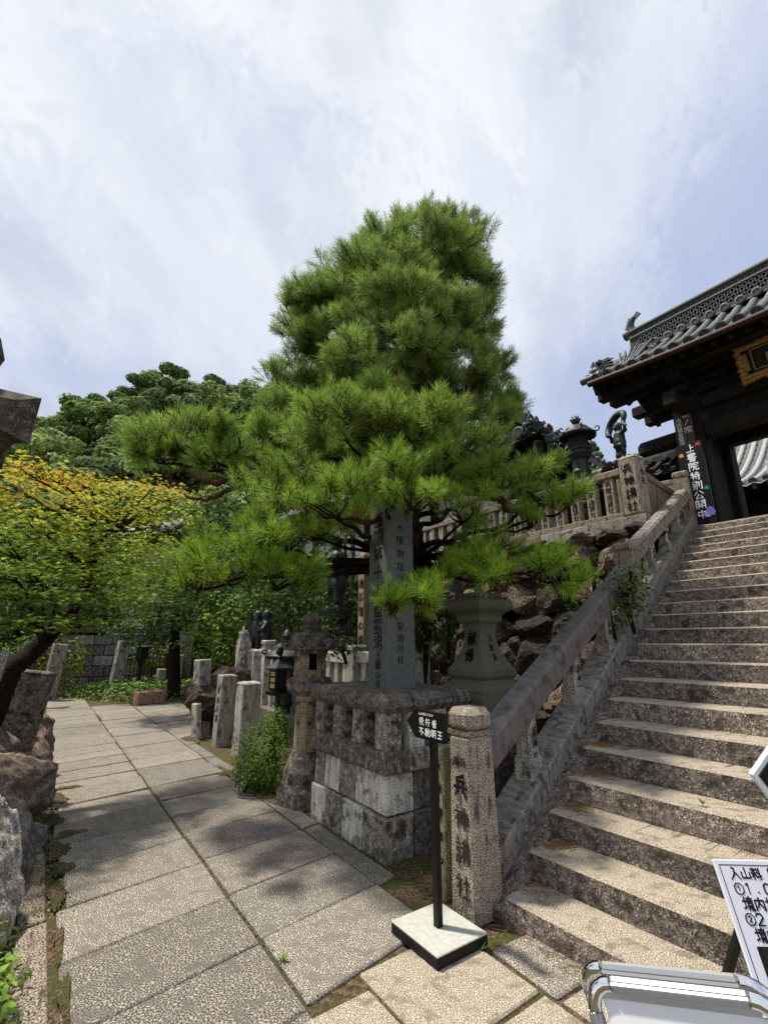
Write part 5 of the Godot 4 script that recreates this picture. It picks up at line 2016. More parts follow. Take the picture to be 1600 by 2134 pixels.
func path_side() -> void:
	var t := marker("bollard", "tallest pale squared stone bollard, middle of the three beside the path", "bollard", Vector3(2.60, 0, -8.28), Vector3(0.25, 1.12, 0.23), M.rail_pale, Vector3(0.0, 0.1, -0.015), 0.0, "stone bollards beside the path")
	letters(t, "安治川講", Vector3(-0.128, 0.95, 0), Vector3.BACK, Vector3.DOWN, 0.10, 0.14, M.ink_soft, 0.1)
	marker("bollard", "squared stone bollard leaning left, farthest of the three beside the path", "bollard", Vector3(2.56, 0, -9.35), Vector3(0.24, 1.34, 0.24), M.rail_pale, Vector3(-0.05, 0.2, 0.05), 0.0, "stone bollards beside the path")
	marker("bollard", "rough dark stone bollard next to the round bush", "bollard", Vector3(2.68, 0, -7.42), Vector3(0.29, 1.06, 0.27), M.fence, Vector3(0.03, 0.05, 0.01), 0.0, "stone bollards beside the path")
	marker("leaning_slab", "thin rough stone slab leaning beside the farthest bollard", "stone slab", Vector3(2.40, 0, -9.0), Vector3(0.09, 0.62, 0.20), M.fence, Vector3(-0.10, 0.3, 0.06))
	marker("kerb_stone", "low broken kerb stone between the bollards", "kerb stone", Vector3(2.85, 0, -8.0), Vector3(0.5, 0.12, 0.16), M.fence, Vector3(0, 0.9, 0.02))

	# the stone at the end of the path and the markers in the garden
	t = thing("stone_block", "low rectangular pinkish stone block at the far end of the path", "stone block", Vector3(2.55, 0, -14.55), 0.12)
	var s := Shape.new()
	box(s, at(Vector3(0, 0.15, 0)), Vector3(0.72, 0.34, 0.42), 0.03, 0.012)
	put("block", s, stone("granite", Color(1.0, 0.86, 0.78), 0.7), t)
	marker("stone_guidepost", "tall leaning mottled stone post left of the far path end", "stone post", Vector3(0.34, 0, -17.0), Vector3(0.36, 1.58, 0.30), M.ped_b, Vector3(0.02, 0.15, -0.06))
	marker("stone_guidepost", "tall pale leaning stone post among ground cover in front of the block wall", "stone post", Vector3(2.07, 0, -17.9), Vector3(0.34, 1.66, 0.28), M.rail_pale, Vector3(-0.02, 0.2, -0.08))
	marker("small_marker", "short grey stone marker with slanted top in the ground cover", "stone marker", Vector3(3.54, 0, -18.7), Vector3(0.26, 0.72, 0.2), M.fence, Vector3(0, 0.3, -0.04))
	marker("pale_marker", "smooth pale upright stone marker right of the short grey one", "stone marker", Vector3(4.08, 0, -19.0), Vector3(0.42, 1.18, 0.22), stone("pale", Color(0.85, 0.85, 0.78), 0.6), Vector3(0, 0.35, -0.02))
	marker("wooden_post", "short dark wooden post between the two stone markers", "post", Vector3(3.84, 0, -19.2), Vector3(0.2, 1.24, 0.2), M.wood, Vector3(0, 0.2, 0))
	marker("stone_tablet_dark", "broad dark standing stone on the boulders at the left edge", "standing stone", Vector3(-0.12, 0.35, -6.7), Vector3(0.34, 1.0, 0.16), M.ped, Vector3(-0.06, -0.4, -0.12))
	t = thing("green_lamp", "dark green garden lamp with a flat lid on a tapered foot", "lamp", Vector3(2.89, 0, -18.78))
	s = Shape.new()
	lathe(s, Transform3D(), [Vector2(0.075, 0), Vector2(0.06, 0.75), Vector2(0.16, 0.98), Vector2(0.20, 1.05), Vector2(0.20, 1.38)], 8, false)
	put("body", s, plain(Color(0.10, 0.15, 0.13), 0.5), t)
	s = Shape.new()
	lathe(s, Transform3D(), [Vector2(0.27, 1.37), Vector2(0.27, 1.42), Vector2(0.15, 1.46)], 8, false)
	put("lid", s, plain(Color(0.16, 0.2, 0.18), 0.5), t)

	# the block wall behind
	t = thing("block_wall", "grey wall of squared stone blocks behind the guideposts", "wall", Vector3(1.95, 0, -21.4), 0.10)
	for r in 5:
		var x := -1.6 - (0.3 if r % 2 else 0.0)
		while x < 1.9:
			var l := rnd(0.55, 0.75)
			s = Shape.new()
			box(s, Transform3D(), Vector3(l - 0.02, 0.36, 0.5), 0.03, 0.012)
			put("block", s, [M.boulder, M.ped_b, M.boulder_pale][rng.randi() % 3], t, Vector3(x + l * 0.5, 0.12 + r * 0.38, rnd(-0.02, 0.02)))
			x += l
	s = Shape.new()
	box(s, at(Vector3(0.4, 2.0, 0)), Vector3(3.6, 0.2, 0.62), 0.04, 0.01)
	put("capstone", s, M.boulder, t)

	# iron hoop fences
	for q in [[Vector3(-2.6, 0, -17.6), 3.0, 0.15, "left of the leaning guidepost"], [Vector3(2.2, 0, -19.6), 2.4, 0.0, "behind the dark green lamp"]]:
		t = thing("hoop_fence", "low rusty iron fence of hooped bars " + q[3], "fence", q[0], q[2])
		for i in int(q[1] / 0.24):
			s = Shape.new()
			var c := [Vector3(i * 0.24, 0, 0), Vector3(i * 0.24, 1.05, 0)]
			for k in 5:
				var g := PI - PI * k / 4.0
				c.append(Vector3(i * 0.24 + 0.07 + 0.07 * cos(g), 1.1 + 0.09 * sin(g), 0))
			c.append(Vector3(i * 0.24 + 0.14, 0, 0))
			tube(s, c, ramp(0.014, 0.014, c.size()), 5)
			put("hoop", s, M.iron, t)
		for y in [0.25, 0.98]:
			s = Shape.new()
			tube(s, [Vector3(-0.05, y, 0), Vector3(q[1], y, 0)], [0.018, 0.018], 5)
			put("bar", s, M.iron, t)

	# the boulders along the left edge
	var n := 0
	for q in [
		[Vector3(-0.10, 0.12, -3.98), Vector3(0.42, 0.92, 0.9), 1, "pale topped boulder, nearest at the left edge of the path"],
		[Vector3(-0.02, 0.10, -4.75), Vector3(0.50, 0.72, 0.8), 0, "grey boulder behind the pale topped one at the left edge"],
		[Vector3(-0.10, 0.34, -5.75), Vector3(0.72, 0.62, 1.1), 2, "big reddish brown flat topped boulder beside the path"],
		[Vector3(0.05, 0.02, -5.3), Vector3(0.42, 0.34, 0.5), 0, "small dark stone under the reddish brown boulder"],
		[Vector3(-0.02, 0.25, -7.1), Vector3(0.48, 0.62, 0.9), 2, "knobbly brown stone behind the reddish boulder"],
		[Vector3(0.05, 0.40, -8.0), Vector3(0.44, 0.72, 0.9), 2, "dark brown rock with a beak-like edge over the path"],
		[Vector3(-0.10, 0.30, -9.1), Vector3(0.6, 0.9, 1.2), 0, "dark boulder at the foot of the broad standing stone"],
		[Vector3(-0.55, 0.42, -6.4), Vector3(0.9, 0.7, 1.4), 0, "mossy boulder under the leaning maple trunk"],
		[Vector3(-0.35, 0.15, -10.6), Vector3(0.8, 0.8, 1.4), 0, "low dark boulder farthest along the left edge"],
	]:
		t = thing("boulder", q[3], "boulder", q[0], 0.0, "boulders along the path")
		s = Shape.new()
		rock(s, at(Vector3.ZERO, rnd(-0.3, 0.3), rnd(-0.2, 0.2), rnd(-0.2, 0.2)), q[1], 4, 11, 0.03, true)
		put("stone", s, [M.boulder, M.boulder_pale, stone("boulder", Color(1.05, 0.96, 0.92), 0.6, 0.92, "bump_rough", 0.8)][q[2]], t)
		n += 1
	var bank := Shape.new()
	box(bank, at(Vector3(-2.3, 0.1, -9.0)), Vector3(3.7, 0.7, 11.0), 0.2, 0.05)
	struct(put("garden_bank", bank, M.soil))

	# the many-ringed stone tower and the little roof in the trees
	t = thing("stone_stupa", "slender weathered stone tower with a ringed spire among the trees", "stone tower", Vector3(4.666, 5.058, -21.5) - Vector3(0, 5.6, 0), 0.3)
	s = Shape.new()
	box(s, at(Vector3(0, 1.8, 0)), Vector3(0.8, 3.6, 0.8), 0.03)
	put("base", s, M.fence, t)
	for i in 5:
		s = Shape.new()
		box(s, at(Vector3(0, 3.52 + i * 0.2, 0)), Vector3(0.56 - i * 0.045, 0.09, 0.56 - i * 0.045), 0.03, 0.008)
		box(s, at(Vector3(0, 3.62 + i * 0.2, 0)), Vector3(0.36 - i * 0.03, 0.12, 0.36 - i * 0.03), 0.01)
		put("tier", s, M.fence, t)
	s = Shape.new()
	var prof := [Vector2(0.12, 4.46)]
	for i in 7:
		prof.append(Vector2(0.105 - i * 0.006, 4.49 + i * 0.055))
		prof.append(Vector2(0.08 - i * 0.006, 4.515 + i * 0.055))
	prof.append_array([Vector2(0.13, 4.90), Vector2(0.13, 4.95), Vector2(0.07, 4.97), Vector2(0.105, 5.0), Vector2(0.10, 5.06), Vector2(0.005, 5.10)])
	lathe(s, Transform3D(), prof, 14)
	put("spire", s, M.fence, t)
	t = thing("garden_house", "small building in the trees with pale wall and striped tile roof", "house", Vector3(4.6, 2.2, -26.6), 0.5)
	s = Shape.new()
	box(s, at(Vector3(0, 2.0, 0)), Vector3(2.6, 4.6, 3.0))
	put("wall", s, M.plaster, t)
	for sx in [-1.0, 1.0]:
		var ee := func(z: float) -> Vector3: return Vector3(sx * 2.2, 4.4, z * sx)
		var rr := func(z: float) -> Vector3: return Vector3(0, 5.6, z * sx)
		tiled_slope(t, ee, rr, 2.2, -2.2, 0.28, 0.05, M.tile, M.tile_pale, 0.075)


# ---------------------------------------------------------------- statues

func statues() -> void:
	# the tall figure on a lotus stand behind the slender lantern
	var t := thing("robed_statue", "tall dark bronze statue of a robed figure with a halo on a lotus stand", "statue", Vector3(4.032, 1.112, -7.14) * Vector3(1, 0, 1) + Vector3(0, 0.08, 0), -0.75)
	var s := Shape.new()
	box(s, at(Vector3(0, 0.56, 0)), Vector3(0.70, 1.3, 0.70), 0.02)
	put("plinth", s, M.bronze, t)
	box(s, at(Vector3(0, 1.42, 0)), Vector3(0.52, 0.36, 0.52), 0.02)
	put("plinth", s, M.bronze, t)
	s = Shape.new()
	lathe(s, Transform3D(), [Vector2(0.22, 1.58), Vector2(0.26, 1.66), Vector2(0.22, 1.76), Vector2(0.17, 1.80), Vector2(0.18, 1.84), Vector2(0.24, 1.88), Vector2(0.26, 2.0), Vector2(0.29, 2.02), Vector2(0.29, 2.05), Vector2(0.2, 2.06)], 24)
	for k in 16:
		var a := TAU * k / 16.0
		rock(s, at(Vector3(cos(a) * 0.245, 1.68, sin(a) * 0.245), -a), Vector3(0.05, 0.16, 0.08), 1, 0, 0.02, true)
	put("lotus_stand", s, M.bronze, t)
	# the figure looks along local -X, which is the viewer's left
	var h := 2.06
	var bones := [
		[Vector3(0, h + 0.02, 0.07), Vector3(0, h + 0.45, 0.07), 0.085, 0.10], [Vector3(0, h + 0.02, -0.08), Vector3(0, h + 0.45, -0.06), 0.085, 0.10],
		[Vector3(0, h + 0.40, 0), Vector3(0, h + 0.66, 0), 0.17, 0.14], [Vector3(0, h + 0.64, 0), Vector3(-0.02, h + 0.86, 0), 0.13, 0.15],
		[Vector3(-0.02, h + 0.88, 0), Vector3(-0.03, h + 0.99, 0), 0.07, 0.055], [Vector3(-0.05, h + 1.07, 0), Vector3(-0.04, h + 1.11, 0), 0.085, 0.095],
		[Vector3(-0.03, h + 1.18, 0), Vector3(-0.03, h + 1.28, 0), 0.05, 0.03], [Vector3(-0.13, h + 1.06, 0), Vector3(-0.145, h + 1.045, 0), 0.014, 0.014],
		[Vector3(0, h + 0.88, 0.17), Vector3(0.02, h + 0.66, 0.21), 0.065, 0.055], [Vector3(0.02, h + 0.66, 0.21), Vector3(-0.19, h + 0.72, 0.06), 0.05, 0.035],
		[Vector3(0, h + 0.88, -0.17), Vector3(0.0, h + 0.66, -0.21), 0.065, 0.055], [Vector3(0.0, h + 0.66, -0.21), Vector3(-0.20, h + 0.70, -0.04), 0.05, 0.035],
		[Vector3(0, h + 0.42, 0.16), Vector3(0.03, h + 0.10, 0.19), 0.04, 0.03], [Vector3(0, h + 0.42, -0.16), Vector3(0.0, h + 0.10, -0.2), 0.04, 0.03],
		[Vector3(-0.10, h + 0.05, 0.07), Vector3(-0.02, h + 0.04, 0.07), 0.035, 0.045], [Vector3(-0.10, h + 0.05, -0.08), Vector3(-0.02, h + 0.04, -0.08), 0.035, 0.045],
		[Vector3(-0.16, h + 0.55, 0), Vector3(-0.12, h + 0.2, 0.02), 0.035, 0.02],
	]
	for i in 5:
		var z := -0.12 + i * 0.06
		bones.append([Vector3(-0.14, h + 0.62, z), Vector3(-0.13 + 0.02 * (i % 2), h + 0.14, z * 1.2), 0.022, 0.018])
	put("figure", body(bones, 0.022, 0.05), M.bronze, t)
	s = Shape.new()
	for k in 2:
		var c := []
		for i in 7:
			c.append(Vector3(-0.2 - 0.06 * i + 0.01 * k, h + 0.62 - 0.07 * i - 0.02 * sin(i * 1.3), 0.1 - 0.05 * k + 0.02 * sin(i * 2.0)))
		tube(s, c, ramp(0.03, 0.012, 7), 6)
	put("scarf", s, M.bronze, t)
	s = Shape.new()
	var ring := []
	for i in 25:
		var g := TAU * i / 24.0
		ring.append(Vector3(0.17, h + 1.08 + 0.29 * sin(g), 0.29 * cos(g)))
	tube(s, ring, ramp(0.022, 0.022, 25), 6)
	tube(s, [Vector3(0.17, h + 0.5, 0), Vector3(0.17, h + 0.8, 0)], [0.02, 0.02], 6)
	put("halo", s, M.bronze, t)
	s = Shape.new()
	beam(s, Vector3(0.32, h + 0.3, 0.36), Vector3(0.36, h + 1.75, 0.40), 0.05, 0.03)
	put("stay", s, M.bronze, t)

	# the boy with a billowing scarf on a rock, on the terrace
	t = thing("scarf_statue", "dark bronze statue of a child holding a billowing scarf overhead on a rock", "statue", Vector3(8.24, 3.58, -4.10), -0.6)
	t.scale = Vector3.ONE * 0.84
	s = Shape.new()
	box(s, at(Vector3(0, 0.55, 0)), Vector3(0.6, 1.1, 0.6), 0.02)
	put("plinth", s, M.granite_b, t)
	s = Shape.new()
	for i in 9:
		rock(s, at(Vector3(rnd(-0.2, 0.2), 1.2 + rnd(-0.1, 0.2), rnd(-0.24, 0.24)), rnd(0, 6)), Vector3(0.3, 0.26, 0.3), 2, 5, 0.08)
	put("rock", s, M.bronze, t)
	h = 1.42
	bones = [
		[Vector3(-0.02, h + 0.05, 0.06), Vector3(0, h + 0.20, 0.055), 0.045, 0.055], [Vector3(0, h + 0.20, 0.055), Vector3(0, h + 0.36, 0.05), 0.062, 0.08],
		[Vector3(0.03, h + 0.03, -0.08), Vector3(-0.03, h + 0.18, -0.07), 0.045, 0.055], [Vector3(-0.03, h + 0.18, -0.07), Vector3(0, h + 0.36, -0.05), 0.062, 0.08],
		[Vector3(0, h + 0.38, 0), Vector3(-0.01, h + 0.46, 0), 0.115, 0.12], [Vector3(-0.01, h + 0.48, 0), Vector3(0, h + 0.64, 0), 0.12, 0.115],
		[Vector3(0, h + 0.68, 0), Vector3(0, h + 0.74, 0), 0.055, 0.05], [Vector3(-0.01, h + 0.82, 0), Vector3(-0.01, h + 0.86, 0), 0.088, 0.092],
		[Vector3(-0.095, h + 0.82, 0), Vector3(-0.105, h + 0.81, 0), 0.014, 0.014], [Vector3(0.0, h + 0.84, 0.095), Vector3(0.0, h + 0.82, 0.1), 0.02, 0.015], [Vector3(0.0, h + 0.84, -0.095), Vector3(0.0, h + 0.82, -0.1), 0.02, 0.015],
		[Vector3(0, h + 0.66, -0.12), Vector3(-0.04, h + 0.60, -0.24), 0.05, 0.042], [Vector3(-0.04, h + 0.60, -0.24), Vector3(-0.10, h + 0.72, -0.20), 0.04, 0.034],
		[Vector3(0, h + 0.66, 0.12), Vector3(0.0, h + 0.66, 0.25), 0.05, 0.042], [Vector3(0.0, h + 0.66, 0.25), Vector3(-0.05, h + 0.72, 0.35), 0.04, 0.032],
		[Vector3(-0.09, h + 0.40, -0.09), Vector3(-0.08, h + 0.37, 0.1), 0.03, 0.035], [Vector3(-0.06, h + 0.36, 0.12), Vector3(-0.02, h + 0.16, 0.17), 0.035, 0.02],
		[Vector3(-0.06, h + 0.02, 0.06), Vector3(0.02, h + 0.02, 0.06), 0.03, 0.035], [Vector3(-0.03, h + 0.02, -0.08), Vector3(0.05, h + 0.02, -0.08), 0.03, 0.035],
	]
	put("figure", body(bones, 0.018, 0.04), M.bronze, t)
	s = Shape.new()
	var arc := [Vector3(-0.10, h + 0.72, -0.20), Vector3(-0.06, h + 0.80, -0.34), Vector3(0.0, h + 0.98, -0.36), Vector3(0.02, h + 1.10, -0.22), Vector3(0.02, h + 1.14, -0.02), Vector3(0.02, h + 1.10, 0.2), Vector3(0.0, h + 0.98, 0.30), Vector3(-0.02, h + 0.86, 0.27), Vector3(-0.05, h + 0.76, 0.33), Vector3(-0.05, h + 0.70, 0.42)]
	tube(s, bend(arc, 3), [0.04, 0.05, 0.06, 0.065, 0.075, 0.085, 0.09, 0.09, 0.09, 0.088, 0.085, 0.082, 0.08, 0.078, 0.075, 0.07, 0.07, 0.066, 0.062, 0.06, 0.055, 0.05, 0.05, 0.045, 0.04, 0.035, 0.03, 0.02], 8)
	put("scarf", s, M.bronze, t)

	# the pair of small figures by the old fence
	for q in [[Vector3(3.541, 1.01, -9.565), 0.1, "small dark statue of a child with raised arms, left of the pair by the fence"], [Vector3(3.634, 1.019, -9.316), -0.5, "small dark statue of a slim standing child, right of the pair by the fence"]]:
		t = thing("child_statue", q[2], "statue", q[0] * Vector3(1, 0, 1), q[1], "small bronze statues")
		s = Shape.new()
		box(s, at(Vector3(0, 0.7, 0)), Vector3(0.4, 1.5, 0.4), 0.03, 0.01)
		put("plinth", s, M.fence, t)
		h = 1.45
		var raised := 0.3 if q[1] > 0 else -0.1
		bones = [
			[Vector3(0, h, 0.06), Vector3(0, h + 0.25, 0.05), 0.05, 0.075], [Vector3(0, h, -0.06), Vector3(0, h + 0.25, -0.05), 0.05, 0.075], [Vector3(0, h + 0.26, 0), Vector3(0, h + 0.48, 0), 0.12, 0.105],
			[Vector3(0, h + 0.5, 0), Vector3(0, h + 0.56, 0), 0.05, 0.05], [Vector3(0, h + 0.64, 0), Vector3(0, h + 0.68, 0), 0.085, 0.085], [Vector3(-0.085, h + 0.65, 0), Vector3(-0.095, h + 0.64, 0), 0.013, 0.013],
			[Vector3(0, h + 0.48, 0.11), Vector3(-0.04, h + 0.38, 0.18), 0.045, 0.04], [Vector3(-0.04, h + 0.38, 0.18), Vector3(-0.10, h + 0.42 + raised * 0.6, 0.12), 0.036, 0.03],
			[Vector3(0, h + 0.48, -0.11), Vector3(-0.04, h + 0.38, -0.18), 0.045, 0.04], [Vector3(-0.04, h + 0.38, -0.18), Vector3(-0.10, h + 0.42 + raised, -0.12), 0.036, 0.03],
		]
		put("figure", body(bones, 0.02, 0.04), M.bronze, t)
	t = thing("broken_stone", "jagged pale upright stone left of the small statues", "standing stone", Vector3(3.351, 1.013, -9.634) * Vector3(1, 0, 1))
	s = Shape.new()
	rock(s, at(Vector3(0, 1.15, 0), 0.4, 0, 0.1), Vector3(0.34, 1.2, 0.3), 3, 8, 0.05)
	put("stone", s, M.boulder_pale, t)
	s = Shape.new()
	rock(s, at(Vector3(-0.25, 0.5, -0.1), 0.4, 0, 0.1), Vector3(1.6, 1.1, 1.2), 3, 8, 0.05)
	put("base_rock", s, M.rock_a, t)
	t = thing("slim_stone_pillar", "slim tall stone pillar with carved characters left of the grey monument", "stone pillar", Vector3(4.018, 1.158, -6.214) * Vector3(1, 0, 1))
	s = Shape.new()
	box(s, at(Vector3(0, 1.45, 0)), Vector3(0.2, 2.9, 0.18), 0.012, 0.003)
	box(s, at(Vector3(0, 2.97, 0)), Vector3(0.2, 0.14, 0.18), 0, 0, null, 0.2)
	put("shaft", s, M.lantern, t)
	letters(t, "安治川信心講", Vector3(-0.102, 2.80, 0), Vector3.BACK, Vector3.DOWN, 0.13, 0.215, M.ink, 0.12)



# ---------------------------------------------------------------- plants

func facing(dir: Vector3, spin: float, size: float, p: Vector3) -> Transform3D:
	var q := Quaternion(Vector3.UP, dir.normalized())
	return Transform3D(Basis(q) * Basis(Vector3.UP, spin).scaled(Vector3.ONE * size), p)


# a brush of needles round the end of a twig, along +Y
func tuft(needles: int, length: float, width: float, seed_: int) -> ArrayMesh:
	var r := RandomNumberGenerator.new()
	r.seed = seed_
	var s := Shape.new()
	s.col = Color(0.16, 0.09, 0.05)
	tube(s, [Vector3(0, -0.14, 0), Vector3(0, 0.05, 0)], [0.005, 0.004], 3)
	for i in needles:
		var f := float(i) / needles
		var t := i * 2.39996
		var open := lerpf(1.45, 0.22, f) + r.randf_range(-0.14, 0.14)
		var d := Vector3(cos(t) * sin(open), cos(open), sin(t) * sin(open))
		var a := Vector3(0, lerpf(-0.05, 0.06, f), 0)
		var l := length * r.randf_range(0.8, 1.1)
		var side := d.cross(Vector3(r.randf_range(-1, 1), r.randf_range(-1, 1), r.randf_range(-1, 1))).normalized() * width * 0.5
		var g := r.randf_range(0.8, 1.2)
		s.col = Color(0.8 * g, 0.9 * g, 0.8 * g)
		var mid := a + d * l * 0.55 + Vector3(0, 0.004, 0)
		var tip := a + d * l + Vector3(0, -0.006, 0)
		s.tri(a - side * 0.6, mid - side, mid + side)
		s.tri(a - side * 0.6, mid + side, a + side * 0.6)
		s.tri(mid - side, tip, mid + side)
	return s.mesh()


func in_ball() -> Vector3:
	while true:
		var p := Vector3(rnd(-1, 1), rnd(-1, 1), rnd(-1, 1))
		if p.length_squared() <= 1.0 and p.length_squared() > 0.01:
			return p
	return Vector3.UP


func pine() -> void:
	var t := thing("pine_tree", "large spreading pine with layered needle pads behind the stone monument", "tree")
	var trunk := [Vector3(3.819, 1.125, -4.757) * Vector3(1, 0, 1), Vector3(3.826, 1.635, -4.751), Vector3(3.793, 2.404, -4.649), Vector3(3.635, 3.139, -4.648), Vector3(3.734, 3.935, -4.568), Vector3(3.895, 4.691, -4.564), Vector3(3.763, 5.386, -4.673), Vector3(4.01, 6.088, -4.597), Vector3(3.865, 6.789, -4.719), Vector3(4.254, 7.626, -4.647), Vector3(4.501, 8.075, -4.549)]
	var line := bend(trunk, 4, 0.015)
	var s := Shape.new()
	tube(s, line, ramp(0.20, 0.05, line.size()), 10, 0.10)
	put("trunk", s, M.bark, t)
	# needle pads: where, how wide, how high, how deep
	var pads := [
		[Vector3(4.193, 8.164, -4.835), 0.50, 0.24], [Vector3(4.601, 8.219, -4.591), 0.44, 0.28], [Vector3(4.808, 7.814, -4.374), 0.42, 0.40], [Vector3(3.744, 7.53, -4.942), 0.66, 0.40], [Vector3(3.153, 7.078, -5.222), 0.58, 0.40], [Vector3(2.581, 6.58, -5.417), 0.42, 0.34], [Vector3(4.792, 6.465, -4.242), 0.3, 0.6], [Vector3(2.293, 6.416, -5.652), 0.26, 0.2], [Vector3(4.754, 5.466, -4.134), 0.3, 0.4],
		[Vector3(3.991, 7.034, -4.481), 0.80, 0.46], [Vector3(4.687, 7.03, -4.358), 0.42, 0.52], [Vector3(3.212, 6.38, -4.709), 0.80, 0.46], [Vector3(2.593, 6.211, -5.411), 0.52, 0.36], [Vector3(2.377, 6.014, -5.618), 0.28, 0.16], [Vector3(3.355, 5.663, -4.231), 0.86, 0.40], [Vector3(4.346, 6.039, -4.281), 0.50, 0.44],
		[Vector3(2.895, 5.678, -5.026), 0.66, 0.38], [Vector3(2.62, 5.501, -5.619), 0.36, 0.30], [Vector3(3.056, 4.834, -4.207), 0.82, 0.32], [Vector3(3.879, 4.955, -4.039), 0.64, 0.36], [Vector3(4.444, 4.789, -4.031), 0.36, 0.36], [Vector3(2.671, 4.954, -5.372), 0.52, 0.30], [Vector3(3.162, 4.724, -4.981), 0.6, 0.3],
		[Vector3(2.352, 3.822, -4.069), 0.56, 0.24], [Vector3(2.829, 3.73, -3.499), 0.54, 0.27], [Vector3(3.403, 3.671, -3.385), 0.44, 0.22], [Vector3(2.139, 4.004, -4.849), 0.36, 0.20],
		[Vector3(1.13, 3.859, -5.587), 0.62, 0.28], [Vector3(1.599, 3.993, -5.367), 0.52, 0.25], [Vector3(0.815, 3.76, -5.843), 0.30, 0.20], [Vector3(1.337, 3.609, -5.335), 0.4, 0.16],
		[Vector3(1.958, 3.164, -4.163), 0.42, 0.22], [Vector3(2.297, 3.037, -3.396), 0.42, 0.21], [Vector3(1.983, 2.777, -3.589), 0.54, 0.19], [Vector3(2.506, 2.819, -3.118), 0.30, 0.19], [Vector3(1.589, 2.835, -4.21), 0.42, 0.21],
		[Vector3(1.351, 2.63, -4.502), 0.38, 0.20], [Vector3(1.733, 2.516, -4.044), 0.44, 0.18], [Vector3(1.31, 2.24, -4.409), 0.42, 0.20], [Vector3(1.71, 2.154, -4.162), 0.40, 0.18], [Vector3(1.125, 2.145, -4.666), 0.24, 0.14], [Vector3(1.991, 2.341, -4.257), 0.26, 0.18], [Vector3(2.042, 2.64, -4.122), 0.26, 0.14],
		[Vector3(3.905, 3.365, -3.123), 0.44, 0.22], [Vector3(3.555, 3.215, -3.225), 0.48, 0.24], [Vector3(4.146, 3.123, -2.97), 0.42, 0.21], [Vector3(3.232, 2.844, -3.273), 0.38, 0.20], [Vector3(4.366, 3.045, -2.825), 0.22, 0.13], [Vector3(3.123, 3.33, -3.377), 0.4, 0.22], [Vector3(4.13, 2.868, -3.16), 0.24, 0.12],
		[Vector3(3.698, 2.306, -2.901), 0.40, 0.14], [Vector3(3.329, 2.234, -3.027), 0.38, 0.14], [Vector3(4.037, 2.216, -2.777), 0.30, 0.12], [Vector3(3.923, 2.539, -3.413), 0.5, 0.16], [Vector3(3.403, 2.316, -3.664), 0.24, 0.12],
		[Vector3(2.339, 1.944, -2.931), 0.20, 0.075], [Vector3(2.625, 1.999, -2.951), 0.17, 0.075], [Vector3(2.168, 1.903, -2.998), 0.1, 0.04],
		[Vector3(2.323, 5.132, -5.641), 0.34, 0.26], [Vector3(2.367, 4.594, -5.404), 0.42, 0.26], [Vector3(4.512, 4.622, -3.802), 0.30, 0.24], [Vector3(4.061, 4.18, -3.709), 0.42, 0.26], [Vector3(3.005, 4.248, -3.996), 0.6, 0.24],
		# the far side
		[Vector3(4.823, 8.223, -5.345), 0.7, 0.5], [Vector3(3.946, 7.27, -5.782), 0.9, 0.6], [Vector3(3.252, 7.149, -6.086), 0.5, 0.4], [Vector3(4.603, 6.733, -5.406), 0.9, 0.5], [Vector3(3.609, 5.925, -5.998), 0.7, 0.4], [Vector3(4.946, 5.464, -5.232), 0.7, 0.35], [Vector3(2.802, 4.03, -5.976), 0.8, 0.3], [Vector3(4.507, 4.452, -5.615), 0.8, 0.3],
	]
	var near := [tuft(40, 0.112, 0.0040, 3), tuft(30, 0.098, 0.0042, 8)]
	var far := [tuft(30, 0.10, 0.0060, 4), tuft(24, 0.115, 0.0058, 9)]
	var m := leafy(Color(1, 1, 1), 0.8, 0.55, 0.3)
	var k := 0
	for q in pads:
		var c: Vector3 = q[0]
		var wide: float = q[1]
		var high: float = q[2]
		var is_far: bool = c.y > 3.7
		# the limb that carries the pad
		var best := 0
		var score := 1e9
		for i in line.size():
			var h := Vector2(line[i].x - c.x, line[i].z - c.z).length()
			var e: float = absf(line[i].y - maxf(c.y - 0.10 - h * 0.12, 2.55))
			if e < score:
				score = e
				best = i
		var a: Vector3 = line[best]
		var under := c - Vector3(0, high * 0.55, 0)
		var mid := a.lerp(under, 0.5) + Vector3(rnd(-0.1, 0.1), rnd(-0.12, 0.08), rnd(-0.1, 0.1))
		s = Shape.new()
		var lb := bend([a, mid, under], 5, 0.035)
		tube(s, lb, ramp(clampf(0.012 + 0.022 * a.distance_to(under) * minf(1.0, wide * 2.2), 0.012, 0.07), 0.012, lb.size()), 6, 0.08)
		for i in 7:
			var e := c + in_ball() * Vector3(wide, high * 0.5, wide) * 0.75
			tube(s, bend([under, under.lerp(e, 0.5) + Vector3(rnd(-0.06, 0.06), rnd(-0.05, 0.02), rnd(-0.06, 0.06)), e], 2, 0.02), ramp(0.014, 0.005, 5), 4)
		put("limb", s, M.bark_dark, t)
		var where := []
		var col := []
		var count := int((680.0 if is_far else 360.0) * (wide * wide + wide * high * 1.4) + 8)
		var base := Color(0.31, 0.46, 0.05).lerp(Color(0.37, 0.52, 0.06), rnd(0, 1)).lerp(Color(0.335, 0.44, 0.115), clampf((c.y - 2.2) / 2.6, 0.0, 1.0))
		# a pad is made of sprays, each a handful of brushes round a side twig
		var sprays := maxi(3, int(count / 13.0))
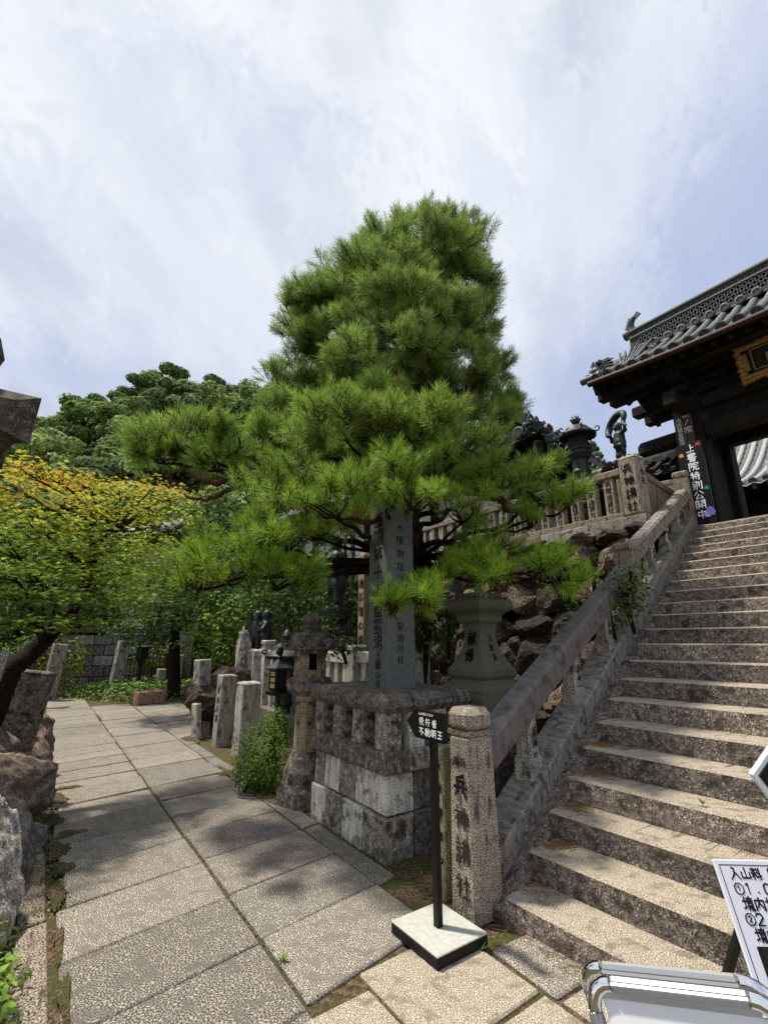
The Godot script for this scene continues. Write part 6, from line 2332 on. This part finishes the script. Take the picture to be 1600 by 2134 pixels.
		for j in sprays:
			var p := in_ball()
			if rng.randf() < 0.75:
				p = p.normalized() * rnd(0.85, 1.08)
				if p.y < -0.1:
					p.y = -p.y * rnd(-0.5, 1.0)
			var mid_ := c + p * Vector3(wide, high, wide)
			var old := rnd(0.72, 1.22)
			var r: float = rnd(0.11, 0.19) * (1.0 if wide > 0.3 else 0.7)
			for i in 13:
				var o := in_ball() * Vector3(1.0, 0.75, 1.0)
				var d := o * 0.75 + Vector3(p.x, p.y * 0.5, p.z) * 0.35 + Vector3(0, 0.5, 0) + Vector3(rnd(-0.25, 0.25), rnd(-0.2, 0.3), rnd(-0.25, 0.25))
				if p.y < -0.3:
					d.y -= 0.5
				where.append(facing(d, rnd(0, TAU), rnd(0.65, 1.2), mid_ + o * r))
				var g := old * rnd(0.85, 1.18)
				if rng.randf() < 0.012:
					col.append(Color(0.30, 0.19, 0.07) * g)
					continue
				col.append(Color(base.r * g * rnd(0.92, 1.12), base.g * g, base.b * g))
		var half := where.size() / 2
		var kinds: Array = far if is_far else near
		swarm("needle_pad", kinds[0], m, where.slice(0, half), t, col.slice(0, half))
		swarm("needle_pad", kinds[1], m, where.slice(half), t, col.slice(half))
		k += 1
	# a few bare limbs that show
	for q in [
		[[line[14], Vector3(2.129, 3.271, -4.524), Vector3(1.644, 3.348, -4.933), Vector3(1.53, 3.436, -5.022), Vector3(1.308, 3.31, -5.136), Vector3(1.08, 3.394, -5.291)], 0.075],
		[[Vector3(1.644, 3.348, -4.933), Vector3(1.712, 3.591, -5.016), Vector3(1.554, 3.756, -5.172), Vector3(1.434, 3.683, -5.31)], 0.045], [[Vector3(1.644, 3.348, -4.933), Vector3(1.388, 3.179, -5.011), Vector3(1.206, 3.077, -5.058), Vector3(1.011, 3.133, -5.203)], 0.035],
		[[line[16], Vector3(3.545, 3.347, -3.804), Vector3(3.611, 3.18, -3.458), Vector3(3.796, 3.079, -3.254), Vector3(3.894, 2.968, -3.215), Vector3(4.115, 2.967, -3.012)], 0.065],
		[[line[13], Vector3(2.753, 2.88, -3.932), Vector3(2.463, 2.75, -3.766), Vector3(2.219, 2.711, -3.683)], 0.06],
		[[line[24], Vector3(3.512, 5.27, -4.233), Vector3(3.35, 5.187, -4.235), Vector3(3.191, 5.267, -4.232)], 0.045], [[line[38], Vector3(4.479, 7.722, -4.43), Vector3(4.276, 7.797, -4.489), Vector3(4.197, 8.053, -4.563)], 0.04],
	]:
		s = Shape.new()
		var lb := bend(q[0], 4, 0.02)
		tube(s, lb, ramp(q[1], q[1] * 0.35, lb.size()), 7, 0.12)
		put("limb", s, M.bark, t)


func maple_leaf() -> ArrayMesh:
	var s := Shape.new()
	var rim := []
	for i in 7:
		var g := (i - 3) * 0.72
		var l: float = [0.42, 0.72, 0.92, 1.0, 0.92, 0.72, 0.42][i]
		if i > 0:
			var g0 := g - 0.36
			rim.append(Vector3(sin(g0) * 0.30, 0.0, cos(g0) * 0.30))
		rim.append(Vector3(sin(g) * l, -0.10 * l, cos(g) * l))
	for i in rim.size() - 1:
		s.tri(Vector3(0, 0.02, -0.1), rim[i], rim[i + 1])
	return s.mesh()


func oval_leaf() -> ArrayMesh:
	var s := Shape.new()
	s.tri(Vector3(0, 0, -0.1), Vector3(0.27, 0.03, 0.45), Vector3(-0.27, 0.03, 0.45))
	s.tri(Vector3(-0.27, 0.03, 0.45), Vector3(0.27, 0.03, 0.45), Vector3(0, -0.10, 1.0))
	return s.mesh()


# scatters leaves through flattened balls; each pad: middle, radii, colour, colour
func leaves(pads: Array, mesh: Mesh, size: float, density: float, parent: Node3D, m: Material, called := "foliage", flat := 0.6, shell := 0.5) -> void:
	for q in pads:
		var c: Vector3 = q[0]
		var r: Vector3 = q[1]
		var where := []
		var col := []
		var count := int(density * (r.x * r.z + r.x * r.y + r.z * r.y))
		for i in count:
			var p := in_ball()
			if rng.randf() < shell:
				p = p.normalized() * rnd(0.85, 1.08)
			var at_ := c + p * r * (1.0 + 0.16 * sin(p.x * 8.0 + c.x * 9.0) + 0.16 * sin(p.z * 7.0 + c.y * 5.0))
			var n := Vector3(p.x * (1.0 - flat) + rnd(-0.55, 0.55), flat + 0.25 + p.y * (1.0 - flat), p.z * (1.0 - flat) + rnd(-0.55, 0.55))
			where.append(facing(n, rnd(0, TAU), size * rnd(0.7, 1.25), at_))
			var cc: Color = q[2]
			col.append(cc.lerp(q[3], rng.randf()) * rnd(0.75, 1.25))
		swarm(called, mesh, m, where, parent, col)


func maple() -> void:
	var t := thing("maple_tree", "maple with yellow and orange upper leaves leaning over the left of the path", "tree")
	var trunk := [Vector3(-0.42, 0.1, -6.55), Vector3(-0.276, 1.111, -6.394), Vector3(-0.23, 1.295, -6.396), Vector3(-0.078, 1.491, -6.5), Vector3(0.106, 1.763, -6.599), Vector3(0.28, 2.145, -6.744), Vector3(0.345, 2.571, -6.841), Vector3(0.417, 2.941, -6.938), Vector3(0.59, 3.033, -7.025)]
	var line := bend(trunk, 4, 0.012)
	var s := Shape.new()
	tube(s, line, ramp(0.135, 0.04, line.size()), 9, 0.07)
	put("trunk", s, M.bark_dark, t)
	var o1 := Color(0.58, 0.27, 0.04)
	var o2 := Color(0.54, 0.42, 0.05)
	var y1 := Color(0.40, 0.45, 0.06)
	var y2 := Color(0.37, 0.46, 0.055)
	var g1 := Color(0.19, 0.28, 0.042)
	var g2 := Color(0.12, 0.19, 0.032)
	var pads := []
	for q in [
		[Vector3(-0.512, 3.457, -6.279), 0.43, 0.106, o2, y1], [Vector3(-0.221, 3.422, -6.496), 0.50, 0.110, o1, o2], [Vector3(0.177, 3.519, -6.898), 0.57, 0.109, o2, y1], [Vector3(0.552, 3.618, -7.179), 0.48, 0.105, o2, y2], [Vector3(0.988, 3.771, -7.334), 0.49, 0.125, o1, y1], [Vector3(1.354, 3.683, -7.377), 0.37, 0.118, y1, y2],
		[Vector3(-0.485, 3.115, -5.98), 0.46, 0.095, y1, o2], [Vector3(-0.104, 3.09, -6.299), 0.63, 0.106, y1, o2], [Vector3(0.422, 3.23, -6.787), 0.64, 0.107, o2, y1], [Vector3(0.994, 3.288, -7.03), 0.59, 0.120, y1, y2], [Vector3(-0.306, 2.764, -5.892), 0.59, 0.100, y1, y2], [Vector3(0.187, 2.88, -6.397), 0.64, 0.101, y1, y2],
		[Vector3(-0.404, 2.5, -5.585), 0.46, 0.101, g1, y2], [Vector3(-0.025, 2.538, -6), 0.60, 0.101, y2, g1], [Vector3(0.495, 2.671, -6.481), 0.65, 0.110, y2, y1], [Vector3(1.069, 2.852, -6.817), 0.61, 0.117, y2, y1], [Vector3(-0.216, 2.245, -5.596), 0.59, 0.095, y2, g1], [Vector3(0.247, 2.304, -5.995), 0.56, 0.101, g1, y2], [Vector3(0.786, 2.4, -6.452), 0.61, 0.110, y2, g1],
		[Vector3(-0.271, 1.992, -5.293), 0.50, 0.095, g1, g2], [Vector3(0.052, 1.987, -5.6), 0.59, 0.095, g1, g2], [Vector3(0.56, 2.07, -6.074), 0.57, 0.096, g1, y2], [Vector3(-0.13, 1.765, -5.198), 0.46, 0.088, g2, g1], [Vector3(0.282, 1.765, -5.593), 0.43, 0.082, g2, g1], [Vector3(0.715, 1.861, -5.957), 0.46, 0.088, g1, g2], [Vector3(-0.32, 2.164, -4.99), 0.33, 0.090, g1, g2],
	]:
		pads.append([q[0], Vector3(q[1], q[2], q[1]), q[3], q[4]])
	for q in pads:
		var best: Vector3 = line[-1]
		for p: Vector3 in line:
			if p.y > 1.6 and p.distance_to(q[0]) < best.distance_to(q[0]):
				best = p
		s = Shape.new()
		var lb := bend([best, best.lerp(q[0], 0.5) + Vector3(0, rnd(-0.05, 0.12), 0), q[0]], 4, 0.02)
		tube(s, lb, ramp(0.026, 0.007, lb.size()), 5)
		for i in 5:
			var e: Vector3 = q[0] + in_ball() * q[1] * 0.9
			tube(s, [lb[-3], e], [0.007, 0.003], 3)
		put("branch", s, M.bark_dark, t)
	leaves(pads, maple_leaf(), 0.047, 680.0, t, leafy(Color(1, 1, 1), 1.0, 0.6, 0.25), "leaf_spray", 0.85, 0.15)


func bush(called: String, label: String, pads: Array, size: float, density: float, flat := 0.3, mesh: Mesh = null, stem := true, cat := "bush") -> Node3D:
	var t := thing(called, label, cat)
	if stem:
		for q in pads:
			var c: Vector3 = q[0]
			var s := Shape.new()
			var foot := Vector3(c.x + rnd(-0.1, 0.1), maxf(0.0, c.y - q[1].y * 1.6), c.z + rnd(-0.1, 0.1))
			for i in 3:
				var e: Vector3 = c + in_ball() * q[1] * 0.7
				tube(s, bend([foot, c.lerp(e, 0.4), e], 2), ramp(0.02, 0.005, 5), 4)
			put("stem", s, M.bark_dark, t)
	leaves(pads, mesh if mesh else oval_leaf(), size, density, t, leafy(Color(1, 1, 1), 0.6, 0.65, 0.2), "foliage", flat, 0.55)
	return t


func shrubs() -> void:
	var d1 := Color(0.045, 0.085, 0.018)
	var d2 := Color(0.075, 0.135, 0.024)
	var l1 := Color(0.14, 0.22, 0.03)
	var l2 := Color(0.20, 0.30, 0.04)
	bush("round_bush", "dense round small-leaved bush between the dark bollard and the slender lantern", [[Vector3(2.307, 0.343, -5.647), Vector3(0.33, 0.36, 0.33), d2, l1], [Vector3(2.386, 0.63, -5.614), Vector3(0.17, 0.2, 0.17), d2, l1], [Vector3(2.159, 0.219, -5.545), Vector3(0.24, 0.2, 0.24), d1, d2]], 0.027, 15000.0)
	var tr := bush("garden_tree", "dark green garden tree with a thin trunk behind the bollards", [[Vector3(3.133, 2.828, -15.69), Vector3(1.6, 1.0, 1.6), d1, d2], [Vector3(4.247, 3.317, -15.426), Vector3(1.5, 1.0, 1.5), d1, d2], [Vector3(3.717, 4.034, -16.589), Vector3(1.6, 0.8, 1.6), d2, l1], [Vector3(2.498, 2.099, -15.804), Vector3(1.1, 0.6, 1.0), d1, d2]], 0.15, 300.0, 0.4, null, false, "tree")
	var s := Shape.new()
	tube(s, bend([Vector3(3.399, 0.448, -15.635) * Vector3(1, 0, 1), Vector3(3.241, 1.686, -15.668), Vector3(3.184, 2.976, -15.68), Vector3(3.467, 3.954, -16.132)], 3), ramp(0.2, 0.06, 10), 7)
	put("trunk", s, M.bark_dark, tr)
	bush("light_maple", "light green small maple in front of the ringed stone tower", [[Vector3(2.204, 3.357, -12.304), Vector3(1.1, 0.35, 1.0), l1, l2], [Vector3(1.84, 2.931, -12.364), Vector3(0.9, 0.3, 0.9), l1, l2], [Vector3(2.982, 3.046, -12.139), Vector3(0.7, 0.3, 0.7), l1, d2], [Vector3(2.004, 2.509, -11.831), Vector3(1.0, 0.25, 0.9), l1, d2]], 0.085, 420.0, 0.8, maple_leaf(), true, "tree")
	bush("fern_bush", "bright green leafy bush left of the small statues", [[Vector3(3.46, 2.106, -11.49), Vector3(0.75, 0.6, 0.7), l1, l2], [Vector3(3.322, 1.669, -12.05), Vector3(0.8, 0.55, 0.7), l1, d2], [Vector3(3.495, 1.454, -11.061), Vector3(0.5, 0.4, 0.5), d2, l1]], 0.11, 420.0, 0.5)
	bush("leafy_shrub", "sprawling leafy shrub under the pine beside the small statues", [[Vector3(3.75, 2.308, -10.872), Vector3(0.5, 0.6, 0.5), d1, l1], [Vector3(4.557, 2.618, -11.64), Vector3(0.9, 0.6, 0.8), d1, d2], [Vector3(5.236, 2.358, -10.797), Vector3(0.9, 0.6, 0.8), d1, d2], [Vector3(5.196, 3.251, -11.369), Vector3(1.0, 0.6, 0.8), d1, d2]], 0.11, 420.0)
	bush("yellow_shrub", "yellowish low shrub behind the leaning guidepost", [[Vector3(0.506, 1.107, -18.493), Vector3(1.0, 0.6, 0.8), Color(0.30, 0.26, 0.04), l2], [Vector3(-0.244, 0.841, -18.498), Vector3(1.3, 0.6, 0.8), Color(0.24, 0.22, 0.04), l1], [Vector3(-0.8, 1.259, -18.983), Vector3(1.3, 0.8, 0.8), l1, d2]], 0.12, 320.0)
	bush("gold_shrub", "golden low shrub behind the dark green lamp", [[Vector3(3.582, 1.082, -20.692), Vector3(1.1, 0.5, 0.7), Color(0.33, 0.28, 0.04), l2], [Vector3(4.821, 0.777, -20.952), Vector3(1.0, 0.6, 0.7), d2, l1]], 0.12, 320.0)
	bush("back_hedge", "tall dark mass of garden shrubs behind the maple", [[Vector3(-0.797, 4.064, -19.984), Vector3(2.6, 2.2, 1.6), d1, d2], [Vector3(1.377, 3.739, -21.957), Vector3(2.2, 1.6, 1.6), d1, d2], [Vector3(0.33, 5.925, -23.998), Vector3(3.0, 2.0, 2.0), d1, d2], [Vector3(3.101, 7.372, -24.807), Vector3(3.0, 1.6, 2.0), d1, d2], [Vector3(5.871, 6.768, -22.238), Vector3(2.6, 1.8, 2.0), d1, d2], [Vector3(7.864, 6.024, -20.546), Vector3(2.2, 2.0, 2.0), d1, d2], [Vector3(-1.893, 6.435, -23.925), Vector3(2.4, 2.0, 2.0), d1, d2]], 0.26, 90.0, 0.3, null, true, "hedge")
	bush("stair_shrub", "leafy green shrub growing through the balustrade beside the middle newel", [[Vector3(5.203, 2.12, -2.781), Vector3(0.24, 0.28, 0.24), d1, d2], [Vector3(5.036, 1.936, -2.877), Vector3(0.2, 0.2, 0.2), d1, d2], [Vector3(5.341, 2.285, -2.734), Vector3(0.16, 0.16, 0.18), d2, l1]], 0.055, 1500.0)
	bush("sprig", "light sprig of leaves against the boulders above the sloping handrail", [[Vector3(5.162, 2.446, -3.058), Vector3(0.10, 0.34, 0.10), l1, l2], [Vector3(4.989, 2.056, -3.15), Vector3(0.22, 0.16, 0.2), d2, l1], [Vector3(4.741, 1.836, -3.164), Vector3(0.2, 0.12, 0.2), d1, d2]], 0.055, 1000.0)
	bush("wall_shrub", "dark glossy shrub against the retaining wall behind the monument", [[Vector3(4.165, 2.652, -4.859), Vector3(0.34, 0.30, 0.3), d1, d2], [Vector3(3.607, 1.686, -4.284), Vector3(0.3, 0.35, 0.3), d1, d2], [Vector3(4.024, 1.864, -4.451), Vector3(0.35, 0.3, 0.3), d1, d2]], 0.07, 900.0)
	bush("fence_plant", "weedy plant growing over the old fence beside the slender lantern roof", [[Vector3(3.07, 1.549, -5.271), Vector3(0.26, 0.14, 0.22), d1, d2], [Vector3(2.982, 1.814, -5.436), Vector3(0.10, 0.26, 0.12), d1, l1]], 0.05, 1500.0)
	# the dark thicket under the pine, behind the statues
	bush("pine_thicket", "dark thicket of shrubs behind the statues under the pine", [[Vector3(4.861, 3.283, -9.868), Vector3(1.3, 1.0, 0.8), d1, d2], [Vector3(5.559, 2.738, -9.492), Vector3(1.2, 1.2, 0.8), d1, d2], [Vector3(4.618, 2.211, -10.532), Vector3(1.0, 0.7, 0.7), d1, d1]], 0.12, 260.0, 0.3, null, true, "hedge")
	var ivy := leafy(Color(1, 1, 1), 0.5, 0.6, 0.25)
	# ground cover at the end of the path
	var where := []
	var col := []
	for i in 5200:
		var p := Vector3(rnd(0.5, 5.6), 0, rnd(-19.4, -14.4))
		var edge := -15.0 - 2.6 * clampf((2.2 - p.x) / 1.7, 0.0, 1.0)
		if p.x > 2.1:
			edge = -14.75 if p.x > 3.2 else -15.1
		if p.z > edge + rnd(-0.15, 0.1):
			continue
		var hgt := 0.42 * clampf((edge - p.z) / 0.8, 0.15, 1.0) * (0.75 + 0.35 * sin(p.x * 2.3) * sin(p.z * 1.9))
		p.y = hgt * sqrt(rng.randf())
		where.append(facing(Vector3(rnd(-0.6, 0.6), 1.0, rnd(-0.6, 0.6)), rnd(0, TAU), rnd(0.08, 0.15), p))
		col.append(d2.lerp(l1, rng.randf()) * rnd(0.8, 1.3))
	tag(swarm("ground_cover", oval_leaf(), ivy, where, null, col), "leafy green ground cover spreading at the end of the path", "ground cover")


# ---------------------------------------------------------------- the wooded hill

func crown_mesh(kind: int, seed_: int) -> ArrayMesh:
	var r := RandomNumberGenerator.new()
	r.seed = seed_
	var s := Shape.new()
	var lobes := []
	if kind == 0:      # billowing broadleaf
		for i in 17:
			var t := r.randf() * TAU
			var y := r.randf()
			var w := sqrt(1.0 - pow(absf(y - 0.35) / 0.75, 2.0)) * 2.9
			lobes.append([Vector3(cos(t) * w * r.randf_range(0.4, 1.0), 1.5 + y * 5.2, sin(t) * w * r.randf_range(0.4, 1.0)), r.randf_range(1.0, 1.7), 0.62])
	elif kind == 1:    # layered conifer
		for i in 22:
			var f := i / 21.0
			var t := i * 2.4
			var w := 2.3 * pow(1.0 - f, 0.75)
			lobes.append([Vector3(cos(t) * w * 0.6, 1.2 + f * 8.6, sin(t) * w * 0.6), 0.5 + w * 0.42, 0.5])
	else:              # open crown on a forked stem
		for i in 13:
			var t := r.randf() * TAU
			var w := r.randf_range(0.6, 2.8)
			lobes.append([Vector3(cos(t) * w, 3.2 + r.randf() * 3.6 - w * 0.25, sin(t) * w), r.randf_range(0.8, 1.25), 0.55])
	for l in lobes:
		var n := 260
		var g0 := r.randf_range(0.72, 1.28)
		for i in n:
			var d := Vector3(r.randf_range(-1, 1), r.randf_range(-0.7, 1), r.randf_range(-1, 1)).normalized()
			var p: Vector3 = l[0] + d * l[1] * Vector3(1, l[2], 1) * r.randf_range(0.72, 1.12)
			var nn := (d + Vector3(r.randf_range(-0.6, 0.6), 0.5 + r.randf_range(-0.4, 0.4), r.randf_range(-0.6, 0.6))).normalized()
			var a := nn.cross(Vector3(r.randf_range(-1, 1), r.randf_range(-1, 1), r.randf_range(-1, 1))).normalized()
			var b := nn.cross(a)
			var z := r.randf_range(0.13, 0.28)
			var g := g0 * r.randf_range(0.75, 1.3)
			s.col = Color(g, g, g)
			s.tri(p - a * z - b * z * 0.5, p + a * z - b * z * 0.4, p + b * z)
			s.tri(p + a * z * 0.7, p + a * z * 0.2 + b * z * 1.3, p - a * z * 0.9 + b * z * 0.5)
	return s.mesh()


const ORDER := ["first", "second", "third", "fourth", "fifth", "sixth", "seventh", "eighth", "ninth", "tenth", "eleventh", "twelfth", "thirteenth", "fourteenth", "fifteenth", "sixteenth", "seventeenth", "eighteenth", "nineteenth", "twentieth", "twenty-first", "twenty-second", "twenty-third", "twenty-fourth", "twenty-fifth", "twenty-sixth", "twenty-seventh", "twenty-eighth", "twenty-ninth", "thirtieth"]


func hill_trees() -> void:
	var protos := []
	var names := ["broadleaf_tree", "conifer_tree", "open_tree"]
	for v in 6:
		var kind: int = [0, 0, 1, 1, 2, 0][v]
		var m := leafy([Color(0.27, 0.37, 0.13), Color(0.38, 0.47, 0.17), Color(0.15, 0.21, 0.09), Color(0.18, 0.25, 0.10), Color(0.24, 0.32, 0.13), Color(0.32, 0.40, 0.19)][v].linear_to_srgb(), 0.8, 0.8, 0.1)
		var t := Node3D.new()
		t.name = numbered(names[kind])
		add_child(t)
		put("crown", crown_mesh(kind, 50 + v), m, t)
		var s := Shape.new()
		tube(s, bend([Vector3(0, -1.5, 0), Vector3(0.1, 2.0, 0.1), Vector3(-0.1, 4.5, 0)], 3, 0.05), ramp(0.3, 0.12, 7), 6)
		for i in 4:
			tube(s, [Vector3(0, 1.8 + i * 0.7, 0), Vector3(rnd(-1.6, 1.6), 4.0 + i * 0.7, rnd(-1.6, 1.6))], [0.1, 0.04], 5)
		put("trunk", s, M.bark_dark, t)
		protos.append(t)
	var used := [false, false, false, false, false, false]
	var what := ["rounded broadleaf tree", "pale rounded broadleaf tree", "dark pointed conifer", "dense dark conifer", "open crowned tree", "greyish broadleaf tree"]
	# bearing from the middle of the picture, distance, kind, size
	var list := []
	for q in [[-37, 30, 1, 0.8], [-33.5, 33, 0, 0.95], [-29, 31, 0, 1.0], [-25, 33, 5, 1.0], [-21, 31, 0, 0.95], [-17, 33, 0, 1.0], [-31, 41, 0, 1.15], [-27.5, 42, 1, 1.1], [-23.5, 42, 0, 1.1], [-19, 43, 1, 1.1], [-15, 42, 5, 1.1],
		[-35, 43, 5, 1.0], [-33, 52, 4, 1.1], [-29, 54, 1, 1.2], [-25.5, 55, 5, 1.2], [-22, 54, 1, 1.2], [-18, 54, 0, 1.2], [-14, 55, 5, 1.2], [-31, 63, 0, 1.1], [-28, 66, 4, 1.2], [-25, 66, 5, 1.2], [-21, 66, 1, 1.2], [-17.5, 66, 0, 1.2], [-14, 65, 5, 1.2],
		[-32, 76, 4, 1.05], [-30, 79, 4, 1.15], [-27.5, 80, 0, 1.25], [-25.7, 82, 4, 1.35], [-23.5, 80, 0, 1.15], [-21.3, 82, 4, 1.2], [-19.5, 81, 0, 1.2], [-17.5, 82, 5, 1.15], [-15.5, 80, 0, 1.15], [-13.5, 80, 5, 1.15], [-11.5, 78, 3, 1.15], [-9, 76, 2, 1.1], [-6, 60, 3, 1.2], [-9, 58, 0, 1.2], [-10, 44, 0, 1.1],
		[-2, 66, 3, 1.2], [3, 62, 3, 1.2], [8, 60, 3, 1.2], [13, 56, 3, 1.2], [17.5, 44, 2, 1.0], [19.3, 47, 2, 1.35], [21.5, 50, 3, 1.1], [23.5, 46, 3, 1.15], [25.3, 52, 3, 1.1], [27, 48, 3, 1.0], [28.5, 44, 3, 0.95], [30, 50, 3, 1.05], [32, 46, 0, 1.0], [34, 52, 3, 1.0], [22.5, 38, 0, 0.9], [26, 40, 0, 0.9], [30, 38, 0, 0.9], [-40, 36, 1, 1.0], [-44, 40, 0, 1.1], [-41, 50, 5, 1.0], [-37, 60, 1, 1.0], [-34.5, 79, 4, 1.15], [-36.6, 76, 0, 1.1], [-39, 74, 5, 1.0], [-42, 72, 1, 1.0], [-35, 67, 0, 1.25], [-38.5, 64, 1, 1.1], [-42, 62, 5, 1.1], [-36.2, 50, 0, 1.2], [-39.5, 44, 0, 1.1], [-46, 52, 1, 1.1], [-45, 64, 0, 1.1]]:
		list.append(q)
	for q in list:
		var az := deg_to_rad(35.0 + q[0])
		var p := Vector3(sin(az) * q[1], 0, -cos(az) * q[1])
		p.y = hill_height(p.x, p.z) - 0.5
		var kind: int = q[2]
		var where: String = "low on the wooded hill" if q[1] < 46 else "half way up the wooded hill" if q[1] < 58 else "high on the wooded hill" if q[1] < 72 else "on the skyline of the wooded hill"
		var side: String = "left of the pine" if q[0] < -8 else "behind the pine" if q[0] < 15 else "behind the hall and the gate"
		# its place from the left among the trees of its height band
		var nth := 1
		for w in list:
			if w[0] < q[0] and (w[1] < 46) == (q[1] < 46) and (w[1] < 58) == (q[1] < 58) and (w[1] < 72) == (q[1] < 72):
				nth += 1
		var lab: String = what[kind] + " " + where + ", " + ORDER[nth - 1] + " from the left there"
		var g: String = what[kind] + "s on the hill " + side
		var o: Node3D
		if not used[kind]:
			used[kind] = true
			o = protos[kind]
			o.position = p
			o.rotation.y = rnd(0, TAU)
			o.scale = Vector3.ONE * q[3]
		else:
			o = copy(protos[kind], p, rnd(0, TAU), "", q[3] * rnd(0.92, 1.08))
		tag(o, lab, "tree", g)
	# undergrowth between the trunks
	var where2 := []
	var col := []
	for i in 700:
		var az := deg_to_rad(35.0 + rnd(-46, 40))
		var d := rnd(26, 92)
		var p := Vector3(sin(az) * d, 0, -cos(az) * d)
		p.y = hill_height(p.x, p.z) - 1.5
		where2.append(Transform3D(Basis(Vector3.UP, rnd(0, TAU)).scaled(Vector3(0.5, 0.38, 0.5) * rnd(0.7, 1.3)), p))
		col.append(Color(1, 1, 1) * rnd(0.6, 1.2))
	var um := leafy(Color(0.12, 0.18, 0.06).linear_to_srgb(), 0.3, 0.6, 0.3)
	tag(swarm("undergrowth", crown_mesh(0, 77), um, where2, null, col), "green undergrowth covering the slope between the hill trees", "undergrowth")


# ---------------------------------------------------------------- weeds, moss and fallen leaves

func far_garden() -> void:
	pass


func litter() -> void:
	var l1 := Color(0.16, 0.26, 0.05)
	var l2 := Color(0.24, 0.36, 0.07)
	var m := leafy(Color(1, 1, 1), 0.5, 0.5, 0.35)
	# broad-leaved weeds in the left bottom corner
	bush("weed_clump", "bright green broad-leaved weeds in the bottom left corner", [[Vector3(0.04, 0.09, -3.25), Vector3(0.12, 0.10, 0.34), l1, l2], [Vector3(0.06, 0.06, -2.9), Vector3(0.10, 0.08, 0.3), l1, l2]], 0.055, 1900.0, 0.4, null, false, "weeds")
	# moss and small leaves on the bare strip left of the path
	var where := []
	var col := []
	for i in 900:
		var p := Vector3(rnd(0.05, 0.42), rnd(-0.005, 0.015), rnd(-7.0, -3.9))
		if p.x > 0.34 and rng.randf() < 0.7:
			continue
		where.append(facing(Vector3(rnd(-0.5, 0.5), 1, rnd(-0.5, 0.5)), rnd(0, TAU), rnd(0.012, 0.035), p))
		col.append(Color(0.10, 0.13, 0.03).lerp(Color(0.22, 0.16, 0.06), rng.randf()))
	for i in 500:
		var p := Vector3(rnd(2.3, 2.44), rnd(-0.01, 0.02), rnd(-5.6, -3.2))
		where.append(facing(Vector3(rnd(-0.7, 0.7), 1, rnd(-0.7, 0.7)), rnd(0, TAU), rnd(0.012, 0.035), p))
		col.append(Color(0.09, 0.14, 0.03).lerp(Color(0.16, 0.13, 0.06), rng.randf()))
	for i in 260:
		var p := Vector3(1.25 + rnd(-0.014, 0.014), rnd(-0.012, 0.006), rnd(-14.0, -2.4))
		where.append(facing(Vector3(rnd(-0.7, 0.7), 1, rnd(-0.7, 0.7)), rnd(0, TAU), rnd(0.01, 0.024), p))
		col.append(Color(0.10, 0.15, 0.03).lerp(Color(0.24, 0.17, 0.07), rng.randf()))
	for i in 420:
		var p := Vector3(rnd(2.3, 3.1), rnd(-0.03, 0.0), rnd(-3.3, -2.6))
		where.append(facing(Vector3(rnd(-0.7, 0.7), 1, rnd(-0.7, 0.7)), rnd(0, TAU), rnd(0.012, 0.032), p))
		col.append(Color(0.08, 0.12, 0.03).lerp(Color(0.20, 0.13, 0.06), rng.randf()))
	tag(swarm("fallen_leaves", oval_leaf(), m, where, null, col), "scattered moss, seedlings and dead leaves along the slab joints", "leaf litter")
	# dry pine needles lying in the corners of the steps
	where = []
	col = []
	var ns := Shape.new()
	ns.tri(Vector3(-0.001, 0, 0), Vector3(0.001, 0, 0), Vector3(0, 0.002, 0.09))
	ns.tri(Vector3(0.001, 0, 0), Vector3(0, 0.003, 0), Vector3(0, 0.002, 0.09))
	for i in 700:
		var k := rng.randi() % 5
		var p := Vector3(2.475 + 0.3045 * k + rnd(0.12, 0.30), 0.142 + 0.160 * k, -2.29 - 0.0473 * k + absf(rng.randfn(0, 0.09)))
		if k == 0 and rng.randf() < 0.6:
			p = Vector3(rnd(2.40, 2.50), 0.006, rnd(-2.3, -1.7))
		where.append(Transform3D(Basis(Vector3.UP, rnd(0, TAU)), p))
		col.append(Color(0.30, 0.17, 0.07) * rnd(0.6, 1.2))
	for i in 900:
		var k := 1 + rng.randi() % 10
		var u := rnd(0.05, 3.6)
		if sin(u * 5.0 + k * 2.0) < -0.1:
			continue
		var p := Vector3(2.475 + 0.3045 * k + 0.295, 0.140 + 0.160 * k, -2.30 - 0.0473 * k) + Vector3(0.042, 0, 0.999) * u
		where.append(Transform3D(Basis(Vector3.UP, rnd(0, TAU)).scaled(Vector3(3.0, 2.0, rnd(0.12, 0.25))), p + Vector3(rnd(-0.012, 0.008), rnd(0, 0.006), 0)))
		col.append(Color(0.10, 0.13, 0.035).lerp(Color(0.22, 0.17, 0.08), rng.randf()))
	tag(swarm("fallen_needles", ns.mesh(), m, where, null, col), "dry needles and bits of moss lying in the corners of the steps", "pine needles")
	# little weeds in the joints
	for q in [[Vector3(2.18, 0.0, -2.20), "tiny green weed at the corner of the sign foot"], [Vector3(1.27, 0.0, -2.72), "small tuft of grass in the middle joint of the path"], [Vector3(3.49, 0.63, -1.55), "small fern in the corner of the fourth step"]]:
		var t := thing("small_weed", q[1], "weed", q[0])
		var s := Shape.new()
		for i in 12:
			var a := rnd(0, TAU)
			var d := Vector3(cos(a), rnd(0.6, 1.6), sin(a)).normalized() * rnd(0.03, 0.06)
			var sd := Vector3(-sin(a), 0, cos(a)) * 0.006
			s.col = l1.lerp(l2, rng.randf())
			s.tri(-sd, sd, d * 0.6 + sd)
			s.tri(d * 0.6 + sd, d, -sd)
		put("blades", s, m, t)
